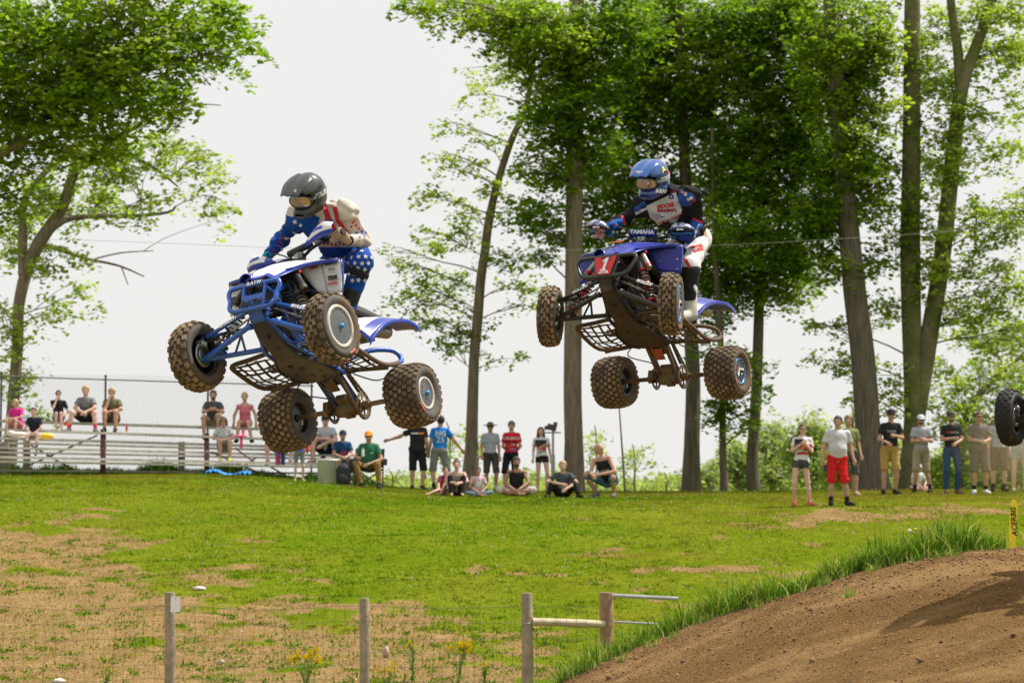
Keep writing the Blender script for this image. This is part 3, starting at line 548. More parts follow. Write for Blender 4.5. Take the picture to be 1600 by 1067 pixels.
# ------------------------------------------------------------------ bleachers and the fence behind them
plank_m = M('weathered_plank', (.50, .47, .41), .85, var=.22, vs=7, bump=.4, bs=25)
rust = M('red_brown_paint', (.11, .045, .035), .7, var=.2, vs=15)
greywood = M('grey_wood', (.24, .21, .16), .9, var=.25, vs=14, bump=.6)
steel = M('galvanised', (.45, .46, .46), .42, metal=.6, var=.15)
darksteel = M('dark_steel', (.10, .095, .09), .6, metal=.3)
def bd(px, base): return base+(px+20)/600*3.0
def bleachers():
    root = empty('bleachers'); o0 = U(270, 742, 58.5); root.location = (o0.x, o0.y, float(hill(o0.x, o0.y))); B = root.location
    def plank(nm, x0, y0, x1, y1, off, hw, th):
        a = U(x0, y0, bd(x0, 56.5)+off); b = U(x1, y1, bd(x1, 56.5)+off); g = G(); d = (b-a).normalized(); n = Vector((0,0,1)).cross(d).normalized(); c = (a+b)/2
        R = Matrix((d, n, d.cross(n))).transposed(); g.box(c-B, ((b-a).length/2, hw, th/2), R); o = g.build(nm, plank_m, root)
    # seats, top row first, then the foot boards
    rows = [(657,676,2.5,.14,.045,'seat_plank'),(674,692,1.9,.15,.045,'foot_board'),(686,703,1.6,.14,.045,'seat_plank'),(702,715,1.0,.15,.04,'foot_board'),(708,720,.8,.14,.045,'seat_plank')]
    L = [('seat_plank',657,672.5,2.6,.13,.06),('foot_board',670,688,2.0,.13,.055),('seat_plank',684,699,1.7,.13,.06),('foot_board',691,704,1.3,.12,.05),('seat_plank',699,711,.9,.13,.055),('foot_board',706,716,.7,.12,.05),('seat_plank',713.5,724.5,.2,.13,.06),('foot_board',720.5,729,.0,.12,.05),('foot_board',734.5,739,.4,.1,.04)]
    for nm, y0, y1, off, hw, th in L:
        end = 487 if off > 1.5 else 528
        y2 = y0+(y1-y0)*(end+20)/500
        plank(nm, -20, y0, 232, y0+(y2-y0)*252/(end+20), off, hw, th); plank(nm, 233.5, y0+(y2-y0)*253.5/(end+20), end, y2, off, hw, th)
    def bar(nm, p, q, d0, d1, r, m): g = G(); g.tube([U(*p, d0)-B, U(*q, d1)-B], r, 6); return g.build(nm, m, root)
    for px, yt in ((161,676),(323,682),(505,690)):
        gx = U(px, 740, 58); 
        for off, top in ((0.3, yt+28), (1.2, yt+12), (2.4, yt-2)):
            d = bd(px, 56.5)+off; p = U(px, top, d); g = G(); gz = float(hill(p.x, p.y))
            g.box((p.x-B.x, p.y-B.y, (p.z+gz)/2-B.z), (.055, .045, (p.z-gz)/2+.05)); g.build('frame_post', rust, root)
        a, b = U(px-1, yt-2, bd(px, 59)), U(px+1, 722, bd(px, 56.7)); g = G(); g.tube([a-B, b-B], .04, 6); g.build('stringer', rust, root)
    for px, yt in ((42,688),(284,690),(8,690)):
        d = bd(px, 56.5)+.9; p = U(px, yt, d); gz = float(hill(p.x, p.y)); g = G(); g.box((p.x-B.x, p.y-B.y, (p.z+gz)/2-B.z), (.075, .04, (p.z-gz)/2)); g.build('wooden_post', greywood, root)
    for x0, y0, x1, y1 in ((48,695,128,742),(152,680,36,731),(73,711,128,740),(368,700,400,724),(400,715,360,742),(410,722,452,746),(330,706,420,745)):
        bar('brace', (x0,y0), (x1,y1), 58.9, 58.9, .022, rust)
    tag(root, 'long weathered plank bleachers on red brown posts with spectators sitting on them', 'bleachers')
bleachers()
def chainlink():
    root = empty('chain_link_fence'); a0 = (-30, 591, 745); a1 = (489, 607, 745)
    def P(px, t, up=1):
        d = bd(px, 59.8); f = (px+30)/519; yt = 587+f*16; p = U(px, yt, d); q = U(px, 745, d); gz = float(hill(q.x, q.y)); return Vector((p.x, p.y, gz+(p.z-gz)*t))
    B = P(200, 0); root.location = B
    g = G(); g.tube([P(-30+i*52, 1)-B for i in range(11)], .017, 6); g.build('top_rail', darksteel, root)
    for px in (2, 165, 325, 487): g = G(); g.tube([P(px, -.02)-B, P(px, 1.03)-B], .025, 8); g.ell(P(px, 1.04)-B, (.034,.034,.03)); g.build('post', darksteel, root)
    # diamond mesh woven from thin wire, a little proud of the rail at the top
    V = []; Fa = []; W = (P(489, 0)-P(-30, 0)).length; H = 2.35; st = .085; k = 0; nn = (P(489,0)-P(-30,0)).normalized()
    def X(u, h): f = u/W; p = P(-30+519*f, 0); return Vector((p.x, p.y+.04, p.z+h))-B
    g = []
    for sgn in (1, -1):
        u = -H
        while u < W+H:
            u0, u1 = (u, u+H) if sgn > 0 else (u+H, u); h0, h1 = 0., H
            pts = []
            for t in np.linspace(0, 1, 4):
                uu = u0+(u1-u0)*t
                if 0 <= uu <= W: pts.append((uu, H*t))
            if len(pts) > 1:
                for (ua, ha), (ub, hb) in zip(pts[:-1], pts[1:]):
                    A, C = X(ua, ha), X(ub, hb); r = .0026; n0 = len(V)
                    V += [A+Vector((r,0,-r)), A+Vector((-r,0,r)), A+Vector((0,-r,0)), C+Vector((r,0,-r)), C+Vector((-r,0,r)), C+Vector((0,-r,0))]
                    Fa += [(n0,n0+1,n0+4,n0+3),(n0+1,n0+2,n0+5,n0+4),(n0+2,n0,n0+3,n0+5)]
            u += st
    o = npmesh('wire_mesh', np.array([tuple(v) for v in V]), Fa, M('wire_grey', (.42,.42,.40), .5, metal=.4), root); o['kind'] = 'stuff'
    tag(root, 'tall chain link fence with dark rail behind the bleachers', 'fence')
chainlink()
# pole structure at the right end of the fence
# ------------------------------------------------------------------ wire fence in front
post_m = M('round_post_wood', (.30, .25, .17), .9, var=.3, vs=9, bump=.7, bs=30); post_new = M('peeled_rail_wood', (.50, .42, .28), .85, var=.2, vs=8, bump=.5, bs=25); post_red = M('reddish_post_wood', (.30, .19, .11), .9, var=.3, vs=9, bump=.6)
FD = 28.
def wood_post(px, top, hw, d, mat, label):
    p = U(px, top, d); gz = float(hill(p.x, d)); g = G(); r = hw/S(d); n = 14
    g.tube([(0,0,-.25), (0.01,0,.4), (0,0,p.z-gz-.012), (0,0,p.z-gz)], [r*1.03, r*1.02, r*.98, r*.93], n)
    o = g.build('fence_post', mat); o.location = (p.x, d, gz); return tag(o, label, 'fence post', 'round wooden fence posts')
wood_post(265.5, 925, 8.5, FD, post_m, 'round wooden post carrying a square white paper')
wood_post(569, 934, 8, FD, post_m, 'bare round wooden post in the middle of the wire fence, without rail or paper')
wood_post(823, 926, 9, FD, post_m, 'round wooden post at the left end of the peeled log rail')
wood_post(947, 925, 11.2, 28.4, post_red, 'thickest reddish post at the right end of the log rail, beside the steel pipes')
def log_rail():
    a, b = U(831, 971, FD-.02), U(944, 975, 28.3); g = G(); L = b-a; g.tube([Vector((0,0,0)), L*.3+Vector((0,0,.004)), L*.7, L], [.045, .042, .046, .040], 12); o = g.build('log_rail', post_new); o.location = a
    tag(o, 'peeled log rail lying level between the two right hand fence posts', 'rail')
    g = G(); r = .066
    for k, c in enumerate(((0, 0), (.004, -.012))): g.tube([Vector((math.cos(t)*r, math.sin(t)*r, .012*math.sin(t+k)+c[1])) for t in np.linspace(0, 6.283, 20)], .004, 5)
    o = g.build('tie_wire', steel); o.location = U(823, 971, FD); tag(o, 'twisted silver wire tied round the post at the log rail', 'wire')
    for (x0, y0, x1, y1, r, lab) in ((958, 930, 1060, 935, .022, 'upper galvanised pipe running from the reddish post into the tall grass'), (960, 971, 1040, 975, .013, 'lower thin galvanised pipe by the reddish post')):
        a, b = U(x0, y0, 28.35), U(x1, y1, 28.2); g = G(); g.tube([Vector((0,0,0)), b-a], r, 12); o = g.build('steel_pipe', steel); o.location = a; tag(o, lab, 'pipe')
log_rail()
def paper():
    g = G(); g.plate([(-.052,0,-.085),(.05,0,-.083),(.051,0,.083),(-.05,0,.085)], .004, (0,1,0)); o = g.build('paper_sheet', M('white_paper', (.82,.83,.85), .7)); o.location = U(274, 943.5, FD-.085)
    g = G(); g.ell((0,-.002,.06), (.005,.004,.005), 8, 5); g.build('staple', darksteel, o); tag(o, 'blank white square paper fixed to the left fence post', 'paper')
paper()
def wire_fence():
    root = empty('wire_fence', (-2.0, FD+.02, float(hill(-2, FD)))); B = root.location
    def top(px): return 946+7*math.sin((px+40)/300*3.14)**2*(px < 569)+4*math.sin((px-569)/254*3.14)*(px > 569)
    def P(px, t):
        p = U(px, top(px), FD); gz = float(hill(p.x, FD)); w_ = .012*math.sin(px*.11+t*9)+.008*math.sin(px*.37+t*3); return Vector((p.x+.014*math.sin(t*7+px*.05), FD+.02+w_, gz+(p.z-gz)*t))-B
    rs = [1, .83, .66, .5, .35, .2, .06]
    def wires(name, lines, r, m, stuff=True):
        V = []; Fa = []
        for pts in lines:
            for A, C in zip(pts[:-1], pts[1:]):
                n0 = len(V); dd = (C-A); h = Vector((0,0,1)) if abs(dd.x) > abs(dd.z) else Vector((1,0,0)); y = Vector((0,1,0))
                for q in (A, C): V += [q+h*r, q-h*r*.5+y*r, q-h*r*.5-y*r]
                Fa += [(n0,n0+1,n0+4,n0+3),(n0+1,n0+2,n0+5,n0+4),(n0+2,n0,n0+3,n0+5)]
        o = npmesh(name, np.array([tuple(v) for v in V]), Fa, m, root); 
        if stuff: o['kind'] = 'stuff'
    wm = M('rusty_wire', (.085,.07,.055), .7)
    wires('line_wires', [[P(px, t) for px in range(-40, 824, 12)] for t in rs[1:]], .0022, wm)
    for k in (0,): wires('top_wire', [[P(px, 1) for px in range(-40, 824, 12)]], .003, wm, False)
    wires('stay_wires', [[P(px, t) for t in (1, .83, .66, .5, .35, .2, .06)] for px in np.arange(-40, 824, 15.6)], .0019, wm)
    def P2(px, t):
        p = U(px, 948, FD+.1); gz = float(hill(p.x, FD)); return Vector((p.x, FD+.02, gz+(p.z-gz)*t))-B
    wires('side_line_wires', [[P2(px, t) for px in range(832, 940, 12)] for t in rs], .002, wm); wires('side_stay_wires', [[P2(px, t) for t in (1, .5, .06)] for px in np.arange(838, 936, 15.6)], .0018, wm)
    wires('guy_wire', [[U(833, 986, FD)-B, U(905, 1045, FD-.3)-B]], .003, wm, False)
    tag(root, 'rusty square mesh wire fence strung between the round wooden posts', 'fence')
wire_fence()
# ------------------------------------------------------------------ odds and ends on the hill
def stake():
    p = U(1581.5, 852, 24.9); p.z = float(jump(p.x, 24.9)); q = U(1584.5, 780, 24.9); H = q.z-p.z; g = G()
    prof = [(-.026,-.1),(.026,-.1),(.033,H*.3),(.036,H*.75),(.030,H*.93),(.014,H),(-.014,H),(-.030,H*.93),(-.036,H*.75),(-.033,H*.3)]
    g.plate([(x, 0, z) for x, z in prof], .018, (0,1,0)); o = g.build('track_marker', M('yellow_plastic', (.95,.74,.01), .45)); o.location = p; o.rotation_euler = (0, .06, .1); tag(o, 'yellow rounded track marker stake reading ACERBIS on the crest of the dirt jump', 'marker')
    lettering('ACERBIS', .075, (.006,-.002,H*.55), (-.12,0,1), (-1,0,-.1), M('print_black', (.02,.02,.02), .6), o, bold=.0015, shear=.2)
stake()
def pole():
    p = U(977, 775, 60.); gz = float(hill(p.x, 60)); g = G(); t = U(967, 630, 60.); g.tube([(0,0,-.1),(t.x-p.x)*Vector((1,0,0))*.5+Vector((0,0,(t.z-gz)*.5)),Vector((t.x-p.x,0,t.z-gz))], [.028,.022,.014], 7, smoothpath=3)
    o = g.build('bare_pole', M('dead_wood', (.16,.13,.10), .9)); o.location = (p.x, 60, gz); tag(o, 'thin bare upright pole right of the crouching bald man', 'pole')
pole()
def lamp():
    root = empty('floodlight'); t = U(864, 672, 64); gz = float(hill(t.x, 64)); root.location = (t.x, 64, gz); H = t.z-gz; g = G(); g.tube([(0,0,-.1),(0,0,H)], [.035,.03], 8); g.build('pole', steel, root)
    g = G(); g.box((-.03,0,H+.07), (.12,.10,.075), Matrix.Rotation(.25,3,'Y')); g.box((.06,-.03,H+.16), (.05,.05,.04)); g.box((-.17,0,H+.06), (.04,.07,.05)); g.build('lamp_head', darksteel, root); g = G(); g.tube([(-.2,0,H-.06),(.2,0,H-.06)], .02, 6); g.build('bracket', steel, root)
    g = G(); g.box((0,.0,H*.42), (.05,.05,.3)); g.build('control_box', steel, root)
    tag(root, 'dark floodlight on a thin pole just behind the woman in the red and white jersey', 'lamp')
lamp()
def cable():
    pts = [U(-60,371,70), U(180,377,69.5), U(400,386,69), U(580,391,68.5), U(730,392.5,68), U(880,391,60.5), U(1107,384,60.2), U(1300,374,60), U(1490,361,59.8), U(1700,342,59.6)]
    g = G(); g.tube([p-pts[0] for p in pts], .0052, 5, smoothpath=4); o = g.build('overhead_cable', M('cable_grey', (.30,.30,.29), .6)); o.location = pts[0]; tag(o, 'thin grey overhead cable sagging across the whole view', 'cable')
cable()
def tarp():
    n, k = 26, 9; a = U(322, 749, 56.0); b = U(393, 753, 56.3); V = []; r = np.random.default_rng(3)
    for i in range(n):
        for j in range(k):
            x = a.x+(b.x-a.x)*i/(n-1); y = 56+.55*(j/(k-1)-.4)+.1*math.sin(i*.5); V.append((x, y, float(hill(x, y))+.05+.075*abs(math.sin(i*1.1+j*.9))*(math.sin(i*.35)+1.2)*.6+.02*r.random()))
    Fa = [(i*k+j, (i+1)*k+j, (i+1)*k+j+1, i*k+j+1) for i in range(n-1) for j in range(k-1)]
    o = npmesh('tarpaulin', V, Fa, M('tarp_blue', (.02,.22,.62), .5, bump=.4), smooth=False); m = o.modifiers.new('solid', 'SOLIDIFY'); m.thickness = .01; tag(o, 'crumpled bright blue tarpaulin lying on the grass before the bleachers', 'tarpaulin')
tarp()
def onground(px, d): p = U(px, 760, d); return Vector((p.x, d, float(hill(p.x, d))))
def bucket():
    root = empty('storage_bin', onground(511, 57.6)); g = G(); g.lathe([(.19,0),(.21,.02),(.225,.52),(.235,.53)], 20, 'z'); g.disc((0,0,.02), .19, 20, 'z'); g.build('tub', M('pale_bin', (.52,.52,.50), .55), root)
    g = G(); g.lathe([(0.001,.56),(.22,.56),(.245,.55),(.245,.52)], 20, 'z'); g.build('lid', M('pale_lid', (.60,.60,.58), .5), root); tag(root, 'pale round storage bin with lid under the man in the light grey tee', 'bin')
bucket()
def backpack():
    root = empty('backpack', onground(536, 56.9)); bm_ = M('black_cordura', (.025,.03,.035), .8, var=.3, vs=20)
    g = G(); g.ell((0,0,.24), (.16,.12,.27), 16, 10); g.box((0,0,.2), (.15,.11,.19)); g.build('main_bag', bm_, root); g = G(); g.ell((0,-.11,.15), (.12,.06,.12), 12, 8); g.build('front_pocket', bm_, root)
    g = G(); g.tube([(-.05,0,.50),(-.04,0,.56),(.04,0,.56),(.05,0,.50)], .012, 6, smoothpath=3); g.build('handle', bm_, root)
    for s in (-1, 1): g = G(); g.tube([(s*.10,.10,.45),(s*.16,.18,.3),(s*.14,.12,.1)], .015, 6, smoothpath=3); g.build('strap', bm_, root)
    tag(root, 'upright black backpack on the grass beside the folding chair', 'backpack')
backpack()
def folding_chair():
    root = empty('folding_chair', onground(577, 57.4)); fr = darksteel; fab = M('chair_fabric', (.03,.028,.03), .8); s = .30
    for a, b in (((-s,-.26,0),(s,-.22,.42)),((s,-.26,0),(-s,-.22,.42)),((-s,.26,0),(s,.20,.42)),((s,.26,0),(-s,.20,.42)),((-s,-.26,0),(-s,.22,.42)),((s,-.26,0),(s,.22,.42)),((-s,.26,0),(-s,-.22,.42)),((s,.26,0),(s,-.22,.42))): g = G(); g.tube([a, b], .011, 6); g.build('leg', fr, root)
    for q in (-1, 1):
        g = G(); g.tube([(q*s,.22,.0),(q*s,.22,.42),(q*(s+.02),.30,.88)], .012, 6); g.build('back_upright', fr, root); g = G(); g.tube([(q*s,-.24,.0),(q*(s+.04),-.25,.64)], .012, 6); g.build('arm_upright', fr, root)
        g = G(); g.sheet([[(q*(s+.0),-.27,.64),(q*(s+.09),-.27,.64)],[(q*(s+.0),.0,.625),(q*(s+.09),.0,.625)],[(q*(s+.0),.26,.64),(q*(s+.09),.26,.64)]], .012, sub=2); g.build('armrest', fab, root)
    g = G(); g.sheet([[(-s,-.25,.43),(0,-.25,.37),(s,-.25,.43)],[(-s,.0,.41),(0,0,.34),(s,0,.41)],[(-s,.22,.42),(0,.22,.37),(s,.22,.42)]], .01); g.build('seat', fab, root)
    g = G(); g.sheet([[(-s,.23,.45),(0,.27,.45),(s,.23,.45)],[(-s,.27,.66),(0,.33,.66),(s,.27,.66)],[(-s-.02,.30,.88),(0,.33,.85),(s+.02,.30,.88)]], .01); g.build('backrest', fab, root)
    g = G(); g.lathe([(.045,0),(.055,.12)], 12, 'z', c=(s+.06,-.2,.5)); g.build('cup_holder', fab, root)
    tag(root, 'black folding camp chair holding the man in the green shirt', 'chair')
folding_chair()
def folding_chair2():
    root = empty('folded_chair', onground(556, 57.8)); 
    for a, b in (((-.16,0,0),(.05,.0,.62)),((.02,-.05,0),(-.14,0,.62)),((-.05,.1,0),(.1,.1,.55))): g = G(); g.tube([a, b], .011, 6); g.build('leg', darksteel, root)
    g = G(); g.sheet([[(-.15,0,.3),(.1,0,.3)],[(-.17,0,.62),(.1,0,.6)]], .02, sub=2); g.build('seat', M('chair_fabric', (.03,.028,.03), .8), root); tag(root, 'half folded dark chair between the backpack and the folding camp chair', 'chair')
folding_chair2()
def can(px, py, d, h, r, cols, label, cat='drink can', name='drink_can'):
    g = G(); n = len(cols); g.tube([(0,0,h*i/n) for i in range(n+1)], r, 12); 
    o = g.build(name, [M('can_%d_%d'%(px, i), c, .35) for i, c in enumerate(cols)]); me = o.data
    for p in me.polygons: p.material_index = min(n-1, max(0, int((p.center.z/h)*n)))
    o.location = U(px, py, d); return tag(o, label, cat)
can(434, 726, 56.9, .33, .055, [(.5,.02,.08),(.5,.02,.08),(.12,.05,.3)], 'tall red and purple drink flask on the front plank of the bleachers', 'flask', 'flask')
can(442, 726, 56.9, .33, .05, [(.02,.04,.2),(.02,.02,.05)], 'tall navy drink flask beside the red and purple one on the front plank', 'flask', 'flask')
can(198, 675, 58.4, .15, .03, [(.8,.5,.05),(.7,.05,.2),(.7,.05,.2)], 'small red and yellow drink can standing right of the olive shirt spectator')
can(104, 665, 58.3, .07, .06, [(.7,.08,.06)], 'small red cup lying beside the girl in the black shirt', 'cup', 'cup')
def yellow_thing():
    g = G(); g.ell((0,0,.04), (.16,.10,.075), 14, 8); g.ell((.08,0,.03), (.1,.07,.05)); o = g.build('food_tray', M('yellow_paper', (.85,.55,.03), .6)); o.location = U(73, 684, 57.6); tag(o, 'small yellow bundle on the plank right of the boy in navy', 'bundle')
    g = G(); g.ell((0,0,.02), (.22,.12,.06), 12, 6); g.ell((-.14,0,.05), (.1,.08,.06)); o = g.build('crumpled_napkins', M('pink_white_paper', (.75,.62,.58), .8, bump=.8, bs=20)); o.location = U(27, 680, 57.4); tag(o, 'crumpled pinkish napkins on the plank left of the boy in navy', 'napkins')
yellow_thing()
def mustard(px, py_top, py_bot, d, wpx, label, nfl, seed):
    r = np.random.default_rng(seed); root = empty('mustard_plant'); b = U(px, py_bot, d); b.z = float(hill(b.x, d)); root.location = b; H = (U(px, py_top, d).z-b.z); W = wpx/S(d)/2
    g = G(); fl = []
    for i in range(9):
        t = Vector((r.uniform(-W, W), r.uniform(-W, W)*.8, H*r.uniform(.72, 1))); m = Vector((t.x*.35, t.y*.3, t.z*.55)); g.tube([(0,0,0), m, t], [.005,.004,.002], 4)
        for k in range(nfl//9):
            f = t+Vector((r.normal(0, .028), r.normal(0, .028), r.normal(0, .03))); fl.append(f)
            g.tube([m.lerp(t, .7), f], [.0025,.0015], 3, cap=False)
    g.build('stem', M('mustard_stem', (.16,.26,.05), .7), root)
    V = []; Fa = []; C = []
    for f in fl:
        s = .019*r.uniform(.6, 1.3); n0 = len(V); V += [f+Vector((s,0,.002)), f+Vector((0,-s*.6,s*.8)), f+Vector((-s,0,.002)), f+Vector((0,s*.6,-s*.8))]; Fa.append((n0,n0+1,n0+2,n0+3))
    npmesh('flowers', [tuple(v) for v in V], Fa, M('mustard_yellow', (.90,.70,.01), .6), root)['kind'] = 'stuff'
    V = []; Fa = []
    for i in range(60):
        t = r.random()*.6; c = Vector((r.normal(0, W*.5), r.normal(0, W*.4), H*t)); a = r.uniform(0, 6.28); l = Vector((math.cos(a), math.sin(a), .5))*.05; s = Vector((-math.sin(a), math.cos(a), 0))*.012; n0 = len(V); V += [c, c+l*.5+s, c+l, c+l*.5-s]; Fa.append((n0,n0+1,n0+2,n0+3))
    npmesh('leaves', [tuple(v) for v in V], Fa, leafm, root, col=np.tile([[.12,.22,.03]], (len(V), 1)))
    tag(root, label, 'wildflower', 'yellow wildflowers along the wire fence')
mustard(478, 1014, 1085, 28.6, 46, 'bushy yellow wildflower left of the bare middle post', 110, 1)
mustard(645, 1000, 1075, 29.2, 16, 'lone thin yellow wildflower a little right of the middle post', 22, 2)
mustard(604, 1043, 1085, 28.3, 30, 'low yellow wildflower close beside the foot of the middle post', 40, 3)
mustard(716, 1006, 1085, 28.6, 34, 'tallest yellow wildflower between the middle post and the log rail post', 90, 4)
mustard(758, 1032, 1080, 29, 12, 'smallest yellow wildflower nearest the log rail post', 12, 5)
mustard(165, 1040, 1085, 28.3, 16, 'yellow green wildflower between the left picture edge and the papered post', 16, 6)
def dandelion():
    root = empty('dandelion'); p = U(1432, 850, 24.6); p.z = float(jump(p.x, 24.6)); root.location = p; r = random.Random(2); V = []; Fa = []
    for i in range(26):
        a = r.uniform(0, 6.28); L = r.uniform(.08, .16); d = Vector((math.cos(a), math.sin(a), r.uniform(.15, .8))); s = Vector((-math.sin(a), math.cos(a), 0))*.017; n0 = len(V); V += [(0,0,0), d*L*.5+s, d*L, d*L*.5-s]; Fa.append((n0,n0+1,n0+2,n0+3))
    npmesh('leaves', [tuple(v) for v in V], Fa, leafm, root, col=np.tile([[.07,.18,.02]], (len(V), 1)))
    for k, (px, py, m, s) in enumerate(((1421, 829, M('seed_head', (.75,.74,.68), .9), .019), (1430, 826, M('mustard_yellow', (.90,.70,.01), .6), .016))):
        t = U(px, py, 24.55)-p; g = G(); g.tube([(0,0,0), t], .003, 5); g.build('stem', M('mustard_stem', (.16,.26,.05), .7), root); g = G(); g.ell(t, (s, s, s if k == 0 else s*.5), 10, 6); g.build('seed_head' if k == 0 else 'flower', m, root)
    tag(root, 'dandelion with a white seed head and one yellow flower on the lip of the jump', 'dandelion')
dandelion()
# ------------------------------------------------------------------ sport quads
def cat(A, k=6): return A
def wheel(name, parent, R_t, W, r_rim, c, st, front, P, side, nkn, seed):
    """side +1 = outboard is +y. Built round the axle (y axis)"""
    Rz = Matrix.Rotation(st, 4, 'Z'); r = random.Random(seed)
    root = bpy.data.objects.new(name, None); COL.objects.link(root); root.parent = parent; root.matrix_local = Matrix.Translation(c) @ Rz @ Matrix.Rotation(r.random()*6, 4, 'Y')
    h = W/2; rc = R_t-.016
    sq = [(r_rim, -h*.80), (r_rim+.012, -h*.86), (r_rim+(rc-r_rim)*.35, -h*1.0), (r_rim+(rc-r_rim)*.7, -h*.98), (rc-.028, -h*.88), (rc-.010, -h*.68), (rc, -h*.3), (rc, h*.3), (rc-.010, h*.68), (rc-.028, h*.88), (r_rim+(rc-r_rim)*.7, h*.98), (r_rim+(rc-r_rim)*.35, h*1.0), (r_rim+.012, h*.86), (r_rim, h*.80)]
    inner = [(r_rim-.004, h*.78), (r_rim-.004, -h*.78)]
    g = G(); g.lathe(sq+inner, 44, closed=True, m=0)
    me = g.mesh('tyre', [P['sidewall'], P['tread_floor']])
    for p in me.polygons:
        q = math.hypot(p.center.x, p.center.z)
        if q > rc-.012: p.material_index = 1
    link('tyre', me, root)
    # tread blocks: one shared block mesh per kind, each block a piece
    g = G()
    def block(a, y, hx, hy, hz, rot=0, lean=0):
        Rr = Matrix.Rotation(-a, 3, 'Y') @ Matrix.Rotation(rot, 3, 'X') ; cc = Vector((math.cos(a), 0, math.sin(a)))*(rc-hz*.25+r.uniform(-.0025,.002)-(0 if front else .002)-abs(y/h)**3*.036)+Vector((0, y, 0))
        Rr2 = Matrix.Rotation(-a, 3, 'Y') @ Matrix.Rotation(lean, 3, 'Z') @ Matrix.Rotation(rot, 3, 'X')
        g.box(cc, (hz, hy, hx), Rr2, taper=None)
    for k in range(nkn):
        a = r.uniform(-.02, .02)+2*math.pi*k/nkn; da = math.pi/nkn; L = math.pi*R_t/nkn*.62
        if front:
            block(a, 0, L*1.1, h*.11, .011); block(a+da, h*.30, L*.95, h*.13, .012, .25); block(a+da, -h*.30, L*.95, h*.13, .012, -.25)
            block(a, h*.70, L*.85, h*.17, .013, .1, .35); block(a, -h*.70, L*.85, h*.17, .013, -.1, -.35)
        else:
            block(a, h*.13, L*.8, h*.085, .012, .3); block(a+da, -h*.13, L*.8, h*.085, .012, -.3); block(a+da, h*.40, L*.8, h*.10, .012); block(a, -h*.40, L*.8, h*.10, .012)
            block(a, h*.66, L*.8, h*.10, .013, 0, .2); block(a+da, -h*.66, L*.8, h*.10, .013, 0, -.2); block(a+da, h*.88, L*.85, h*.09, .016, 0, .6); block(a, -h*.88, L*.85, h*.09, .016, 0, -.6)
    o = g.build('tread_blocks', P['tread'], root); o['kind'] = 'stuff'
    # rim
    g = G(); a0 = r.random()*6; g.sheet([[(q*math.cos(a), side*h*(.985 if k_ else .965)+side*.004, q*math.sin(a)) for k_, q in enumerate((r_rim+(rc-r_rim)*.42, r_rim+(rc-r_rim)*.60))] for a in np.linspace(a0, a0+.42, 6)], .003, sub=1); g.build('tyre_sticker', MC['sticker_red'], root)
    yo = h*.80*side; g = G(); g.lathe([(r_rim+.004, -h*.82), (r_rim-.008, -h*.80), (r_rim-.016, -h*.4), (r_rim-.016, h*.4), (r_rim-.008, h*.80), (r_rim+.004, h*.82)], 36); g.build('rim', P['rim_in'], root)
    if not front:
        g = G(); y2 = -side*h*.52; g.lathe([(.03, y2-side*.006), (r_rim*.6, y2-side*.004), (r_rim*.93, y2)], 32); g.build('inner_cover', P['disc'], root); g = G(); g.lathe([(r_rim*.92, y2+side*.004), (r_rim*.95, y2-side*.008), (r_rim*1.0, y2)], 36); g.build('inner_ring', P['ring2'], root)
        for t, z in (('TDR', .075), ('KMC', -.075)): lettering(t, .034, (0, y2-side*.008, z), (side, 0, 0), (0, 0, 1), MC['print_white'], root, bold=.001)
    if side and (P['disc_front'] if front else P['disc_rear']):
        g = G(); y = yo*.96; g.lathe([(.0005, y+side*.010), (r_rim*.5, y+side*.009), (r_rim*.86, y+side*.004)], 36); g.build('wheel_cover', P['disc'], root)
        g = G(); g.lathe([(r_rim*.85, y), (r_rim*.86, y+side*.012), (r_rim*1.0, y+side*.014), (r_rim*1.04, y+side*.002)], 40, m=0); g.build('bead_ring', P['ring'], root)
        for k in range(14):
            a = 2*math.pi*k/14; g = G(); g.ell((math.cos(a)*r_rim*.79, y+side*.009, math.sin(a)*r_rim*.79), (.0045, .004, .0045), 7, 4); g.build('bolt', P['bolt'], root)
        g = G(); g.lathe([(.0005, y+side*.034), (.014, y+side*.032), (.019, y+side*.01)], 14); g.build('hub_cap', P['hub'], root)
        if P.get('graphic'):
            for k, (x0, z0, x1, z1, mt) in enumerate(((-.055,-.05,.015,-.005,'print_white'),(-.03,.0,.06,.04,'print_white'),(-.02,.045,.05,.065,'print_orange'))):
                g = G(); yy = y+side*.0125; g.plate([(x0,yy,z0),(x1,yy,z0+.015),(x1-.008,yy,z1),(x0+.008,yy,z1-.012)], .001, (0,side,0)); g.build('sticker', MC[mt], root)
        elif not front:
            for t, z in (('KMC', .045), ('TDR', -.05)): lettering(t, .035, (0, y+side*.0115, z), (-side, 0, 0), (0, 0, 1), P['print_dim'], root)
    # spokes / hub seen from the inner side
    g = G(); g.lathe([(.0005, side*h*.25), (.05, side*h*.25), (.055, side*h*.30), (r_rim*.55, side*h*.42), (r_rim*.8, side*h*.30), (r_rim-.014, side*h*.32)], 30); g.build('wheel_centre', P['rim_in'], root)
    return root
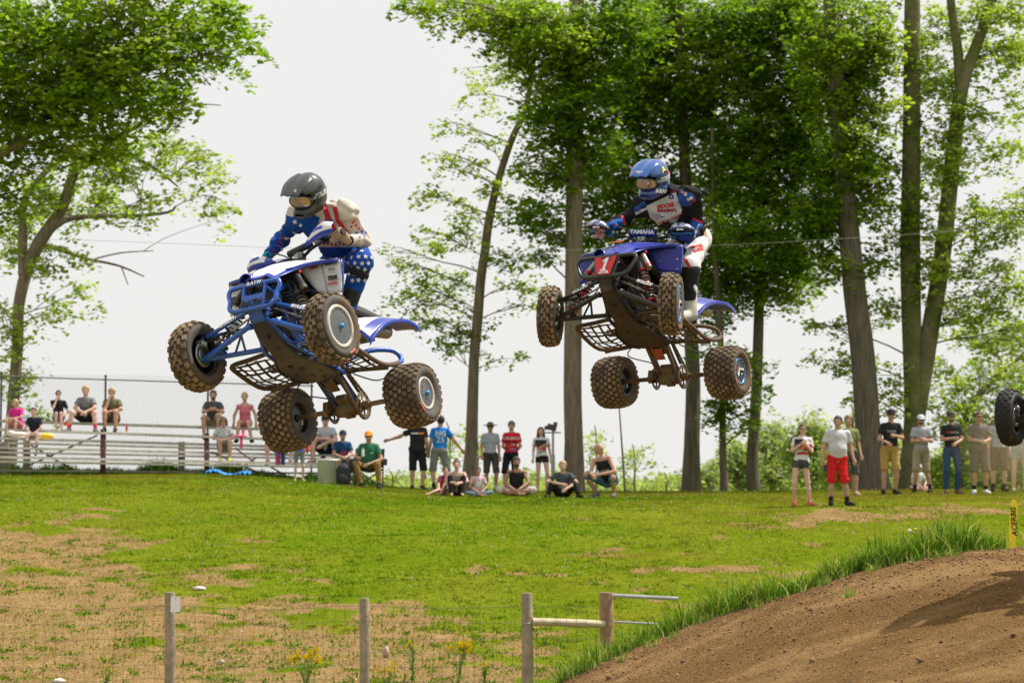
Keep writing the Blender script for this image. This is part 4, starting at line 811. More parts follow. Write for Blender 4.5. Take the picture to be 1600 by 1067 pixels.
def quad(P):
    root = empty('quad_bike'); xr, zr, zf, hw = P['xr'], P['zr'], P['zf'], .54
    fr, dk, alu = P['frame'], P['engine'], P['alu']
    def part(nm, g, m, parent=None): return g.build(nm, m, parent or root)
    stL = P['steer']
    for s in (1, -1):
        wheel('front_wheel', root, .257, P['wf'], .148, Vector((.635, s*hw, zf)), stL, True, P, s, 22, 3+s)
        wheel('rear_wheel', root, P['Rr'], .27, P['rimr'], Vector((xr, s*.52, zr)), 0, False, P, s, 26, 7+s)
    # ---- frame
    def tb(nm, lines, r, m, n=8, sp=4, parent=None):
        for L in lines: g = G(); g.tube(L, r, n, smoothpath=sp if len(L) > 2 else 0); part(nm, g, m, parent)
    for s in (1, -1):
        tb('frame_rail', [[(.70,s*.055,.14),(.52,s*.09,.05),(.38,s*.13,.005),(-.1,s*.15,0),(-.30,s*.13,.03)]], .0155, fr)
        tb('frame_tube', [[(.70,s*.06,.15),(.66,s*.08,.27),(.50,s*.11,.44),(.20,s*.12,.50)],[(.20,s*.12,.50),(-.25,s*.12,.42),(-.30,s*.13,.03)],[(.38,s*.13,.01),(.47,s*.11,.46)],[(-.22,s*.11,.44),(-.62,s*.09,.50)],[(-.28,s*.12,.2),(-.55,s*.09,.47)],[(.62,s*.09,.34),(.38,s*.13,.02)]], .0125, fr)
    tb('cross_tube', [[(.66,-.08,.27),(.66,.08,.27)],[(.52,-.09,.05),(.52,.09,.05)],[(.50,-.11,.44),(.50,.11,.44)],[(-.28,-.13,.03),(-.28,.13,.03)]], .012, fr)
    # ---- skid plate with pressed edges
    sk = [(.725,.045,.145),(.66,.062,.10),(.56,.078,.045),(.44,.085,.0),(.32,.10,-.022),(.22,.155,-.034),(.10,.185,-.038),(-.06,.185,-.04),(-.14,.15,-.038),(-.19,.10,-.034)]
    g = G(); g.sheet([[(x, y*t, z+(.012 if abs(t) == 1 else 0)) for t in (1,.93,.5,0,-.5,-.93,-1)] for x, y, z in sk], .006, sub=2); part('skid_plate', g, P['skid'])
    for x, y in ((-.10,.05),(.18,-.06),(.44,.0)): g = G(); g.lathe([(.0005,-.0475),(.017,-.0475),(.02,-.044)], 12, 'z', c=(x,y,0 if x < .4 else .042)); part('skid_bolt', g, dk)
    for x, y, l, w_, z in ((.02,.10,.022,.006,-.0425),(.02,-.10,.022,.006,-.0425),(-.04,0,.028,.007,-.0435),(.30,.05,.018,.005,-.0265),(.30,-.05,.018,.005,-.0265),(.12,0,.02,.02,-.0405),(.56,0,.03,.012,.0405)): g = G(); g.box((x,y,z), (l,w_,.0015), Matrix.Rotation(.28 if x == .56 else -.1 if x == .30 else 0,3,'Y')); part('skid_slot', g, MC['black_rubber'])
    for s in (1, -1): g = G(); g.tube([(.36,s*.085,-.018),(.22,s*.15,-.042),(.10,s*.178,-.046),(-.08,s*.178,-.048),(-.17,s*.11,-.042)], .006, 6, smoothpath=3); part('skid_rib', g, P['skid'])
    # ---- nose plate and bumper
    bt, bb, bx = P['bt'], P['bb'], .775
    g = G(); g.sheet([[(.775,.075,bb+.01),(.78,0,bb+.01),(.775,-.075,bb+.01)],[(.745,.055,.17),(.75,0,.17),(.745,-.055,.17)],[(.70,.055,.115),(.705,0,.11),(.70,-.055,.115)]], .008); part('nose_plate', g, fr if P['kind'] == 'A' else dk)
    wt, wb = P['wt'], P['wb']; zc = (bt+bb)/2
    loop = [(bx-.02,-wt+.05,bt),(bx-.02,wt-.05,bt),(bx-.015,wt-.012,bt-.012),(bx-.012,wt,bt-.05),(bx,wt-.02,zc-.01),(bx+.008,wb+.02,bb+.03),(bx+.01,wb-.01,bb+.008),(bx+.01,wb-.05,bb),(bx+.01,-wb+.05,bb),(bx+.01,-wb+.01,bb+.008),(bx+.008,-wb-.02,bb+.03),(bx,-wt+.02,zc-.01),(bx-.012,-wt,bt-.05),(bx-.015,-wt+.012,bt-.012),(bx-.02,-wt+.05,bt)]
    tb('bumper_bar', [loop], .0165, P['bumper'], 10, 3)
    vy = P['vy']; tb('bumper_upright', [[(bx-.02,s*vy[0],bt),(bx+.01,s*vy[1],bb)] for s in (1,-1)], .013, P['bumper'])
    tb('bumper_stay', [[(bx-.02,s*vy[0],bt-.03),(.60,s*.10,bt-.05)] for s in (1,-1)]+[[(bx,s*.07,bb),(.68,s*.07,.2)] for s in (1,-1)], .012, P['bumper'])
    U_, V_ = (0,1,0), (.02,0,1)
    if P['kind'] == 'A':
        g = G(); g.plate([(bx+.012,-vy[1]-.0,bb+.005),(bx+.012,vy[1],bb+.005),(bx-.002,vy[0],zc+.012),(bx-.002,-vy[0],zc+.012)], .006, (1,0,0)); bp = part('bumper_plate', g, fr)
        lettering('RATH', .062, (bx+.0225,0,zc-.055), (0,1,0), (-.1,0,1), MC['print_black'], bp, bold=.003, space=1.05)
        lettering('RATH', .034, (bx+.001,0,bt+.003), (0,1,0), (-.1,0,1), MC['print_white'], root, bold=.002, shear=.2, space=1.4)
    else:
        pl = [(bx+.030,-.062,bb+.006),(bx+.030,.062,bb+.006),(bx+.008,.098,bt-.012),(bx+.008,-.098,bt-.012)]
        g = G(); g.plate(pl, .005, (1,0,0)); bp = part('number_plate', g, MC['plate_red'])
        g = G(); g.plate([(bx+.026-(z*.12),y,zc+.006+z) for y, z in ((-.030,-.058),(.022,-.058),(.020,-.044),(.010,-.044),(.034,.060),(.012,.060),(-.018,.034),(-.014,.022),(.004,.032),(-.012,-.044),(-.033,-.044))], .0015, (1,0,.12)); g.build('numeral_one', MC['print_white'], bp)
        lettering('MOTUL', .026, (bx+.0345,0,bb+.022), (0,1,0), (-.12,0,1), MC['print_white'], bp, bold=.001, shear=.2)
        lettering('ATVMX', .022, (bx+.0165,0,bt-.026), (0,1,0), (-.12,0,1), MC['print_black'], bp, bold=.001)
    # ---- bodywork
    st = [(.735,.13,.42,.405),(.68,.16,.475,.44),(.58,.20,.56,.505),(.48,.30,.625,.570),(.385,.445,.665,.600),(.27,.455,.685,.605),(.13,.33,.69,.60)]
    ts = (1,.8,.5,.25,0,-.25,-.5,-.8,-1)
    def bz(x, z, e, t):
        return e+(z-e)*(1-abs(t)**1.6)+.018*math.exp(-((abs(t)-.5)/.2)**2)*(x > .5)
    g = G(); g.sheet([[(x-.02*abs(t)**2, w_*t, bz(x, zc_, ze, t)) for t in ts] for x, w_, zc_, ze in st], .007, mf=lambda i, j: 1 if (.14 < j < .86 and .1 < i < .93) else 0); part('hood', g, [P['plastic'], P['hoodtop']])
    for s in (1, -1):      # headlight arches
        rh = .052 if s < 0 else .03
        g = G(); g.sheet([[(.735-(.05 if s > 0 else 0),s*.075-.02+rh*math.cos(a),.415+rh*1.2*math.sin(a)) for a in np.linspace(.1,3.04,7)],[(.60,s*.08-.02+rh*math.cos(a),.47+rh*math.sin(a)) for a in np.linspace(.1,3.04,7)]], .006); part('headlight_arch', g, P['plastic'])
        g = G(); g.ell((.69,s*.075-.02,.42), (.012,rh*.9,rh), 14, 8); part('headlight', g, P['lamp'])
        # mudguard panel facing forward, with its return edge
        q = [[(.42,.16,.585),(.395,.30,.605),(.365,.455,.605)],[(.385,.20,.50),(.365,.33,.50),(.345,.455,.50)],[(.36,.27,.40),(.352,.35,.38),(.34,.455,.365)]]
        g = G(); g.sheet([[(x, s*y, z) for x, y, z in r_] for r_ in q], .005, sub=3); mg = part('mudguard', g, P['panel'])
        g = G(); g.sheet([[(.368,s*.458,.61),(.345,s*.462,.61)],[(.345,s*.458,.50),(.325,s*.46,.52)],[(.34,s*.457,.365),(.325,s*.455,.38)]], .005, sub=2); part('fender_side', g, P['plastic'])
        g = G(); g.sheet([[(.60,s*.15,.515),(.58,s*.165,.495)],[(.47,s*.295,.582),(.45,s*.30,.562)],[(.385,s*.445,.612),(.372,s*.45,.588)]], .006, sub=3); part('fender_edge', g, P['plastic'])
        g = G(); g.sheet([[(.40,s*.15,.58),(.33,s*.12,.60)],[(.38,s*.185,.47),(.30,s*.15,.50)],[(.35,s*.26,.39),(.26,s*.17,.42)]], .005, sub=2); part('inner_guard', g, P['inner'])
        if P['kind'] == 'A':
            n = Vector((-.06,0,0)); fu = Vector((-.045,.10*1,.0)) if s > 0 else Vector((.045,.10,0))
            def lt(t, sz, y, z, m, **k): 
                xx = .3525+(z-.38)*.09+.006+(.455-y)*.28*.35
                lettering(t, sz, (xx+.012, s*y, z), (-s*.13,1,0) , (.1,0,1), m, mg, **k)
            B_, R_ = MC['print_black'], MC['print_red2']
            yo = .385
            lt('HELLOCK' if s > 0 else 'HELL', .021, .398, .577, B_, bold=.001, shear=.3); lt('/\\/\\/\\', .030, .398, .535, B_, bold=.0005); lt('_____', .020, .398, .520, B_); lt('TDR', .036, .398, .473, B_, bold=.004, shear=.35, space=1.05); lt('MAXXM', .020, .398, .432, R_, bold=.0015, shear=.2); lt('UFO', .032, .262, .572, R_, bold=.002, shear=.3)
            g = G(); g.tube([(.400,s*.318,.598),(.380,s*.335,.50),(.362,s*.345,.395)], .002, 4); part('seam_line', g, B_, mg)
        else:
            for y, z in ((.43,.58),(.43,.48),(.43,.40),(.33,.56),(.30,.47)): g = G(); g.ell((.352+(z-.365)*.10+(.455-y)*.2,s*y,z), (.006,.006,.006), 7, 4); part('rivet', g, P['bolt'], mg)
    # tank cover, seat, tail
    g = G(); g.sheet([[(.34,.09*t,.67-.03*t*t) for t in (1,.5,0,-.5,-1)],[(.20,.13*t,.72-.06*t*t) for t in (1,.5,0,-.5,-1)],[(.0,.14*t,.69-.08*t*t) for t in (1,.5,0,-.5,-1)],[(-.14,.12*t,.63-.06*t*t) for t in (1,.5,0,-.5,-1)]], .02); part('tank_cover', g, P['plastic'])
    g = G(); g.sheet([[(-.08,.10*t,.655-.09*abs(t)**3) for t in (1,.7,.35,0,-.35,-.7,-1)],[(-.35,.13*t,.62-.09*abs(t)**3) for t in (1,.7,.35,0,-.35,-.7,-1)],[(-.62,.13*t,.645-.08*abs(t)**3) for t in (1,.7,.35,0,-.35,-.7,-1)],[(-.82,.11*t,.665-.06*abs(t)**3) for t in (1,.7,.35,0,-.35,-.7,-1)]], .05); part('seat', g, P['seat'])
    for s in (1, -1):
        rr = [[(-.30,.125,.42),(-.34,.20,.35),(-.38,.265,.27)],[(-.44,.125,.50),(-.47,.22,.46),(-.49,.29,.41)],[(-.62,.125,.565),(-.64,.22,.555),(-.66,.30,.525)],[(-.84,.13,.59),(-.85,.22,.595),(-.87,.325,.588)],[(-1.0,.15,.585),(-1.03,.22,.59),(-1.07,.315,.588)]]
        g = G(); g.sheet([[(x, s*y, z) for x, y, z in r_] for r_ in rr], .007, mf=lambda i, j: 1 if (j < .55 and i < .75) else 0); part('rear_fender', g, [P['plastic'], P['tail']])
        g = G(); g.sheet([[(x, s*(y+.006), z+.004), (x, s*(y+.004), z-.028)] for x, y, z in [q_[-1] for q_ in rr]], .005, sub=3); part('fender_lip', g, P['plastic'])
        g = G(); g.sheet([[(.12,s*.145,.60),(.10,s*.15,.48)],[(-.10,s*.14,.58),(-.10,s*.15,.45)],[(-.32,s*.13,.56),(-.30,s*.14,.42)]], .006); part('side_cover', g, P['tail'])
    g = G(); g.sheet([[(-.80,.12*t,.63) for t in (1,0,-1)],[(-1.02,.11*t,.60) for t in (1,0,-1)]], .006); part('tail_panel', g, P['tail'])
    g = G(); g.box((-.5,0,.50), (.28,.09,.06)); part('airbox', g, MC['black_plastic'])
    # ---- nerf bars with webbing nets
    for s in (1, -1):
        nl_ = [(.36,.14,.02),(.345,.30,.005),(.315,.455,.0),(.20,.485,-.01),(-.10,.495,-.02),(-.30,.48,.03),(-.53,.43,.13)]
        tb('nerf_bar', [[(x, s*y, z) for x, y, z in nl_]], .0175, P['nerf'], 10, 3)
        tb('heel_guard', [[(-.36,s*.465,.05),(-.53,s*.43,.13),(-.585,s*.415,.17),(-.58,s*.39,.22),(-.54,s*.34,.245),(-.42,s*.25,.22),(-.30,s*.16,.14)]], .019, P['heel'], 8, 3)
        tb('nerf_stay', [[(-.22,s*.15,.02),(-.26,s*.48,-.005)]], .016, P['nerf'])
        net = []
        def NP(u, v): x = .31-.53*u; yi = .15+.03*u; yo = .455+.03*math.sin(u*3.14); return Vector((x, s*(yi+(yo-yi)*v), -.004-.03*math.sin(v*3.14)*math.sin(u*3.14)+.008*math.sin(u*17+v*5)))
        for k in range(7):
            u = .03+k/6*.94+.012*math.sin(k*2.3); g = G(); g.sheet([[NP(u-.018, v), NP(u+.018+.006*math.sin(k), v)] for v in (0,.33,.66,1)], .004, sub=2); part('net_strap', g, P['net'])
        for k in range(4):
            v = .14+k/3*.72; g = G(); g.sheet([[NP(u, v-.034), NP(u, v+.03+.01*math.sin(k*3))] for u in (0,.25,.5,.75,1)], .004, sub=2); part('net_strap', g, P['net'])
        g = G(); g.box((-.03,s*.27,.055), (.035,.085,.012), Matrix.Rotation(.0,3,'X')); 
        for k in range(6): g.box((-.06+.0*k+(.06 if k%2 else 0),s*(.20+.028*k),.07), (.004,.008,.012))
        part('footpeg', g, P['alu'])
    # ---- engine
    g = G(); g.box((.05,0,.16), (.17,.105,.12)); g.lathe([(.0005,-.15),(.10,-.15),(.11,-.13),(.11,.13),(.10,.15),(.0005,.15)], 24, c=(.06,0,.15)); g.lathe([(.0005,-.14),(.075,-.14),(.08,.14),(.0005,.14)], 20, c=(-.10,0,.12)); part('crankcase', g, dk)
    for k in range(6): g = G(); g.box((.13+.012*k,0,.285+.022*k), (.075,.075,.004), Matrix.Rotation(-.25,3,'Y')); part('cooling_fin', g, alu)
    g = G(); g.box((.16,0,.34), (.06,.06,.09), Matrix.Rotation(-.25,3,'Y')); g.box((.20,0,.44), (.075,.07,.035), Matrix.Rotation(-.25,3,'Y')); part('cylinder_head', g, alu)
    g = G(); g.tube([(.26,.02,.40),(.36,.05,.36),(.38,.10,.25),(.28,.15,.16),(.0,.17,.20),(-.35,.16,.36)], .02, 10, smoothpath=4); part('exhaust_header', g, P['pipe'])
    g = G(); g.tube([(-.35,.16,.36),(-.48,.17,.42),(-.80,.18,.50)], [.03,.05,.05], 14); part('silencer', g, alu)
    g = G(); g.box((.44,0,.36), (.022,.13,.11)); part('radiator', g, MC['black_plastic'])
    for k in range(8): g = G(); g.box((.465,0,.27+.026*k), (.003,.12,.003)); part('radiator_fin', g, alu)
    for s in (1,-1): g = G(); g.tube([(.46,s*.10,.46),(.36,s*.14,.42),(.22,s*.10,.40)], .014, 8, smoothpath=3); part('coolant_hose', g, MC['black_plastic'])
    for k, pts in enumerate(([(.62,.1,.3),(.55,.2,.15),(.60,.35,.12),(.63,.46,.08)],[(.62,-.1,.3),(.55,-.2,.17),(.60,-.35,.13),(.63,-.46,.08)],[(-.2,-.14,.05),(-.32,-.3,-.03),(-.42,-.12,-.08),(xr,-.13,zr+.08)],[(.5,.08,.55),(.55,.14,.42),(.45,.16,.3)],[(-.26,.2,.0),(-.34,.34,-.05),(-.48,.38,.03)])):
        g = G(); g.tube(pts, .0055, 6, smoothpath=5); part('brake_hose', g, MC['black_rubber'])
    for k, (c, h_) in enumerate((((.56,0,.33),(.05,.07,.05)),((.58,-.05,.24),(.04,.03,.05)),((.36,-.09,.2),(.06,.03,.07)),((.34,.09,.14),(.05,.03,.05)),((.30,0,.56),(.10,.08,.05)))): g = G(); g.box(c, h_); part('bracket', g, dk)
    # ---- front suspension
    for s in (1, -1):
        lb, ub = (.635,s*.485,zf-.035), (.625,s*.47,zf+.135)
        fm, rm = (.665,s*.085,.12), (.42,s*.13,.03); ufm, urm = (.63,s*.10,.255), (.44,s*.13,.20)
        def lp(a, b, t): return tuple(a[i]+(b[i]-a[i])*t for i in range(3))
        g = G(); g.tube([fm, lb], .0205, 10); g.tube([rm, lb], .0185, 10); g.tube([lp(fm,lb,.22), lp(rm,lb,.30)], .009, 6); g.tube([lp(fm,lb,.18), lp(rm,lb,.48)], .009, 6); g.tube([lp(fm,lb,.66), lp(rm,lb,.66)], .012, 6); g.box(lp(lp(fm,lb,.66), lp(rm,lb,.66),.5), (.035,.02,.012)); part('lower_arm', g, P['arm'])
        g = G(); g.tube([ufm, ub], .0150, 8); g.tube([urm, ub], .0140, 8); g.tube([lp(ufm,ub,.6), lp(urm,ub,.6)], .009, 6); part('upper_arm', g, P['arm'])
        a, b = Vector(lp(ufm,ub,.16)), Vector(lp(ufm,ub,.86)); d = (b-a) if s > 0 else (a-b); o_ = (a+b)/2+Vector((.0175,0,.002))
        lettering('WALSH', .036, o_, d, (-.3,0,1), MC['print_white'], root, bold=.002, shear=.3, space=1.35)
        g = G(); g.tube([(.60,s*.06,.24),(.60,s*.40,zf+.09)], .0085, 8); g.ell((.60,s*.41,zf+.09), (.016,.016,.016)); part('tie_rod', g, alu)
        # shock: body, spring, piggyback reservoir
        a, b = Vector(lp(lp(fm,lb,.68), lp(rm,lb,.68), .5))+Vector((0,0,.02)), Vector((.50,s*.15,.47)); d = b-a
        g = G(); g.tube([a, a+d*.30], .011, 8); g.tube([a+d*.52, b], .030, 14); sh = part('shock', g, P['shock'])
        sp_ = []; nrm = d.normalized(); e1 = nrm.cross(Vector((1,0,0))).normalized(); e2 = nrm.cross(e1)
        for k in range(9*10+1): t = k/90; an = t*2*math.pi*9; sp_.append(a+d*(.06+.62*t)+(e1*math.cos(an)+e2*math.sin(an))*.036)
        g = G(); g.tube(sp_, .0062, 5); part('spring', g, P['spring'], sh)
        g = G(); g.tube([a+d*.04, a+d*.07], .042, 14); part('spring_collar', g, P['collar'], sh); g = G(); g.tube([a+d*.68, a+d*.715], .043, 14); part('spring_collar', g, P['collar'], sh)
        g = G(); g.tube([a+d*.30, a+d*.44], .0335, 14); part('sticker_band', g, P['collar2'], sh)
        c0 = Vector((.53,s*.205,.47)); c1 = Vector((.56,s*.285,.345)); g = G(); g.tube([c0, c1], .026, 14); g.ell(c0, (.026,.026,.026)); part('reservoir', g, P['shock'], sh)
        g = G(); g.tube([c1-(c1-c0)*.24, c1-(c1-c0)*.06], .0275, 14); part('reservoir_band', g, P['collar'], sh); g = G(); g.ell(c0+Vector((.0,.02*s,.03)), (.012,.012,.016)); part('adjuster', g, MC['red_anod'], sh)
        g = G(); g.tube([b, c0], .02, 8); part('shock_bridge', g, P['shock'], sh)
        # knuckle, hub, brake
        K = Matrix.Translation((.635,s*.50,zf)) @ Matrix.Rotation(stL, 4, 'Z'); g = G(); g.tube([(0,0,-.05),(0,0,.14)], .02, 8); g.lathe([(.0005,-.035),(.032,-.035),(.036,.02),(.0005,.02)], 16); g.box((-.05,-.01*s,.03), (.04,.012,.015)); kn = g.build('knuckle', P['knuckle'], root); kn.matrix_local = K
        g = G(); g.lathe([(.045,-.002),(.088,-.002),(.088,.002),(.045,.002)], 28, closed=True); g.lathe([(.02,-.003),(.05,-.003),(.05,.003),(.02,.003)], 20, closed=True); bd_ = g.build('brake_disc', P['steel'], root); bd_.matrix_local = K @ Matrix.Translation((0,-s*.012,0))
        g = G(); g.box((0,0,0), (.032,.024,.022)); g.ell((-.012,-s*.02,0), (.016,.014,.016)); g.ell((.015,-s*.02,0), (.014,.014,.014)); bc = g.build('brake_caliper', P['caliper'], root); bc.matrix_local = K @ Matrix.Translation((.02,-s*.012,.075))
    # ---- rear end
    pv = Vector((-.15,0,.06)); ax = Vector((xr,0,zr)); dd = ax-pv
    for s in (1, -1):
        g = G(); a = pv+Vector((0,s*.11,0)); b = ax+Vector((0,s*.055,0)); m_ = (a+b)/2
        R = Matrix((dd.normalized(), Vector((0,1,0)), dd.normalized().cross(Vector((0,1,0))))).transposed(); g.box(m_+Vector((0,0,.0)), (dd.length/2,.015,.026), R); part('swingarm_leg', g, P['swing'])
    g = G(); g.box(pv+dd*.36, (.03,.085,.018), R); part('swingarm_bridge', g, P['swing']); g = G(); g.box(pv+dd*.82, (.045,.05,.02), R); part('swingarm_bridge', g, P['carrier'])
    g = G(); g.lathe([(.0005,-.10),(.056,-.10),(.062,-.06),(.062,.06),(.056,.085),(.0005,.085)], 22, c=ax); g.box(ax+Vector((0,0,-.055)), (.035,.035,.014)); part('axle_carrier', g, P['carrier'])
    g = G(); g.tube([ax+Vector((0,-.44,0)), ax+Vector((0,.44,0))], .0185, 14); g.tube([ax+Vector((0,-.20,0)), ax+Vector((0,-.15,0))], .036, 14); g.tube([ax+Vector((0,.10,0)), ax+Vector((0,.17,0))], .034, 14); part('rear_axle', g, P['axle'])
    def ring(c, ro, ri, th, teeth, holes, m, nm, hub=.035):
        g = G(); n = teeth*2 if teeth else 40; V = []
        for k in range(n):
            t = 2*math.pi*k/n; q = ro+(.006 if (teeth and k % 2) else 0)
            for rr_, yy in ((ri,-th),(q,-th),(q,th),(ri,th)): V.append(Vector((rr_*math.cos(t), yy, rr_*math.sin(t)))+c)
        g.add(V, [[k*4+j, k*4+(j+1)%4, ((k+1)%n)*4+(j+1)%4, ((k+1)%n)*4+j] for k in range(n) for j in range(4)], 0, False)
        for k in range(holes):
            t = 2*math.pi*k/holes; g.tube([c+Vector((hub*math.cos(t),0,hub*math.sin(t))), c+Vector((ri*1.04*math.cos(t+.25),0,ri*1.04*math.sin(t+.25)))], .0075, 4)
        g.lathe([(.02,-th),(hub+.006,-th),(hub+.006,th),(.02,th)], 20, c=c, closed=True); part(nm, g, m)
    ring(ax+Vector((0,.115,0)), .094, .072, .003, 34, 6, P['sprocket'], 'sprocket')
    ring(ax+Vector((0,-.135,0)), .092, .066, .002, 22, 6, P['discbrown'], 'rear_brake_disc')
    g = G(); g.box(ax+Vector((.085,-.135,-.0)), (.028,.022,.035)); g.box(ax+Vector((.05,-.11,.02)), (.05,.008,.012)); part('rear_caliper', g, P['carrier'])
    # chain: link by link would be finer than a pixel, so it is one loop of joined links
    g = G(); f = Vector((-.10,.115,.10)); rf, rb = .032, .098; u = (ax-f); u.y = 0; u.normalize(); n_ = Vector((u.z,0,-u.x)); L = []
    A0, B0 = f+n_*rf, ax+Vector((0,.115,0))+n_*rb; A1, B1 = f-n_*rf, ax+Vector((0,.115,0))-n_*rb
    for t in np.linspace(0,1,24): L.append(A0.lerp(B0, t))
    for t in np.linspace(0,math.pi,14)[1:-1]: L.append(ax+Vector((0,.115,0))+n_*rb*math.cos(t)+u*rb*math.sin(t))
    for t in np.linspace(0,1,24): L.append(B1.lerp(A1, t))
    for t in np.linspace(0,math.pi,8)[1:-1]: L.append(f-n_*rf*math.cos(t)-u*rf*math.sin(t))
    L.append(A0)
    for k, (a, b) in enumerate(zip(L[:-1], L[1:])):
        d = (b-a); q = d.normalized(); R2 = Matrix((q, Vector((0,1,0)), q.cross(Vector((0,1,0))))).transposed(); g.box((a+b)/2, (d.length*.55,.006+.002*(k%2),.0065), R2)
    o = part('chain', g, P['chain']); o['kind'] = 'stuff'
    g = G(); g.box(pv+dd*.55+Vector((0,.115,.055)), (dd.length*.30,.012,.004), R); part('chain_guard', g, P['carrier'])
    a, b = pv+dd*.52+Vector((0,-.0,.03)), Vector((-.12,0,.40)); d = b-a; g = G(); g.tube([a, a+d*.4], .014, 8); g.tube([a+d*.5, b], .036, 14); sh = part('rear_shock', g, P['shock'])
    nrm = d.normalized(); e1 = nrm.cross(Vector((0,1,0))).normalized(); e2 = nrm.cross(e1); g = G(); g.tube([a+d*(.12+.6*k/80)+(e1*math.cos(k/80*50)+e2*math.sin(k/80*50))*.043 for k in range(81)], .008, 5); part('spring', g, P['spring2'], sh)
    g = G(); g.box(pv+dd*.36+Vector((0,0,-.035)), (.055,.042,.006), R); g.tube([pv+dd*.3+Vector((0,-.04,-.03)), pv+Vector((.0,-.04,-.03))], .012, 8); part('linkage', g, P['link'])
    # ---- handlebar
    H = P['bar']; hl, hr, hc = Vector(H['L']), Vector(H['R']), Vector(H['C'])
    ud = (hl-hr).normalized(); fw = ud.cross(Vector((0,0,1))).normalized(); fw = -fw if fw.x < 0 else fw
    g = G(); g.tube([hr-ud*.03, hr+ud*.12, hc-ud*.12+Vector((0,0,-.03)), hc-ud*.05+Vector((0,0,-.055)), hc+ud*.05+Vector((0,0,-.055)), hc+ud*.12+Vector((0,0,-.03)), hl-ud*.12, hl+ud*.03], .0125, 10, smoothpath=4); part('handlebar', g, MC['black_metal'])
    for q, s in ((hl, 1), (hr, -1)):
        g = G(); g.tube([q-ud*s*.075, q+ud*s*.055], .0185, 12); g.tube([q+ud*s*.05, q+ud*s*.058], .024, 12); part('grip', g, MC['black_rubber'])
        g = G(); c = q-ud*s*.12; g.tube([c+fw*.02, c+fw*.05+ud*s*.02, c+fw*.065+ud*s*.17], [.009,.008,.006], 6); g.box(c, (.02,.02,.02)); part('lever', g, P['lever'])
        # hand guard
        c = q+fw*.10+ud*s*(-.03); up_ = Vector((0,0,1)); 
        pr = P['guard']; rows = []
        for t, zt_, zb_, fx in pr: rows.append([c+ud*s*t+up_*(zt_+(zb_-zt_)*k)+fw*(fx+.022*math.sin(k*3.14)) for k in (0,.5,1)])
        g = G(); g.sheet(rows, .004, mf=lambda i, j: 1 if (.06 < j < .66 and i > .25) else 0); hg = part('handguard', g, [P['guard_edge'], P['guard_face']])
        mid = c+ud*s*P['gtc']+fw*(P['gtx'])+up_*(P['gtz']); lettering(P['gtext'], .026, mid, ud, (0,0,1), P['gtm'], hg, bold=.001, shear=.3)
        g = G(); g.tube([c+ud*s*-.08+fw*-.0, q-ud*s*.13], .007, 6); part('guard_mount', g, MC['black_plastic'])
    g = G(); g.tube([hc+Vector((-.02,0,-.05)), Vector((.30,0,.50))], .022, 10); g.box(hc+Vector((0,0,-.05)), (.03,.035,.022)); part('steering_stem', g, alu)
    g = G(); g.tube([hc-ud*.11+Vector((0,0,.008)), hc+ud*.11+Vector((0,0,.008))], P['pad'], 12); pd = part('bar_pad', g, P['padm'])
    if P['kind'] == 'B': lettering('YAMAHA', .05, hc+fw*(P['pad']+.002)+Vector((0,0,.008)), ud, (0,0,1), MC['print_white'], pd, bold=.001)
    for k, pts in enumerate(([hl-ud*.13, hl-ud*.16+fw*.12+Vector((0,0,-.03)), hc+fw*.12+Vector((0,0,-.12)), Vector((.42,.04,.60))],[hr+ud*.13, hr+ud*.16+fw*.10+Vector((0,0,.05)), hc+fw*.10+Vector((0,0,-.10)), Vector((.40,-.05,.60))])): g = G(); g.tube(pts, .005, 6, smoothpath=5); part('cable', g, MC['black_rubber'])
    if P['kind'] == 'B':
        for x, y, t, sz, m in ((.55,.0,'FLY',.05,'print_white'),(.62,-.0,'DWT',.045,'print_orange')): lettering(t, sz, (x,y,.63 if x < .6 else .58), (0,1,0), (-.75,0,.6), MC[m], root, shear=.2, bold=.002)
    else:
        lettering('YFZ', .06, (.47,.0,.655), (0,1,0), (-.8,0,.45), MC['print_blue'], root, shear=.2, bold=.002)
        lettering('450', .05, (.09,.215,.665), (0,1,0), (-1,0,0), MC['print_blue'], root)
    return root
def common(tag_):
    for n, c, k in (('black_plastic',(.02,.02,.022),dict(rough=.5)),('black_rubber',(.018,.018,.018),dict(rough=.7)),('black_metal',(.025,.025,.028),dict(rough=.35,metal=.4)),('print_black',(.02,.02,.02),dict(rough=.6)),('print_white',(.8,.8,.8),dict(rough=.5)),('print_orange',(.8,.2,.02),dict(rough=.5)),('print_red2',(.6,.02,.04),dict(rough=.5)),('print_blue',(.02,.06,.5),dict(rough=.5)),('plate_red',(.62,.015,.02),dict(rough=.4,mud=.28,ms=14)),('sticker_red',(.45,.08,.03),dict(rough=.6,mud=.3)),('red_anod',(.5,.02,.02),dict(rough=.3,metal=.4))): M(n, c, **k)
common('')
tyre_tread = M('muddy_tread', (.13,.088,.052), .9, col2=(.23,.16,.095), vs=9, var=.45, bump=.5, bs=60); tread_floor = M('tread_groove', (.06,.042,.027), .95, var=.4, vs=20, bump=.6); 
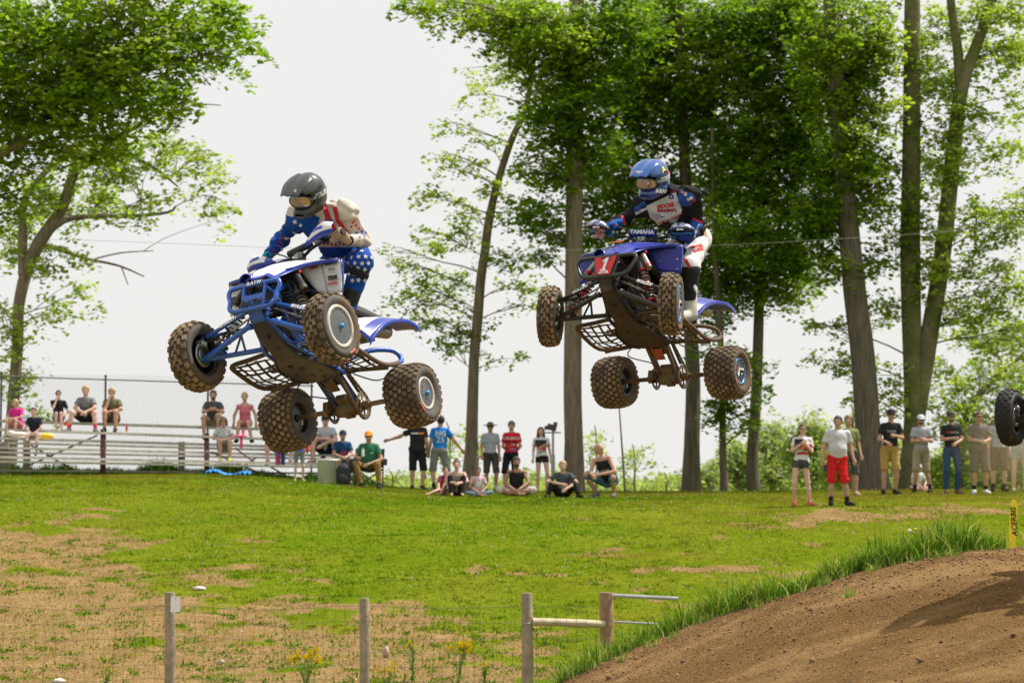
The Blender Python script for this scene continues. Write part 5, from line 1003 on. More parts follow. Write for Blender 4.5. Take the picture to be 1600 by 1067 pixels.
PA = dict(kind='A', xr=-.55, zr=-.135, zf=-.015, steer=-.10, wf=.17, Rr=.243, rimr=.118, disc_front=True, disc_rear=True,
  sidewall=M('dusty_sidewall', (.085,.075,.065), .85, var=.3, vs=8, mud=.35, ms=5, bump=.2), tread=tyre_tread, tread_floor=tread_floor, rim_in=M('rim_black', (.02,.02,.022), .4, metal=.3, mud=.2), disc=M('grey_disc', (.095,.10,.105), .38, var=.12, mud=.12, ms=6), ring=M('cream_ring', (.50,.46,.40), .5, mud=.15), ring2=M('grey_ring', (.2,.2,.2), .4, metal=.5), bolt=M('bolt_steel', (.4,.4,.4), .3, metal=.8), hub=M('hub_blue', (.05,.22,.55), .3, metal=.3), print_dim=M('print_dim', (.3,.3,.3), .6),
  frame=M('blue_frame', (.012,.095,.46), .32, coat=.5, mud=.10, ms=7), arm=M('blue_frame', ()), bumper=M('blue_frame', ()), engine=M('engine_grey', (.045,.045,.048), .5, metal=.5, mud=.42, ms=12), alu=M('alloy', (.38,.38,.38), .35, metal=.8, mud=.35, ms=14), skid=M('skid_dark', (.030,.034,.045), .36, mud=.12, ms=4), skidp=0,
  bt=.375, bb=.185, wt=.205, wb=.165, vy=(.085,.080), plastic=M('blue_plastic', (.014,.04,.33), .33, coat=.3, mud=.06), hoodtop=M('white_plastic', (.72,.72,.74), .35, coat=.3, mud=.1, ms=6), panel=M('white_panel', (.66,.64,.64), .4, mud=.16, ms=5), inner=M('black_plastic', ()), lamp=M('bronze_lens', (.12,.08,.06), .15, metal=.6), tail=M('white_plastic', ()), seat=M('seat_black', (.02,.02,.022), .7, bump=.2),
  nerf=M('muddy_bar', (.06,.045,.035), .7, mud=.68, ms=10), heel=M('blue_frame', ()), net=M('muddy_webbing', (.03,.024,.02), .9, mud=.5, ms=18), pipe=M('header_pipe', (.22,.17,.12), .35, metal=.8, mud=.35), shock=M('shock_black', (.03,.03,.03), .3, metal=.5, mud=.2), spring=M('spring_black', (.03,.028,.026), .45, metal=.3, mud=.35), spring2=M('spring_black', ()), collar=M('collar_black', (.06,.055,.055), .4, metal=.4, mud=.3), collar2=M('print_white', ()), knuckle=M('engine_grey', ()), steel=M('brake_steel', (.30,.30,.30), .3, metal=.9), caliper=M('caliper_alloy', (.5,.5,.5), .4, metal=.7, mud=.2),
  swing=M('swing_blue', (.012,.022,.09), .45, mud=.3, ms=8), carrier=M('muddy_alloy', (.16,.12,.08), .6, metal=.4, mud=.6), axle=M('bronze_axle', (.26,.19,.12), .38, metal=.7, mud=.3, ms=14), sprocket=M('brass_sprocket', (.34,.25,.13), .4, metal=.7, mud=.3), discbrown=M('brown_disc', (.10,.085,.07), .4, metal=.7, mud=.35), chain=M('chain_dark', (.12,.09,.06), .5, metal=.5, mud=.3), link=M('muddy_alloy', ()),
  bar=dict(L=(.25,.37,.86), R=(.06,-.37,.80), C=(.15,0,.85)), lever=M('black_metal', ()), guard=[(-.19,-.03,-.055,.0),(-.10,.03,-.05,.02),(.0,.065,-.045,.02),(.075,.045,-.03,-.01)], guard_edge=M('blue_plastic', ()), guard_face=M('white_plastic', ()), gtx=.046, gtc=-.035, gtz=.018, gtext='ACERBIS', gtm=MC['print_blue'], pad=.026, padm=MC['black_plastic'])
PB = dict(PA); 
PB.update(kind='B', zr=-.17, zf=-.02, steer=.30, wf=.15, Rr=.232, rimr=.112, disc_front=True,
  sidewall=M('brown_sidewall', (.10,.07,.045), .85, var=.3, vs=8, mud=.45, ms=5, bump=.2), disc=M('black_disc', (.03,.03,.035), .4, mud=.1), ring=M('blue_ring', (.08,.2,.42), .35, metal=.5, mud=.2), hub=M('hub_black', (.03,.03,.03), .4), graphic=True,
  frame=M('black_frame', (.018,.017,.016), .35, mud=.30, ms=8), arm=M('black_arm', (.02,.019,.018), .35, mud=.22, ms=8), bumper=M('bumper_black', (.03,.029,.028), .35, mud=.05), skid=M('skid_mud', (.030,.024,.019), .55, mud=.42, ms=9, mudcol=(.075,.048,.028)), bt=.395, bb=.215, wt=.262, wb=.195, vy=(.105,.075),
  plastic=M('royal_blue', (.006,.018,.30), .33, coat=.3, mud=.04), hoodtop=M('royal_blue', ()), panel=M('royal_blue2', (.010,.016,.26), .4, mud=.06), tail=M('royal_blue', ()), lamp=M('lamp_dark', (.02,.02,.05), .2), nerf=M('muddy_bar2', (.16,.10,.06), .75, mud=.75, ms=10), heel=M('muddy_bar2', ()), net=M('muddy_webbing2', (.05,.035,.025), .9, mud=.6, ms=18),
  shock=M('shock_silver', (.30,.27,.25), .3, metal=.7, mud=.2), spring=M('spring_black', ()), spring2=M('spring_orange', (.55,.06,.02), .4, mud=.3), collar=M('red_anod', ()), collar2=M('red_band', (.55,.02,.03), .4), swing=M('swing_brown', (.10,.065,.04), .6, mud=.6), link=M('orange_brown', (.35,.07,.03), .5, mud=.3), axle=M('muddy_axle', (.20,.12,.07), .6, metal=.4, mud=.5), sprocket=M('muddy_sprocket', (.18,.12,.08), .5, metal=.5, mud=.4),
  bar=dict(L=(.10,.375,.80), R=(.27,-.375,.84), C=(.17,0,.83)), lever=M('lever_blue', (.03,.22,.42), .4, metal=.5), guard=[(-.11,.0,-.03,.01),(-.05,.055,-.012,.035),(.04,.062,-.005,.035),(.11,.035,.005,-.01)], guard_edge=MC['black_plastic'], guard_face=M('patterned_guard', (.04,.06,.22), .4, col2=(.55,.57,.68), vs=70), gtx=.062, gtc=0., gtz=-.005, gtext='cycra', gtm=MC['print_white'], pad=.036, padm=M('royal_blue', ()))
def rmat(w):
    R, t = w; m = Matrix(R).to_4x4(); m.translation = Vector(t); return m
RA = ([[-0.4436,0.8958,-0.0279],[-0.8586,-0.4158,0.2999],[0.257,0.157,0.9536]], (-1.427,18.1297,0.838))
RB = ([[-0.4698,0.8779,0.0928],[-0.8298,-0.4751,0.2927],[0.3011,0.0605,0.9517]], (1.086,21.0208,1.239))
TA, TB_ = rmat(RA), rmat(RB)
qa = quad(PA); qa.matrix_world = TA; tag(qa, 'blue framed sport quad with a RATH bumper plate, airborne at the left', 'quad bike')
qb = quad(PB); qb.matrix_world = TB_; tag(qb, 'royal blue sport quad with red number 1 plate, airborne at the right', 'quad bike')
# ------------------------------------------------------------------ people: smooth bodies from blended limbs
class Body:
    def __init__(s): s.p = []
    def cone(s, a, b, ra, rb, k=.02, flat=None): s.p.append(('c', np.array(a, float), np.array(b, float), ra, rb, k, flat)); return s
    def ell(s, c, r, k=.02, R=None, cut=None): s.p.append(('e', np.array(c, float), np.array(r, float), R, None, k, cut)); return s
    def sub(s, c, r, R=None, k=.01, box=False): s.p.append(('s', np.array(c, float), np.array(r, float), R, box, k, None)); return s
    def grid(s, h):
        lo = []; hi = []
        for q in s.p:
            if q[0] == 'c': m = max(q[3], q[4])+.02; lo += [np.minimum(q[1], q[2])-m]; hi += [np.maximum(q[1], q[2])+m]
            elif q[0] == 'e': m = q[2].max()+.02; lo += [q[1]-m]; hi += [q[1]+m]
        lo = np.min(lo, 0)-2*h; hi = np.max(hi, 0)+2*h; n = np.ceil((hi-lo)/h).astype(int)+1; D = np.full(n, .5, np.float32)
        ax = [lo[i]+np.arange(n[i])*h for i in range(3)]
        for t, A, Bv, c, d, k, e in s.p:
            if t == 'c': m = max(c, d)+k+2*h; l, u = np.minimum(A, Bv)-m, np.maximum(A, Bv)+m
            else: m = Bv.max()*1.05+k+2*h; l, u = A-m, A+m
            i0 = np.clip(np.floor((l-lo)/h).astype(int), 0, n); i1 = np.clip(np.ceil((u-lo)/h).astype(int)+1, 0, n)
            if (i1 <= i0).any(): continue
            X = ax[0][i0[0]:i1[0], None, None]; Y = ax[1][None, i0[1]:i1[1], None]; Z = ax[2][None, None, i0[2]:i1[2]]
            if t == 'c':
                v = Bv-A; L2 = v@v+1e-12; q = np.clip(((X-A[0])*v[0]+(Y-A[1])*v[1]+(Z-A[2])*v[2])/L2, 0, 1)
                f = np.sqrt((X-A[0]-q*v[0])**2+(Y-A[1]-q*v[1])**2+(Z-A[2]-q*v[2])**2)-(c+(d-c)*q)
                if e is not None:
                    L = math.sqrt(L2); w_ = ((X-A[0])*v[0]+(Y-A[1])*v[1]+(Z-A[2])*v[2])/L-L*e; f = np.maximum(f, w_)
            else:
                X2, Y2, Z2 = X-A[0], Y-A[1], Z-A[2]
                if c is not None: X2, Y2, Z2 = (X2*c[0][j]+Y2*c[1][j]+Z2*c[2][j] for j in range(3))
                if t == 's' and d: f = np.maximum(np.maximum(np.abs(X2)-Bv[0], np.abs(Y2)-Bv[1]), np.abs(Z2)-Bv[2])
                else:
                    k0 = np.sqrt((X2/Bv[0])**2+(Y2/Bv[1])**2+(Z2/Bv[2])**2); k1 = np.sqrt((X2/Bv[0]**2)**2+(Y2/Bv[1]**2)**2+(Z2/Bv[2]**2)**2)+1e-6; f = k0*(k0-1)/k1
                if t == 'e' and e is not None:
                    for (pn, po) in e: f = np.maximum(f, (X-po[0])*pn[0]+(Y-po[1])*pn[1]+(Z-po[2])*pn[2])
            sl = D[i0[0]:i1[0], i0[1]:i1[1], i0[2]:i1[2]]
            if t == 's': hh = np.clip(.5+.5*(f+sl)/k*-1+0*f, 0, 1); D[i0[0]:i1[0], i0[1]:i1[1], i0[2]:i1[2]] = np.maximum(sl, -f)
            else: hh = np.maximum(k-np.abs(sl-f), 0)/k; D[i0[0]:i1[0], i0[1]:i1[1], i0[2]:i1[2]] = np.minimum(sl, f)-hh*hh*k*.25
        return D, lo, h, ax
    def mesh(s, h, wr=0, wf=18., cuts=()):
        D, lo, h, ax = s.grid(h)
        if wr:
            X, Y, Z = ax[0][:, None, None], ax[1][None, :, None], ax[2][None, None, :]
            D = D+wr*(np.sin(X*wf+3*np.sin(Z*wf*.7+X*9))*np.sin(Z*wf*1.3+2*np.sin(Y*wf*.9))+.6*np.sin(Y*wf*1.7+Z*wf*.8))
        for (pn, po) in cuts: D = np.maximum(D, (ax[0][:, None, None]-po[0])*pn[0]+(ax[1][None, :, None]-po[1])*pn[1]+(ax[2][None, None, :]-po[2])*pn[2])
        I = D < 0; C = [(a, b, c) for a in (0, 1) for b in (0, 1) for c in (0, 1)]
        n = np.array(D.shape)-1; cnt = sum(I[a:a+n[0], b:b+n[1], c:c+n[2]].astype(np.int8) for a, b, c in C); act = (cnt > 0) & (cnt < 8); P = np.argwhere(act); idx = -np.ones(n, np.int32); idx[act] = np.arange(len(P))
        vals = [D[P[:, 0]+a, P[:, 1]+b, P[:, 2]+c] for a, b, c in C]; sm = np.zeros((len(P), 3)); ct = np.zeros(len(P))
        for i, ca in enumerate(C):
            for j, cb in enumerate(C):
                if j > i and sum(abs(ca[q]-cb[q]) for q in range(3)) == 1:
                    va, vb = vals[i], vals[j]; x = (va < 0) != (vb < 0); t = np.where(x, va/np.where(x, va-vb, 1), 0)[:, None]; sm += np.where(x[:, None], np.array(ca)+t*(np.array(cb)-np.array(ca)), 0); ct += x
        V = (P+sm/ct[:, None])*h+lo; Fs = []
        for axn in range(3):
            o = [0, 0, 0]; o[axn] = 1; A = I[:n[0]+1-o[0], :n[1]+1-o[1], :n[2]+1-o[2]]; Bq = I[o[0]:, o[1]:, o[2]:]; e = np.argwhere(A != Bq); b, c = (axn+1) % 3, (axn+2) % 3
            e = e[(e[:, b] > 0) & (e[:, c] > 0) & (e[:, b] < n[b]) & (e[:, c] < n[c]) & (e[:, axn] < n[axn])]; q = []
            for db, dc in ((1, 1), (0, 1), (0, 0), (1, 0)): z = e.copy(); z[:, b] -= db; z[:, c] -= dc; q.append(idx[z[:, 0], z[:, 1], z[:, 2]])
            q = np.stack(q, 1); fl = ~A[e[:, 0], e[:, 1], e[:, 2]]; q[fl] = q[fl][:, ::-1]; Fs.append(q)
        Fa = np.concatenate(Fs); return V, Fa[(Fa >= 0).all(1)]
def v3(*a): return np.array(a, float)
def nrm_(v): v = np.array(v, float); return v/(np.linalg.norm(v)+1e-9)
def basis(f, up=(0,0,1)):
    """rows: forward, left, up"""
    f = nrm_(f); l = nrm_(np.cross(up, f)); return np.array([f, l, np.cross(f, l)])
def hand(B, wr, dirn, palm, s=1., curl=.6, side=1, r=.0095):
    """wr: wrist, dirn: towards the knuckles, palm: palm normal; fingers curl to the palm"""
    d = nrm_(dirn); pn = nrm_(np.array(palm)-d*np.dot(palm, d)); ac = np.cross(d, pn)*side; wr = np.array(wr)
    B.cone(wr, wr+d*.03*s, .026*s, .03*s, .02); B.ell(wr+d*.055*s, (.034*s,.034*s,.018*s), .015, np.array([d, ac, pn]).T)
    for i, (o, L) in enumerate(((-.030, .068), (-.010, .078), (.010, .074), (.028, .058))):
        a = wr+d*.08*s+ac*o*s; c1 = curl; p1 = a+(d*math.cos(c1*.6)+pn*math.sin(c1*.6))*L*.45*s; p2 = p1+(d*math.cos(c1*1.6)+pn*math.sin(c1*1.6))*L*.33*s; p3 = p2+(d*math.cos(c1*2.5)+pn*math.sin(c1*2.5))*L*.25*s
        B.cone(a-d*.015*s, p1, r*1.05*s, r*s, .004); B.cone(p1, p2, r*s, r*.92*s, .003); B.cone(p2, p3, r*.92*s, r*.8*s, .003)
    t0 = wr+d*.03*s-ac*.026*s; t1 = t0-ac*.022*s+d*.028*s+pn*.014*s; t2 = t1+d*.03*s+pn*.016*s+ac*.008*s; B.cone(t0, t1, .014*s, .0115*s, .01); B.cone(t1, t2, .0115*s, .009*s, .004)
SKIN = {'f': (.56,.33,.24), 'm': (.46,.26,.18), 'd': (.34,.19,.125), 'p': (.62,.38,.30), 't': (.50,.28,.19)}
def skin(k): return M('skin_'+k, SKIN[k], .55, var=.06, spec=.35)
def cloth(name, c, **k): return M('cloth_'+name, c, .9, bump=.15, bs=60, spec=.2, var=.07, vs=9, **k)
HAIR = {'blond': (.42,.29,.13), 'brown': (.09,.05,.03), 'dark': (.025,.018,.014), 'red': (.28,.12,.05), 'grey': (.35,.33,.31)}
STAND = dict(pel=(0,0,.96), che=(0,-.01,1.26), nek=(0,.0,1.47), hed=(0,-.02,1.635), sA=(-.158,.0,1.405), eA=(-.215,.02,1.14), wA=(-.235,-.07,.90), sB=(.158,0,1.405), eB=(.215,.02,1.14), wB=(.235,-.07,.90), hA=(-.09,0,.92), kA=(-.11,-.02,.50), aA=(-.12,.02,.09), tA=(-.15,-.13,.03), hB=(.09,0,.92), kB=(.11,-.02,.50), aB=(.12,.02,.09), tB=(.15,-.13,.03))
CROSS = dict(eA=(-.215,-.06,1.16), wA=(-.02,-.24,1.16), eB=(.215,-.06,1.16), wB=(.03,-.22,1.20))
CLASP = dict(eA=(-.215,-.05,1.16), wA=(-.06,-.26,1.15), eB=(.215,-.05,1.16), wB=(.06,-.25,1.18))
CLAP = dict(eA=(-.22,-.10,1.18), wA=(-.03,-.25,1.33), eB=(.20,-.10,1.16), wB=(.05,-.25,1.30))
SIT = dict(pel=(0,.0,.11), che=(0,-.06,.38), nek=(0,-.11,.58), hed=(0,-.16,.74), sA=(-.155,-.08,.52), eA=(-.22,-.20,.28), wA=(-.06,-.36,.22), sB=(.155,-.08,.52), eB=(.22,-.20,.28), wB=(.06,-.36,.22), hA=(-.09,0,.10), kA=(-.14,-.43,.12), aA=(-.13,-.43,-.33), tA=(-.14,-.58,-.39), hB=(.09,0,.10), kB=(.14,-.43,.12), aB=(.13,-.43,-.33), tB=(.14,-.58,-.39))
XLEG = dict(SIT, pel=(0,0,.12), hA=(-.10,0,.11), hB=(.10,0,.11), kA=(-.36,-.26,.13), aA=(.05,-.38,.06), tA=(.17,-.40,.05), kB=(.36,-.26,.13), aB=(-.05,-.30,.07), tB=(-.17,-.34,.05), eA=(-.26,-.16,.30), wA=(-.09,-.34,.17), eB=(.26,-.16,.30), wB=(.09,-.34,.17))
KUP = dict(SIT, pel=(0,0,.11), che=(0,-.10,.36), nek=(0,-.17,.55), hed=(0,-.22,.71), sA=(-.17,-.14,.50), sB=(.17,-.14,.50), hA=(-.09,-.02,.10), hB=(.09,-.02,.10), kA=(-.15,-.38,.42), aA=(-.12,-.52,.06), tA=(-.13,-.66,.03), kB=(.15,-.38,.42), aB=(.12,-.52,.06), tB=(.13,-.66,.03), eA=(-.24,-.30,.34), wA=(-.06,-.52,.30), eB=(.24,-.30,.34), wB=(.06,-.52,.30))
NP_ = [0]
def person(label, loc, pose, o, yaw=0., sc=1., over=None, group='spectators watching the race', look=None, h=.0105):
    """o: outfit. Pose is facing -y; A is the picture's left side when facing the camera"""
    J = {k: np.array(v, float) for k, v in {**STAND, **pose, **(over or {})}.items()}
    rl = random.Random(label); ln = rl.uniform(-.035, .035); hp = rl.uniform(-.025, .025)
    if pose.get('pel') is None or pose['pel'] == STAND['pel']:
        for k_ in ('che', 'nek', 'hed', 'sA', 'sB', 'eA', 'eB', 'wA', 'wB'): J[k_] = J[k_]+np.array([ln*(J[k_][2]-.9)*1.6+hp, rl.uniform(-.01, .01) if k_[0] in 'ew' else 0, 0])
        J['pel'] = J['pel']+v3(hp, 0, 0)
        q_ = rl.choice('AB'); J['k'+q_] = J['k'+q_]+v3(.03*(-1 if q_ == 'A' else 1), -.05, 0); J['t'+q_] = J['t'+q_]+v3(.03*(-1 if q_ == 'A' else 1), 0, 0)
    fat = o.get('fat', 1.); fem = o.get('fem', 0); kid = o.get('kid', 0); hs = 1.0+.28*kid
    root_o = None; B = Body(); pe, ch, ne, he = J['pel'], J['che'], J['nek'], J['hed']
    sp = nrm_(ne-pe); fwd = nrm_(np.cross(np.array([1.,0,0]), sp)); lat = nrm_(J['sB']-J['sA']); fwd = nrm_(np.cross(sp, lat)); fwd = -fwd if fwd[1] > 0 else fwd
    R = np.array([lat, fwd, sp]).T
    def torso(B, e, flo=0):
        B.ell(ch+sp*.03, ((.142-.02*fem)*fat+e, (.105+.01*(fat-1))*fat+e, .19+e), .05, R)
        B.ell((ch+pe)/2+fwd*.015*(fat-1)*6, ((.135-.015*fem)*fat+e, .10*fat*fat+e, .17+e), .05, R); B.ell(pe, ((.155+.008*fem)*min(fat, 1.15)+e, .115*fat+e, .12+e), .05, R)
        B.cone(J['sA']+(ne-J['sA'])*.02, J['sB']+(ne-J['sB'])*.02, .047+e, .047+e, .06)
        if fem and not kid: 
            for q in (-1, 1): B.ell(ch+lat*q*.068+fwd*.085+sp*.03, (.06+e*.6,.05+e*.6,.055+e*.6), .03, R)
    torso(B, 0)
    B.cone(ch+(ne-ch)*.75, he-(he-ne)*.25, .058-.008*fem, .052-.008*fem, .03)
    # head: skull, jaw, nose, ears
    lk = nrm_(look if look is not None else (0,-1,-.05)); Hb = basis(lk); Hf, Hl, Hu = Hb; HR = np.array([Hf, Hl, Hu]).T
    hh = 1.01+.05*(1-fem)-.06*kid
    B.ell(he+Hu*.02-Hf*.012, (.096*hh,.074*hh,.092*hh), .02, HR); B.ell(he+Hf*.018-Hu*.04, (.07*hh,.056*hh,.062*hh), .025, HR); B.ell(he+Hf*.045-Hu*.078, (.026,.028,.02), .02, HR)
    B.cone(he+Hf*.082*hh+Hu*.012, he+Hf*.102*hh-Hu*.018, .008, .012, .012)
    for q in (-1, 1): B.ell(he+Hl*q*.075*hh-Hf*.01, (.018,.009,.028), .006, HR); B.ell(he+Hl*q*.03+Hf*.072*hh+Hu*.022, (.014,.022,.008), .012, HR)
    B.ell(he+Hf*.08*hh-Hu*.045, (.012,.024,.008), .008, HR)
    lt = 1.-.08*fem-.18*kid; la = lt*(1+.25*(fat-1))
    for q in 'AB':
        s_, e_, w_ = J['s'+q], J['e'+q], J['w'+q]; B.cone(s_, e_, .047*la, .039*la, .03); B.cone(e_, w_, .042*la, .027*lt, .02)
        if not o.get('nohands'): hand(B, w_, nrm_(w_-e_)+np.array(o.get('hd'+q, (0,0,0))), o.get('hp'+q, (0,1,-.2) if q == 'A' else (0,1,-.2)), s=.95*lt, curl=o.get('curl', .5), side=1 if q == 'A' else -1)
        a_, k_, n_, t_ = J['h'+q], J['k'+q], J['a'+q], J['t'+q]
        B.cone(a_, k_, .085*la, .057*lt, .04); B.cone(k_, k_+(n_-k_)*.35, .056*lt, .054*lt, .02); B.cone(k_+(n_-k_)*.35, n_, .054*lt, .036*lt, .02); B.cone(n_-v3(0,0,.02), t_, .036*lt, .030*lt, .02)
    V, Fa = B.mesh(h*sc**0); body = npmesh('person', V, Fa, skin(o.get('skin', 'm')), smooth=True); NP_[0] += len(Fa)
    def child(nm, B_, m, hh_=h, wr=.003, cuts=()):
        V, Fa = B_.mesh(hh_, wr, cuts=cuts); NP_[0] += len(Fa); return npmesh(nm, V, Fa, m, body, smooth=True)
    # ---- shirt
    top = o.get('top')
    if top:
        T = Body(); e = .016; torso(T, e); hem = pe-sp*(o.get('hem', .13))
        if o.get('tank'):
            pass
        else:
            for q in 'AB': sl = o.get('sleeve', .62); s_, e_ = J['s'+q], J['e'+q]; T.cone(s_, s_+(e_-s_)*max(sl, .15), .060*la, .060*la+.012, .03, flat=1.)
            if o.get('sleeve', 0) > 1:
                for q in 'AB': T.cone(J['e'+q], J['w'+q], .055*la, .036*la, .02)
        cuts = [(tuple(-sp), tuple(hem)), (tuple(sp), tuple(ne+sp*(.045 if not o.get('tank') else -.05)))]
        if pose is not STAND and 'pel' in pose: cuts[0] = (tuple(-sp), tuple(pe-sp*.06))
        sh = child('shirt' if not o.get('tank') else 'tank_top', T, cloth(*o['top']) if isinstance(o['top'][0], str) else o['top'], wr=.0045, cuts=cuts)
        if o.get('tank'):
            for q in (-1, 1): g = G(); a = ne+lat*q*.075; g.tube([ch+sp*.10+lat*q*.085+fwd*.105*fat, a+sp*-.015+fwd*.03, a-fwd*.05-sp*.01, ch+sp*.10+lat*q*.085-fwd*.10*fat], .016, 6, smoothpath=3); g.build('shoulder_strap', cloth(*o['top']), body)
        if o.get('print') or o.get('stripe'):
            bv = BVHTree.FromPolygons([tuple(v) for v in sh.data.vertices[:] and [x.co for x in sh.data.vertices]], [tuple(p.vertices) for p in sh.data.polygons])
            back = o.get('back', 0); dr = fwd*(-1 if back else 1)
            for (kind, cx, cz, w_, h_, mt, tx) in o.get('print', []):
                org = (ch+pe)/2+sp*(.12+cz)+lat*cx; u = lat*(-1 if back else 1); pts = []
                if kind == 't': decal_text(tx, h_, org+dr*.4, u+sp*.0+(sp*w_ if w_ else 0), sp, -dr, bv, M(*mt), body)
                else: decal_quad(org+dr*.4, u*w_/2, sp*h_/2, u*tx*h_*2, -dr, bv, M(*mt), body)
    # ---- bottoms
    bot = o.get('bot')
    if bot:
        T = Body(); e = .014; T.ell(pe, (.155*min(fat,1.2)+e+.004, .115*fat+e+.004, .12+e), .04, R, cut=[(tuple(sp), tuple(pe+sp*.09))]); L = o.get('leg', .95)
        for q in 'AB':
            a_, k_, n_ = J['h'+q], J['k'+q], J['a'+q]
            if L <= 1.2: en = a_+(k_-a_)*min(L, 1.02); T.cone(a_, en, .098*la, (.085 if L > .6 else .088)*la, .03, flat=1.)
            else: T.cone(a_, k_, .096*la, .070*lt, .03); T.cone(k_, k_+(n_-k_)*min(1, L-1), .070*lt, .055*lt, .02, flat=1.)
            if 1.02 < L <= 1.2: T.cone(k_, k_+(n_-k_)*(L-1), .083*la, .078*la, .02, flat=1.)
        child('shorts' if L <= 1.2 else 'trousers', T, cloth(*bot), wr=.005)
    # ---- shoes
    for q in 'AB':
        n_, t_ = J['a'+q], J['t'+q]
        if o.get('sock'): T = Body(); k_ = J['k'+q]; T.cone(n_+(k_-n_)*o.get('sockh', .22), n_-v3(0,0,.02), .046*lt, .044*lt, .01, flat=None); child('sock', T, cloth(*o['sock']), wr=0)
        if o.get('shoe'):
            T = Body(); d = nrm_(t_-n_+v3(0,0,.03)); T.cone(n_-v3(0,0,.035)-d*.03, t_+d*.01-v3(0,0,.0), .050*lt, .042*lt, .03); T.cone(n_, n_-v3(0,0,.03), .046*lt, .048*lt, .02); child('shoe', T, cloth(*o['shoe']), wr=0)
    # ---- hair, hats, glasses
    if o.get('hair'):
        hc, st_ = o['hair']; m = M('hair_'+hc, HAIR[hc], .6, var=.35, vs=30, bump=.6, bs=60); T = Body(); q = hh
        T.ell(he+Hu*.028-Hf*.018, (.105*q,.086*q,.10*q), .01, HR, cut=[(tuple(nrm_(Hf*.75-Hu*.66)), tuple(he+Hf*.052*q+Hu*.05))])
        if st_ == 'long': 
            for x in (-1, 1): T.cone(he+Hl*x*.062+Hu*.03-Hf*.02, he+Hl*x*.082-Hu*.12-Hf*.01, .038, .034, .03); T.cone(he+Hl*x*.082-Hu*.12-Hf*.01, he+Hl*x*.10-Hu*.24+Hf*.015, .034, .014, .03)
            T.cone(he-Hf*.06, he-Hf*.06-Hu*.22, .06, .04, .03)
        if st_ == 'bob':
            for x in (-1, 1): T.cone(he+Hl*x*.065+Hu*.03-Hf*.01, he+Hl*x*.082-Hu*.09, .034, .026, .03)
        if st_ == 'bun': T.ell(he+Hu*.135-Hf*.03, (.04,.045,.035), .02, HR)
        if st_ == 'tail': T.cone(he-Hf*.08+Hu*.02, he-Hf*.10-Hu*.14+Hl*o.get('tx', -.06), .032, .02, .02); T.cone(he-Hf*.10-Hu*.14+Hl*o.get('tx', -.06), he-Hf*.06-Hu*.18+Hl*o.get('tx', -.06)*2.2, .02, .01, .02)
        child('hair', T, m, .009, wr=.003)
    if o.get('beard'): T = Body(); T.ell(he+Hf*.032-Hu*.062, (.062,.06,.045), .02, HR, cut=[(tuple(nrm_(Hu*1.-Hf*.25)), tuple(he-Hu*.048+Hf*.05))]); child('beard', T, M('hair_'+o['beard'], HAIR[o['beard']], .8), .009, wr=.002)
    if o.get('cap'):
        m = cloth(*o['cap']); T = Body(); T.ell(he+Hu*.032-Hf*.012, (.108*hh,.088*hh,.095*hh), .01, HR, cut=[(tuple(-Hu), tuple(he+Hu*.038))]); c = child('cap', T, m, .009, wr=0)
        if o.get('brim'):
            g = G(); g.lathe([(.08,.045),(.15,.030),(.19,.045),(.19,.052),(.15,.038),(.08,.053)], 24, 'z', c=(0,0,0), closed=True, R=Matrix(HR)); g.v = [tuple(np.array(v)+he) for v in g.v]; g.build('hat_brim', m, body)
        elif not o.get('capback'):
            g = G(); g.sheet([[tuple(he+Hf*(.085*hh)*math.cos(a)+Hl*.082*math.sin(a)*hh+Hu*.045) for a in (-1.1,-.55,0,.55,1.1)],[tuple(he+Hf*(.125+.035*math.cos(a*1.3))*math.cos(a*.6)+Hl*.07*math.sin(a*1.1)+Hu*.030) for a in (-1.1,-.55,0,.55,1.1)]], .005); g.build('cap_peak', m, body)
    if o.get('glasses'):
        g = G()
        for x in (-1, 1): g.ell(he+Hf*.083*hh+Hl*x*.034+Hu*.014, (.010,.027,.018), 10, 6, R=Matrix(HR)); g.tube([tuple(he+Hf*.07+Hl*x*.06+Hu*.018), tuple(he+Hl*x*.078-Hf*.01+Hu*.012)], .004, 4)
        g.tube([tuple(he+Hf*.095*hh+Hl*.02+Hu*.018), tuple(he+Hf*.095*hh-Hl*.02+Hu*.018)], .005, 4)
        g.build('sunglasses', M('lens_%s' % o['glasses'], {'dark': (.015,.012,.012), 'blue': (.02,.15,.35), 'teal': (.02,.25,.22)}[o['glasses']], .15), body)
    else:
        for x in (-1, 1): g = G(); g.ell(he+Hf*.083*hh+Hl*x*.031+Hu*.010, (.007,.012,.006), 8, 5, R=Matrix(HR)); g.build('eye', M('eye_dark', (.03,.02,.015), .3), body)
    g = G(); g.ell(he+Hf*.0885*hh-Hu*.045, (.006,.021,.005), 8, 4, R=Matrix(HR)); g.build('mouth', M('lips', (.35,.12,.10), .5), body)
    if o.get('extra'): o['extra'](body, J, dict(sp=sp, fwd=fwd, lat=lat, he=he, Hf=Hf, Hl=Hl, Hu=Hu))
    body.location = loc; body.rotation_euler = (0, 0, yaw); body.scale = (sc, sc, sc); tag(body, label, 'person', group); return body
def decal_mesh(V2, Fs, org, u, v, d, bv, m, parent, name='print', off=.0065):
    V = []; ok = []
    for (x, y) in V2:
        p = Vector(np.array(org)+np.array(u)*x+np.array(v)*y); hit, n, i, di = bv.ray_cast(p, Vector(d))
        ok.append(hit is not None and di < .75); V.append(tuple(hit-Vector(d)*off) if hit else (0,0,0))
    Fq = [f for f in Fs if all(ok[i] for i in f)]
    Fq = [f for f in Fq if max((Vector(V[f[i]])-Vector(V[f[i-1]])).length for i in range(len(f))) < .075]
    if not Fq: return None
    me = bpy.data.meshes.new(name); me.from_pydata(V, [], Fq); me.materials.append(m); o = link(name, me, parent); return o
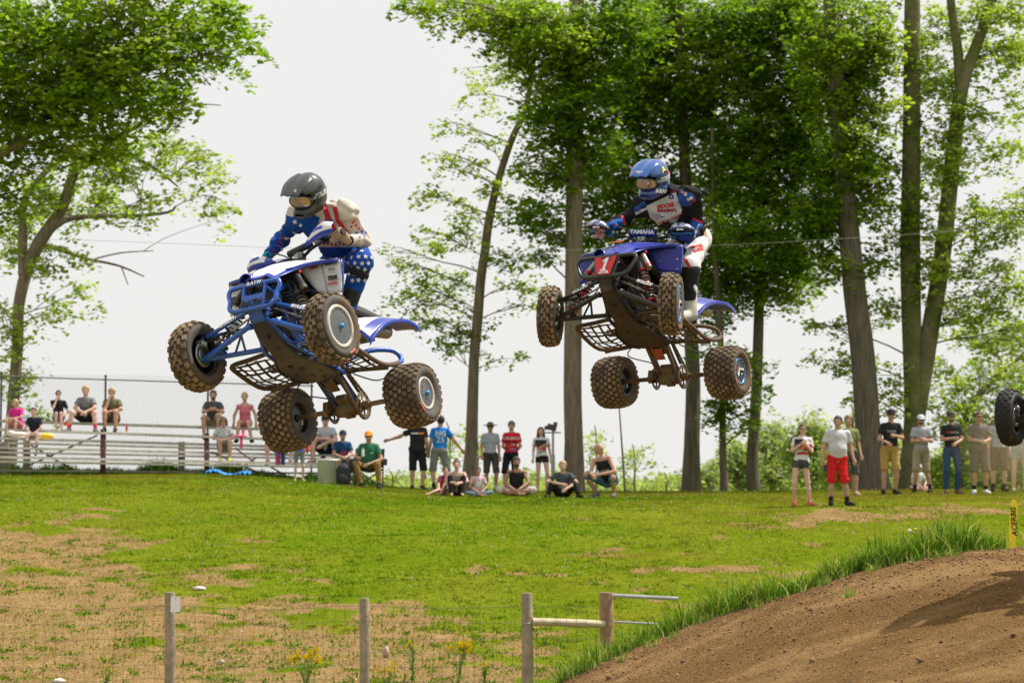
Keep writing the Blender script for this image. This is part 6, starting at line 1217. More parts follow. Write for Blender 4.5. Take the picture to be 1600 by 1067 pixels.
def decal_quad(org, hu, hv, sk, d, bv, m, parent, name='print'):
    n = 22; V = [((i/(n-1)*2-1), (j/(n-1)*2-1)) for i in range(n) for j in range(n)]; Fs = [(i*n+j, (i+1)*n+j, (i+1)*n+j+1, i*n+j+1) for i in range(n-1) for j in range(n-1)]
    V2 = [(x, y) for x, y in V]; V3 = [(np.array(hu)*x+np.array(hv)*y+np.array(sk)*y) for x, y in V2]
    bv2 = [(float(np.dot(q, nrm_(hu))), 0) for q in V3]
    W = []; ok = []
    for q in V3:
        p = Vector(np.array(org)+q); hit, nn, i, di = bv.ray_cast(p, Vector(d)); ok.append(hit is not None and di < .75); W.append(tuple(hit-Vector(d)*.005) if hit else (0,0,0))
    Fq = [f for f in Fs if all(ok[i] for i in f)]
    if Fq: me = bpy.data.meshes.new(name); me.from_pydata(W, [], Fq); me.materials.append(m); link(name, me, parent)
def decal_text(t, size, org, u, v, d, bv, m, parent, shear=0, bold=.002, name='lettering'):
    me = textmesh(t, size, shear, bold); b = bmesh.new(); b.from_mesh(me); bmesh.ops.triangulate(b, faces=b.faces)
    for _ in range(3):
        L = [e for e in b.edges if e.calc_length() > .02]
        if not L: break
        bmesh.ops.subdivide_edges(b, edges=L, cuts=1); bmesh.ops.triangulate(b, faces=b.faces)
    V2 = [(x.co.x, x.co.y) for x in b.verts]; Fs = [tuple(x.index for x in f.verts) for f in b.faces]; b.verts.index_update(); Fs = [tuple(x.index for x in f.verts) for f in b.faces]; b.free(); bpy.data.meshes.remove(me)
    return decal_mesh(V2, Fs, org, nrm_(u), nrm_(v), d, bv, m, parent, name)
def bvh_of(o, bp=None): return BVHTree.FromPolygons([x.co.copy() for x in o.data.vertices], [tuple(p.vertices) for p in o.data.polygons])

# ------------------------------------------------------------------ riders
def helmet(parent, c, f, up, P):
    """racing helmet in its own frame: x forward, y left, z up"""
    Hb = basis(f, up); Rm = (Matrix(Hb).transposed()*P.get('hs', 1.)).to_4x4(); Rm.translation = Vector(c)
    root = bpy.data.objects.new('helmet', None); COL.objects.link(root); root.parent = parent; root.matrix_local = Rm
    T = Body(); T.ell((0,0,.015), (.150,.122,.135), .02); T.ell((-.02,0,-.06), (.125,.112,.10), .04); T.ell((.085,0,-.115), (.085,.085,.050), .03); T.cone((.02,.085,-.10), (.13,.03,-.12), .035, .03, .03); T.cone((.02,-.085,-.10), (.13,-.03,-.12), .035, .03, .03); T.cone((.14,.02,-.12), (.14,-.02,-.12), .03, .03, .02)
    T.sub((.125,0,-.026), (.110,.110,.064), k=.01); T.sub((-.02,0,-.20), (.10,.09,.09)); T.sub((.17,0,-.125), (.03,.035,.009), box=True)
    V, Fa = T.mesh(.0062); sh = npmesh('shell', V, Fa, P['shell'], root, smooth=True)
    g = G(); g.ell((.03,0,-.03), (.088,.090,.058), 20, 12); g.build('face_foam', MC['black_rubber'], root)
    # goggle frame and lens
    fr = [[(.118-.45*y*y*8*k2, y*1.0, -.030+z) for k2 in (1,)][0] for y, z in [(.098*math.sin(a), .050*math.cos(a)+.004*math.cos(2*a)) for a in np.linspace(0, 2*math.pi, 29)]]
    g = G(); g.tube([(.140-2.4*y*y, y, z) for x, y, z in fr], .0085, 6); g.build('goggle_frame', P['gframe'], root)
    g = G(); g.sheet([[(.146-2.4*y*y-.9*z*z, y, -.028+z*(1-(abs(y)/.095)**3*.45)) for y in np.linspace(-.092,.092,9)] for z in (-.044,-.02,0,.02,.044)], .003, sub=2); g.build('goggle_lens', P['lens'], root)
    for s in (1, -1): g = G(); g.sheet([[(.118-2.6*.0064-.01,s*.082,-.012+z),(.04,s*.124,-.008+z),(-.05,s*.122,-.002+z),(-.12,s*.085,.004+z)] for z in (-.02,0,.02)], .004); g.build('goggle_strap', P['strap'], root)
    # peak
    def zt(y, b): return b-.9*y*y
    g = G(); g.sheet([[(x-1.1*y*y*(1.5 if x > .2 else .6), y*w_, zt(y*w_, z)+.010*math.exp(-(abs(y)-.05)**2*900)) for y in (-.1,-.075,-.05,-.02,0,.02,.05,.075,.1)] for x, z, w_ in ((.03,.148,.75),(.09,.138,.95),(.16,.115,1.0),(.22,.085,.92),(.27,.052,.78))], .005); pk = g.build('peak', P['peak'], root)
    for s in (1, -1):
        g = G(); g.sheet([[(.03,s*.075,.135),(.0,s*.105,.09),(.02,s*.118,.045)],[(.12,s*.088,.115),(.12,s*.100,.07),(.10,s*.104,.03)],[(.21,s*.078,.075),(.19,s*.084,.050),(.17,s*.088,.035)]], .005); g.build('peak_side', P['peak'], root)
        g = G(); g.tube([(.0,s*.125,.05),(.0,s*.130,.05)], .011, 12); g.build('peak_screw', P['gframe'], root)
    for s in (1, -1):
        for k in range(3): g = G(); g.box((.135-k*.022,s*(.062+k*.013),-.118), (.007,.003,.013), Matrix.Rotation(-s*.5,3,'Z')); g.build('vent', MC['black_rubber'], root)
    return root, sh
def lerp(a, b, t): return np.array(a)+(np.array(b)-np.array(a))*t
def rider(P):
    J = {k: np.array(tuple(U(*v))) for k, v in P['J'].items()}; B = Body(); o = J['pel'].copy(); J = {k: v-o for k, v in J.items()}
    pe, ne = J['pel'], J['nek']; sp = nrm_(ne-pe); lat = nrm_(J['sL']-J['sR']); fwd = nrm_(np.cross(lat, sp)); lat = nrm_(np.cross(sp, fwd)); R = np.array([lat, fwd, sp]).T; ch = lerp(pe, ne, .62)+np.array(P.get('hump', (0,0,0)))
    def torso(B, e, w_=1.):
        for q in 'LR': B.cone(lerp(ch, ne, .75), J['s'+q], .070+e, .050+e, .07); B.cone(ch, J['s'+q], .095+e, .05+e, .07); B.cone(lerp(pe, ch, .5), lerp(ch, J['s'+q], .4), .10+e, .095+e, .07)
        B.ell(ch+sp*.03, (.155*w_+e,.11+e,.17+e), .06, R); B.ell(lerp(pe, ch, .5), (.138+e,.105+e,.16+e), .06, R); B.ell(pe, (.155+e,.125+e,.12+e), .06, R)
        for q in 'LR': B.cone(ch+sp*.10+(lat if q == 'L' else -lat)*.06, J['s'+q], .066+e, .052+e, .05)
    torso(B, 0); B.cone(lerp(ch, ne, .8), lerp(ne, J['hed'], .9), .06, .058, .03)
    for q in 'LR':
        B.cone(J['s'+q], J['e'+q], .052, .043, .03); B.cone(J['e'+q], lerp(J['e'+q], J['w'+q], .35), .043, .045, .02); B.cone(lerp(J['e'+q], J['w'+q], .35), J['w'+q], .045, .029, .02)
        B.cone(J['h'+q], J['k'+q], .088, .062, .05); B.cone(J['k'+q], J['a'+q], .060, .042, .03)
    V, Fa = B.mesh(.010); body = npmesh('person', V, Fa, skin('t'), smooth=True); body.location = Vector(o)
    def child(nm, B_, m, h=.008, wr=.0, cuts=(), wf=18):
        V, Fa = B_.mesh(h, wr, wf, cuts); return npmesh(nm, V, Fa, m, body, smooth=True)
    T = Body(); torso(T, .017, 1.02); T.p = [q for q in T.p if not (q[0] == 'e' and np.allclose(q[1], pe))]
    for q in 'LR':
        a, b, c = J['s'+q], J['e'+q], J['w'+q]; T.cone(a, b, .059, .052, .06); T.cone(b, lerp(b, c, .35), .053, .052, .02); T.cone(lerp(b, c, .35), lerp(b, c, .93), .052, .036, .02, flat=1.)
    T.cone(ch+sp*.10, ne-sp*.0, .075, .066, .04); T.cone(ne, lerp(ne, J['hed'], .42), .068, .066, .02)
    js = child('jersey', T, P['jersey'], .0070, .0085, (), 29); bv = bvh_of(js)
    T = Body(); T.ell(pe, (.158,.128,.12), .06, R, cut=[(tuple(sp), tuple(pe+sp*.10))])
    for q in 'LR': a, b, c = J['h'+q], J['k'+q], J['a'+q]; T.cone(a, b, .098, .078, .05); T.ell(b, (.077,.077,.082), .03); T.cone(b, c, .078, .055, .03)
    pt = child('trousers', T, P['pants'], .009, .004, (), 20); bvp = bvh_of(pt)
    # knee brace pads
    for q in 'LR':
        a, b, c = J['h'+q], J['k'+q], J['a'+q]; T = Body(); T.cone(lerp(a, b, .80), lerp(b, c, .20), .086, .083, .03); child('knee_panel', T, P['knee'], .009, .003, [(tuple(-nrm_(fwd+lat*(.4 if q == 'L' else -.4))), tuple(b+nrm_(fwd)*.01))])
        T = Body(); d = nrm_(J['t'+q]-c); T.cone(lerp(b, c, .55), c, .066, .056, .02); T.cone(c, c-v3(0,0,.04), .056, .055, .03); T.cone(c-v3(0,0,.05)-d*.03, J['t'+q], .048, .044, .03); child('boot', T, P['boot'], .009)
        if P.get('shin'): T = Body(); T.cone(lerp(a, b, .93), lerp(b, c, .1), .086, .084, .02); T.cone(lerp(b, c, .1), lerp(b, c, .72), .084, .066, .02); child('knee_brace', T, P['shin'], .009, .003)
    # gloves with fingers wrapped round the grips
    for q in 'LR':
        gp = J['g'+q]; w_ = J['w'+q]; ax = nrm_(np.array(P['bar'])); side = 1 if q == 'L' else -1; d = nrm_(gp-w_); T = Body()
        upv = nrm_(np.cross(d, ax)*side); upv = upv if upv[2] > 0 else -upv; bk = gp-d*.025+upv*.018
        T.cone(w_, lerp(w_, bk, .5), .032, .034, .02); T.ell(bk, (.042,.046,.026), .02, np.array([d, ax, np.cross(d, ax)]).T)
        for k, (off, L) in enumerate(((-.034,.9),(-.012,1.),(.011,.97),(.032,.85))):
            c0 = gp+ax*off*1.0*side*-1; pts = [c0+(-d*math.cos(t)*-1*math.sin(t*0)+0)+0 for t in (0,)]
            ang = np.linspace(math.radians(60), math.radians(-165 if k else -120), 6); rr = .030; pts = [c0+upv*math.sin(a)*rr*L+d*math.cos(a)*rr*L for a in ang]
            T.cone(bk+ax*off*side*-1+d*.01, pts[0], .0125, .0122, .005)
            for i in range(5): T.cone(pts[i], pts[i+1], .0122-.0006*i, .0116-.0006*i, .003)
        th = ax*side*-1; t0 = bk+th*.035-d*.015-upv*.01; t1 = gp+th*.052-d*.025-upv*.022; t2 = gp+th*.045+d*.012-upv*.036; T.cone(t0, t1, .0155, .0135, .01); T.cone(t1, t2, .0135, .011, .004)
        child('glove', T, P['glove'+q], .0048); 
        T = Body(); T.cone(lerp(J['e'+q], w_, .94), lerp(w_, bk, .22), .036, .036, .01, flat=1.); child('wrist_band', T, P['band'+q], .006)
    hm = helmet(body, J['hed'], P['look'], P['up'], P); js.name = 'jersey'
    return body, js, bv, bvp, J, dict(pe=pe, ne=ne, sp=sp, lat=lat, fwd=fwd, ch=ch), hm, pt
def star(n, s):
    V = [(0., 0.)]; V += [(s*(1 if k % 2 == 0 else .42)*math.sin(math.pi*k/5), s*(1 if k % 2 == 0 else .42)*math.cos(math.pi*k/5)) for k in range(10)]; return V, [(0, k+1, (k+1) % 10+1) for k in range(10)]
def put_star(px, py, spx, o, bv, m, parent, rot=0., name='star'):
    """cast a printed star along the view onto the cloth"""
    p = U(px, py, 10)-o; q = U(px, py, 20)-o; d = (q-p).normalized(); u = Vector((1,0,0)); v = d.cross(u)*-1; c, s = math.cos(rot), math.sin(rot); V, Fs = star(5, spx/F*18.3)
    V2 = [(x*c-y*s, x*s+y*c) for x, y in V]; hit, n, i, di = bv.ray_cast(q-d*4, d)
    if hit is None: return
    n = n if n.dot(d) < 0 else -n; uu = (u-n*u.dot(n)).normalized(); vv = n.cross(uu); vv = vv if vv.z > 0 else -vv
    decal_mesh(V2, Fs, hit+n*.10, uu, vv, -n, bv, m, parent, name, .0065)
def put_text(t, px, py, hpx, o, bv, m, parent, ang=0., shear=0., bold=.0015, dref=18.3):
    q = U(px, py, dref)-o; d = U(px, py, 1).normalized(); hit, n, i, di = bv.ray_cast(q-d*4, d)
    if hit is None: return
    n = n if n.dot(d) < 0 else -n; n = (n*.6-d*.4).normalized(); u0 = Vector((math.cos(ang), 0, math.sin(ang))); u = (u0-n*u0.dot(n)).normalized(); v = n.cross(u)
    decal_text(t, hpx/F*dref*1.38, hit+n*.12, u, v, -n, bv, m, parent, shear, bold)
def put_poly(pts, o, bv, m, parent, name, dref=18.3, n=15):
    """a coloured cloth panel: a four cornered patch laid onto the cloth"""
    (a, b, c, d_) = pts; W = []; ok = []; k = n*2
    for i in range(k):
        for j in range(k):
            s, t = i/(k-1), j/(k-1); px = (a[0]*(1-s)+b[0]*s)*(1-t)+(d_[0]*(1-s)+c[0]*s)*t; py = (a[1]*(1-s)+b[1]*s)*(1-t)+(d_[1]*(1-s)+c[1]*s)*t
            q = U(px, py, dref)-o; d = U(px, py, 1).normalized(); hit, nn, ii, di = bv.ray_cast(q-d*4, d); ok.append(hit is not None); W.append(tuple(hit+(nn if nn.dot(d) < 0 else -nn)*.0035) if hit else (0,0,0))
    Fq = [(i*k+j, (i+1)*k+j, (i+1)*k+j+1, i*k+j+1) for i in range(k-1) for j in range(k-1)]; Fq = [f for f in Fq if all(ok[x] for x in f) and max((Vector(W[f[i]])-Vector(W[f[i-1]])).length for i in range(4)) < .06]
    if Fq: me = bpy.data.meshes.new(name); me.from_pydata(W, [], Fq); me.materials.append(m); me.polygons.foreach_set('use_smooth', [True]*len(Fq)); link(name, me, parent)
whitep = M('shirt_print_white', (.68,.66,.64), .8); redp = M('shirt_print_red', (.55,.02,.03), .8); bluep = M('shirt_print_blue', (.015,.07,.32), .8); blackp = M('shirt_print_black', (.015,.015,.018), .8); yelp = M('shirt_print_yellow', (.8,.7,.03), .6); orp = M('shirt_print_orange', (.8,.25,.03), .7); blk = cloth('black_panel', (.018,.018,.02))
def wpt(T, x, y, z): return T @ Vector((x, y, z))
def to_pxd(p): d = p.y*CP+p.z*SP; return (800+F*p.x/d, 533.5-F*(-p.y*SP+p.z*CP)/d, p.y)
def build_riders():
    gl, gr = to_pxd(wpt(TA, *PA['bar']['L'])), to_pxd(wpt(TA, *PA['bar']['R']))
    bar = np.array(wpt(TA, *PA['bar']['L'])-wpt(TA, *PA['bar']['R']))
    J = dict(pel=(545,400,18.68), nek=(504,330,18.25), hed=(482,301,18.12), sL=(539,331,18.15), eL=(569,375,18.27), wL=(544,376,18.06), gL=gl, sR=(467,340,18.38), eR=(440,374,18.58), wR=(418,400,18.46), gR=gr, hL=(556,402,18.62), kL=(565,409,18.20), aL=(538,498,18.15), tL=(528,512,18.0), hR=(530,402,18.74), kR=(490,438,18.42), aR=(436,528,18.36), tR=(428,540,18.2))
    P = dict(J=J, hs=.95, jersey=cloth('cream_jersey', (.60,.53,.47)), pants=cloth('star_blue', (.008,.06,.30)), knee=blk, boot=cloth('boot_black', (.03,.03,.03)), gloveL=cloth('tan_glove', (.40,.28,.17)), gloveR=cloth('blue_glove', (.01,.07,.4)), bandL=blk, bandR=cloth('teal_band', (.01,.25,.5)), bar=bar, look=(-.50,-.84,-.42), up=(-.10,-.30,1),
        shell=M('matt_black_shell', (.035,.037,.038), .38, coat=.15), peak=M('grey_peak', (.055,.06,.06), .35, var=.2), gframe=M('dark_frame', (.03,.03,.03), .4), lens=M('mirror_lens', (.50,.44,.38), .08, metal=1., col2=(.22,.28,.55), vs=9), strap=M('white_strap', (.45,.44,.43), .7, col2=(.05,.05,.05), vs=60))
    body, js, bv, bvp, Jj, fr, hm, pt = rider(P); o = body.location
    bs = cloth('star_blue', ())
    # blue star panels on the right arm and shoulder, red braces on the chest
    for q in ([(446,336),(492,352),(474,392),(420,380)],[(426,362),(470,384),(440,424),(406,406)],[(462,322),(500,340),(494,362),(456,350)]): put_poly(q, o, bv, bs, js, 'blue_panel')
    put_poly([(503,322),(510,320),(520,345),(511,349)], o, bv, redp, js, 'red_brace'); put_poly([(511,349),(520,345),(529,364),(516,366)], o, bv, redp, js, 'red_brace'); put_poly([(520,323),(527,324),(531,345),(525,346)], o, bv, redp, js, 'red_brace'); put_poly([(525,346),(531,344),(545,362),(541,366)], o, bv, redp, js, 'red_brace'); put_poly([(482,350),(501,348),(500,357),(480,358)], o, bv, bluep, js, 'blue_patch'); put_poly([(500,355),(518,353),(519,359),(500,361)], o, bv, redp, js, 'red_patch')
    put_poly([(498,386),(562,386),(556,402),(504,402)], o, bv, bs, js, 'blue_waist')
    for k in range(7): put_poly([(505+k*6,378+k%2),(508+k*6,378+k%2),(508+k*6,384),(505+k*6,384)], o, bv, redp, js, 'red_dash')
    put_text('UFO', 514, 345, 5, o, bv, bluep, js, .05)
    for a in ((461,347,5,.2),(460,363,5,-.3),(448,372,6,.4),(440,390,5,.1),(470,352,4,.6),(450,385,3.4,0),(433,396,3.5,.4),(466,374,3.6,.3),(472,338,3.5,.1)): put_star(*a[:3], o, bv, whitep, js, a[3])
    for (x, y) in ((440,378),(436,384),(444,371),(430,391),(437,372),(431,398),(426,402)): put_poly([(x-4,y-1.5),(x+3,y+1),(x+2,y+2.6),(x-5,y+.2)], o, bv, redp, js, 'red_dash')
    for (x, y, m) in ((551,347,redp),(556,352,redp),(549,354,redp),(560,357,redp),(565,362,bluep),(558,364,bluep),(569,369,bluep),(562,370,bluep),(554,344,redp),(566,366,bluep),(571,364,bluep)): put_star(x, y, 3.2, o, bv, m, js, x*.3)
    for a in [(x+(j % 2)*5+rnd.uniform(-1,1), y+rnd.uniform(-1,1), 4.4) for j, y in enumerate(range(384, 446, 9)) for x in range(500, 584, 10)] if 1 else ((549,398,4.2),(562,392,4.2),(548,412,4),(541,428,4.2),(553,421,4),(566,404,3.6),(539,412,3.4),(546,440,3.6),(558,436,3.4),(533,398,3),(527,402,2.8),(571,394,3),(540,452,3.2),(552,384,3),(541,387,2.6)): put_star(a[0], a[1], a[2], o, bvp, whitep, pt, a[0]*.7)
    lettering('A', .04, tuple(Vector((.235,.045,.085))), (0,1,0), (-.6,0,.8), MC['print_white'], hm[0], shear=.3)
    tag(body, 'rider in a matt black helmet and white blue starred jersey on the left quad', 'rider', 'airborne quad riders')
    # second rider
    gl, gr = to_pxd(wpt(TB_, *PB['bar']['L'])), to_pxd(wpt(TB_, *PB['bar']['R'])); bar = np.array(wpt(TB_, *PB['bar']['L'])-wpt(TB_, *PB['bar']['R']))
    J = dict(pel=(1084,375,21.5), nek=(1045,303,21.12), hed=(1021,277,21.0), sL=(1078,307,20.98), eL=(1094,350,21.12), wL=(1078,372,21.0), gL=gl, sR=(1006,320,21.22), eR=(974,345,21.38), wR=(944,356,21.12), gR=gr, hL=(1090,379,21.42), kL=(1077,418,21.0), aL=(1078,484,20.98), tL=(1064,495,20.85), hR=(1072,380,21.58), kR=(1015,415,21.25), aR=(968,480,21.25), tR=(960,490,21.1))
    navy = cloth('jersey_black', (.016,.015,.018))
    P = dict(J=J, jersey=navy, pants=cloth('white_pants', (.62,.60,.60)), shin=cloth('black_shin', (.02,.02,.022)), knee=cloth('black_knee', (.02,.02,.022)), boot=cloth('boot_white', (.5,.48,.44)), gloveL=cloth('glove_blue', (.03,.05,.25)), gloveR=cloth('glove_redwhite', (.5,.08,.08), col2=(.6,.58,.58)), bandL=cloth('glove_blue', ()), bandR=cloth('cuff_blue', (.01,.10,.42)), bar=bar, look=(-.55,-.80,-.30), up=(-.05,-.25,1),
        shell=M('blue_shell', (.015,.05,.22), .25, coat=.6), peak=M('blue_peak', (.02,.09,.33), .25, coat=.6), gframe=M('dark_frame', ()), lens=M('mirror_lens2', (.48,.40,.36), .1, metal=1., col2=(.3,.33,.55), vs=9), strap=M('grey_strap', (.35,.36,.38), .6))
    body, js, bv, bvp, Jj, fr, hm, pt = rider(P); o = body.location; D = 21.1; cb = cloth('sleeve_blue', (.012,.10,.40))
    def pp(q, m, n): put_poly(q, o, bv, m, js, n, dref=D)
    pp([(1010,322),(1056,300),(1066,328),(1018,345)], whitep, 'white_chest_panel'); pp([(1018,345),(1066,328),(1064,335),(1028,352)], whitep, 'white_chest_panel'); pp([(1012,340),(1022,352),(1026,356),(1020,348)], redp, 'red_piping'); pp([(1024,350),(1066,332),(1066,335),(1026,354)], redp, 'red_piping')
    pp([(1060,296),(1082,302),(1086,312),(1060,318)], bluep, 'blue_shoulder'); pp([(1060,310),(1086,306),(1078,322),(1064,322)], bluep, 'blue_shoulder'); pp([(990,326),(1006,314),(1011,320),(992,332)], bluep, 'blue_shoulder'); pp([(1064,322),(1080,320),(1086,310),(1087,314)], redp, 'red_piping'); pp([(992,332),(1011,323),(1012,327),(994,336)], whitep, 'white_piping')
    pp([(944,352),(972,339),(976,352),(948,368)], cb, 'blue_cuff'); pp([(1068,364),(1082,342),(1098,350),(1086,378)], cb, 'blue_cuff'); pp([(970,338),(974,337),(979,350),(975,353)], redp, 'red_cuff_line'); pp([(1080,342),(1084,340),(1098,346),(1097,351)], redp, 'red_cuff_line'); pp([(1082,372),(1091,350),(1093,351),(1084,374)], whitep, 'white_cuff_line')
    put_text('MOOSE', 1040, 322, 6.2, o, bv, redp, js, .14, .1, .003, D); put_text('RACING', 1042, 329, 6, o, bv, redp, js, .16, .1, .003, D)
    pp([(1022,336),(1056,324),(1058,331),(1026,343)], bluep, 'blue_name_panel'); put_text('YAMAHA', 1042, 333.5, 5.6, o, bv, M('shirt_print_bright', (.8,.8,.8), .7), js, .30, 0, .003, D)
    pp([(1032,346),(1062,338),(1054,352),(1036,352)], cloth('grey_graphic', (.35,.35,.36), col2=(.02,.02,.02)), 'animal_graphic'); put_text('O', 1049, 308, 7, o, bv, bluep, js, 0, 0, .004, D); put_text('UTV', 1052, 300.5, 3, o, bv, redp, js, 0, 0, .001, D); put_text('3m', 1066, 300, 4.5, o, bv, orp, js, -.5, 0, .002, D); put_text('G', 1071, 304, 5, o, bv, whitep, js, -.3, 0, .002, D); put_text('IMS', 1078, 311, 4.5, o, bv, whitep, js, .5, 0, .002, D)
    put_text('MOOSE', 1089, 385, 5.6, o, bvp, redp, pt, .62, .1, .003, D); put_text('RACING', 1092, 390, 5.4, o, bvp, redp, pt, .62, .1, .003, D)
    put_poly([(1066,402),(1074,406),(1080,418),(1077,420)], o, bvp, redp, pt, 'red_piping', D)
    sb = bvh_of(hm[1]); 
    for t, sz, p_, u, v_, m in (('ARMA', .045, (.06,.30,-.105), (-1,.1,-.25), (-.25,0,1), M('helmet_letter_white', (.8,.8,.8), .4)), ('A', .075, (.02,.30,.07), (-1,0,0), (0,0,1), yelp), ('MOOSE', .028, (-.02,.30,.02), (-1,0,.6), (.6,0,1), redp)): decal_text(t, sz, p_, u, v_, (0,-1,0), sb, m, hm[0], .1, .002)
    lettering('601', .045, (.232,.0,.082), (0,1,0), (-.6,0,.8), MC['print_white'], hm[0], bold=.003); lettering('fly', .032, (.15,.06,.118), (.2,1,-.3), (-.7,0,.7), MC['print_white'], hm[0], bold=.001)
    tag(body, 'rider in a glossy blue helmet and black jersey lettered MOOSE RACING YAMAHA', 'rider', 'airborne quad riders')
build_riders()
# ------------------------------------------------------------------ third quad, mostly beyond the right edge
PC = dict(PB); PC.update(tread=M('black_tread', (.022,.021,.021), .8, mud=.2, bump=.3), tread_floor=M('black_tread', ()), sidewall=M('black_sidewall', (.025,.024,.024), .7, mud=.15), disc_front=False, nerf=M('bumper_black', ()), heel=M('bumper_black', ()), steer=.12)
qc = quad(PC); _R = Matrix.Rotation(math.radians(-7), 4, 'Z') @ TB_.to_3x3().to_4x4(); _w = _R @ Vector((.635,-.54,-.02)); _t = U(1579, 652, 22.2)-_w; qc.matrix_world = Matrix.Translation(_t) @ _R; tag(qc, 'third sport quad with clean black tyres, only its front wheel inside the right edge', 'quad bike')
# ------------------------------------------------------------------ spectators
SITL = dict(SIT, kA=(-.14,-.40,.25), aA=(-.13,-.42,-.14), tA=(-.14,-.56,-.20), kB=(.14,-.40,.25), aB=(.13,-.42,-.14), tB=(.14,-.56,-.20), wA=(-.06,-.36,.30), wB=(.06,-.36,.30), eA=(-.23,-.22,.34), eB=(.23,-.22,.34))
ROWS = [(657,672.5,2.6),(670,688,2.0),(684,699,1.7),(691,704,1.3),(699,711,.9),(706,716,.7),(713.5,724.5,.2)]
def on(row, px): y0, y1, off = ROWS[row]; d = bd(px, 56.5)+off; p = U(px, y0+(y1-y0)*(px+20)/500-1.5, d); return p
GB = 'spectators on the bleachers'; GM = 'spectators in the middle of the crest'; GR = 'spectators at the right of the crest'; GS = 'spectators sitting on the grass'
def T_(n, c): return (n, c)
W_, K_, G_ = ('tee_white', (.62,.62,.62)), ('tee_black', (.022,.022,.025)), ('tee_grey', (.33,.34,.36))
def wp(n, c): return (n, c, .8)
pw, pr_, pk_, po = wp('ink_white', (.7,.7,.7)), wp('ink_red', (.6,.03,.04)), wp('ink_black', (.02,.02,.02)), wp('ink_orange', (.8,.18,.02))
def bottle(body, J, f): pass
# bleachers
person('young girl in a bright pink tee hugging her knees on the bleachers', on(1, 28), SITL, dict(top=T_('tee_pink', (.72,.03,.30)), bot=T_('short_rose', (.5,.2,.22)), leg=.5, hair=('blond','bob'), skin='p', kid=1, fem=1, shoe=T_('shoe_tan', (.4,.3,.2))), -.3, .80, group=GB)
person('boy in a navy tee and patterned shorts with brown hair, low on the bleachers', on(2, 54), SIT, dict(top=T_('tee_navy', (.02,.025,.045)), bot=('short_patterned', (.55,.52,.52)), leg=1.0, hair=('brown','short'), skin='p', kid=1, shoe=T_('shoe_black', (.02,.02,.02))), 0, .82, dict(aA=(-.13,-.43,-.40), tA=(-.14,-.58,-.46), aB=(.13,-.43,-.40), tB=(.14,-.58,-.46), wA=(-.04,-.32,.14), wB=(.04,-.32,.14), kA=(-.15,-.40,.10), kB=(.15,-.40,.10)), group=GB)
person('girl in a black tee and sunglasses holding a hand to her mouth', on(0, 91), SITL, dict(top=K_, bot=T_('short_grey', (.2,.2,.22)), leg=.5, hair=('brown','tail'), skin='p', fem=1, kid=1, glasses='dark', shoe=T_('shoe_white', (.6,.58,.55))), .15, .86, dict(wA=(-.03,-.26,.64), eA=(-.12,-.34,.38), eB=(.27,-.05,.27), wB=(.10,-.22,.14), kA=(-.05,-.42,.22), kB=(.08,-.42,.22), aA=(-.05,-.42,-.20), aB=(.10,-.42,-.20)), group=GB)
person('young man in a grey tee with blue and red socks and black shorts', on(0, 135), SITL, dict(top=T_('tee_midgrey', (.20,.21,.22)), bot=T_('short_black', (.02,.02,.025)), leg=.75, hair=('blond','short'), skin='p', sock=T_('sock_red', (.55,.05,.10)), sockh=.5, shoe=T_('shoe_grey', (.15,.15,.15)), print=[('t',0,0,0,.07,pk_,'LACROSSE')]), 0, 1.0, dict(kA=(-.27,-.38,.22), aA=(-.34,-.42,-.16), tA=(-.42,-.54,-.21), kB=(.25,-.38,.22), aB=(.28,-.42,-.16), tB=(.33,-.54,-.21), wA=(-.04,-.36,.24), wB=(.04,-.36,.24)), group=GB)
person('bare headed spectator in an olive top resting chin on hand', on(0, 176), SITL, dict(top=T_('tee_olive', (.17,.16,.09)), bot=T_('short_brown', (.14,.10,.07)), leg=.8, hair=('blond','short'), skin='m', fat=1.08, shoe=T_('shoe_dark', (.05,.045,.04))), 0, .97, dict(wA=(-.03,-.27,.62), eA=(-.14,-.36,.32), wB=(-.02,-.34,.28), kA=(-.13,-.40,.26), kB=(.14,-.40,.26)), group=GB)
person('bearded man in a charcoal tee and tan shorts on the top row', on(0, 333), SITL, dict(top=T_('tee_charcoal', (.07,.08,.09)), bot=T_('short_tan', (.36,.27,.16)), leg=.95, hair=('brown','short'), beard='brown', skin='m', fat=1.05, shoe=T_('shoe_tan', ())), .1, 1.0, dict(wA=(-.05,-.34,.40), wB=(.04,-.34,.40), kA=(-.22,-.38,.20), aA=(-.20,-.42,-.24), tA=(-.2,-.55,-.28)), group=GB)
person('woman in dark sunglasses, a pale grey tee and yellow green shoes', on(4, 350), SITL, dict(top=T_('tee_palegrey', (.48,.49,.52)), bot=T_('short_greygreen', (.22,.22,.2)), leg=.95, hair=('brown','bob'), skin='m', fem=1, glasses='dark', shoe=T_('shoe_lime', (.55,.62,.12)), print=[('t',0,.02,0,.06,pw,'AVALON')]), 0, .95, dict(aA=(-.04,-.42,-.16), tA=(-.04,-.55,-.21), kA=(-.06,-.38,.25), kB=(.18,-.38,.25), aB=(.19,-.42,-.16), tB=(.19,-.55,-.21)), group=GB)
person('white haired woman in a pink sleeveless suit, on the top row', on(0, 383), SITL, dict(top=T_('top_pink', (.68,.18,.24)), tank=1, bot=T_('bottom_pink', (.66,.20,.25)), leg=.22, hair=('blond','short'), skin='p', fem=1, shoe=T_('shoe_dark', ())), 0, .98, dict(wA=(-.27,-.06,.10), wB=(.27,-.06,.10), eA=(-.26,-.04,.30), eB=(.26,-.04,.30), aA=(-.16,-.42,-.30), aB=(.2,-.42,-.30), tA=(-.18,-.55,-.34), tB=(.24,-.55,-.34), kA=(-.10,-.42,.12), kB=(.12,-.42,.12)), group=GB)
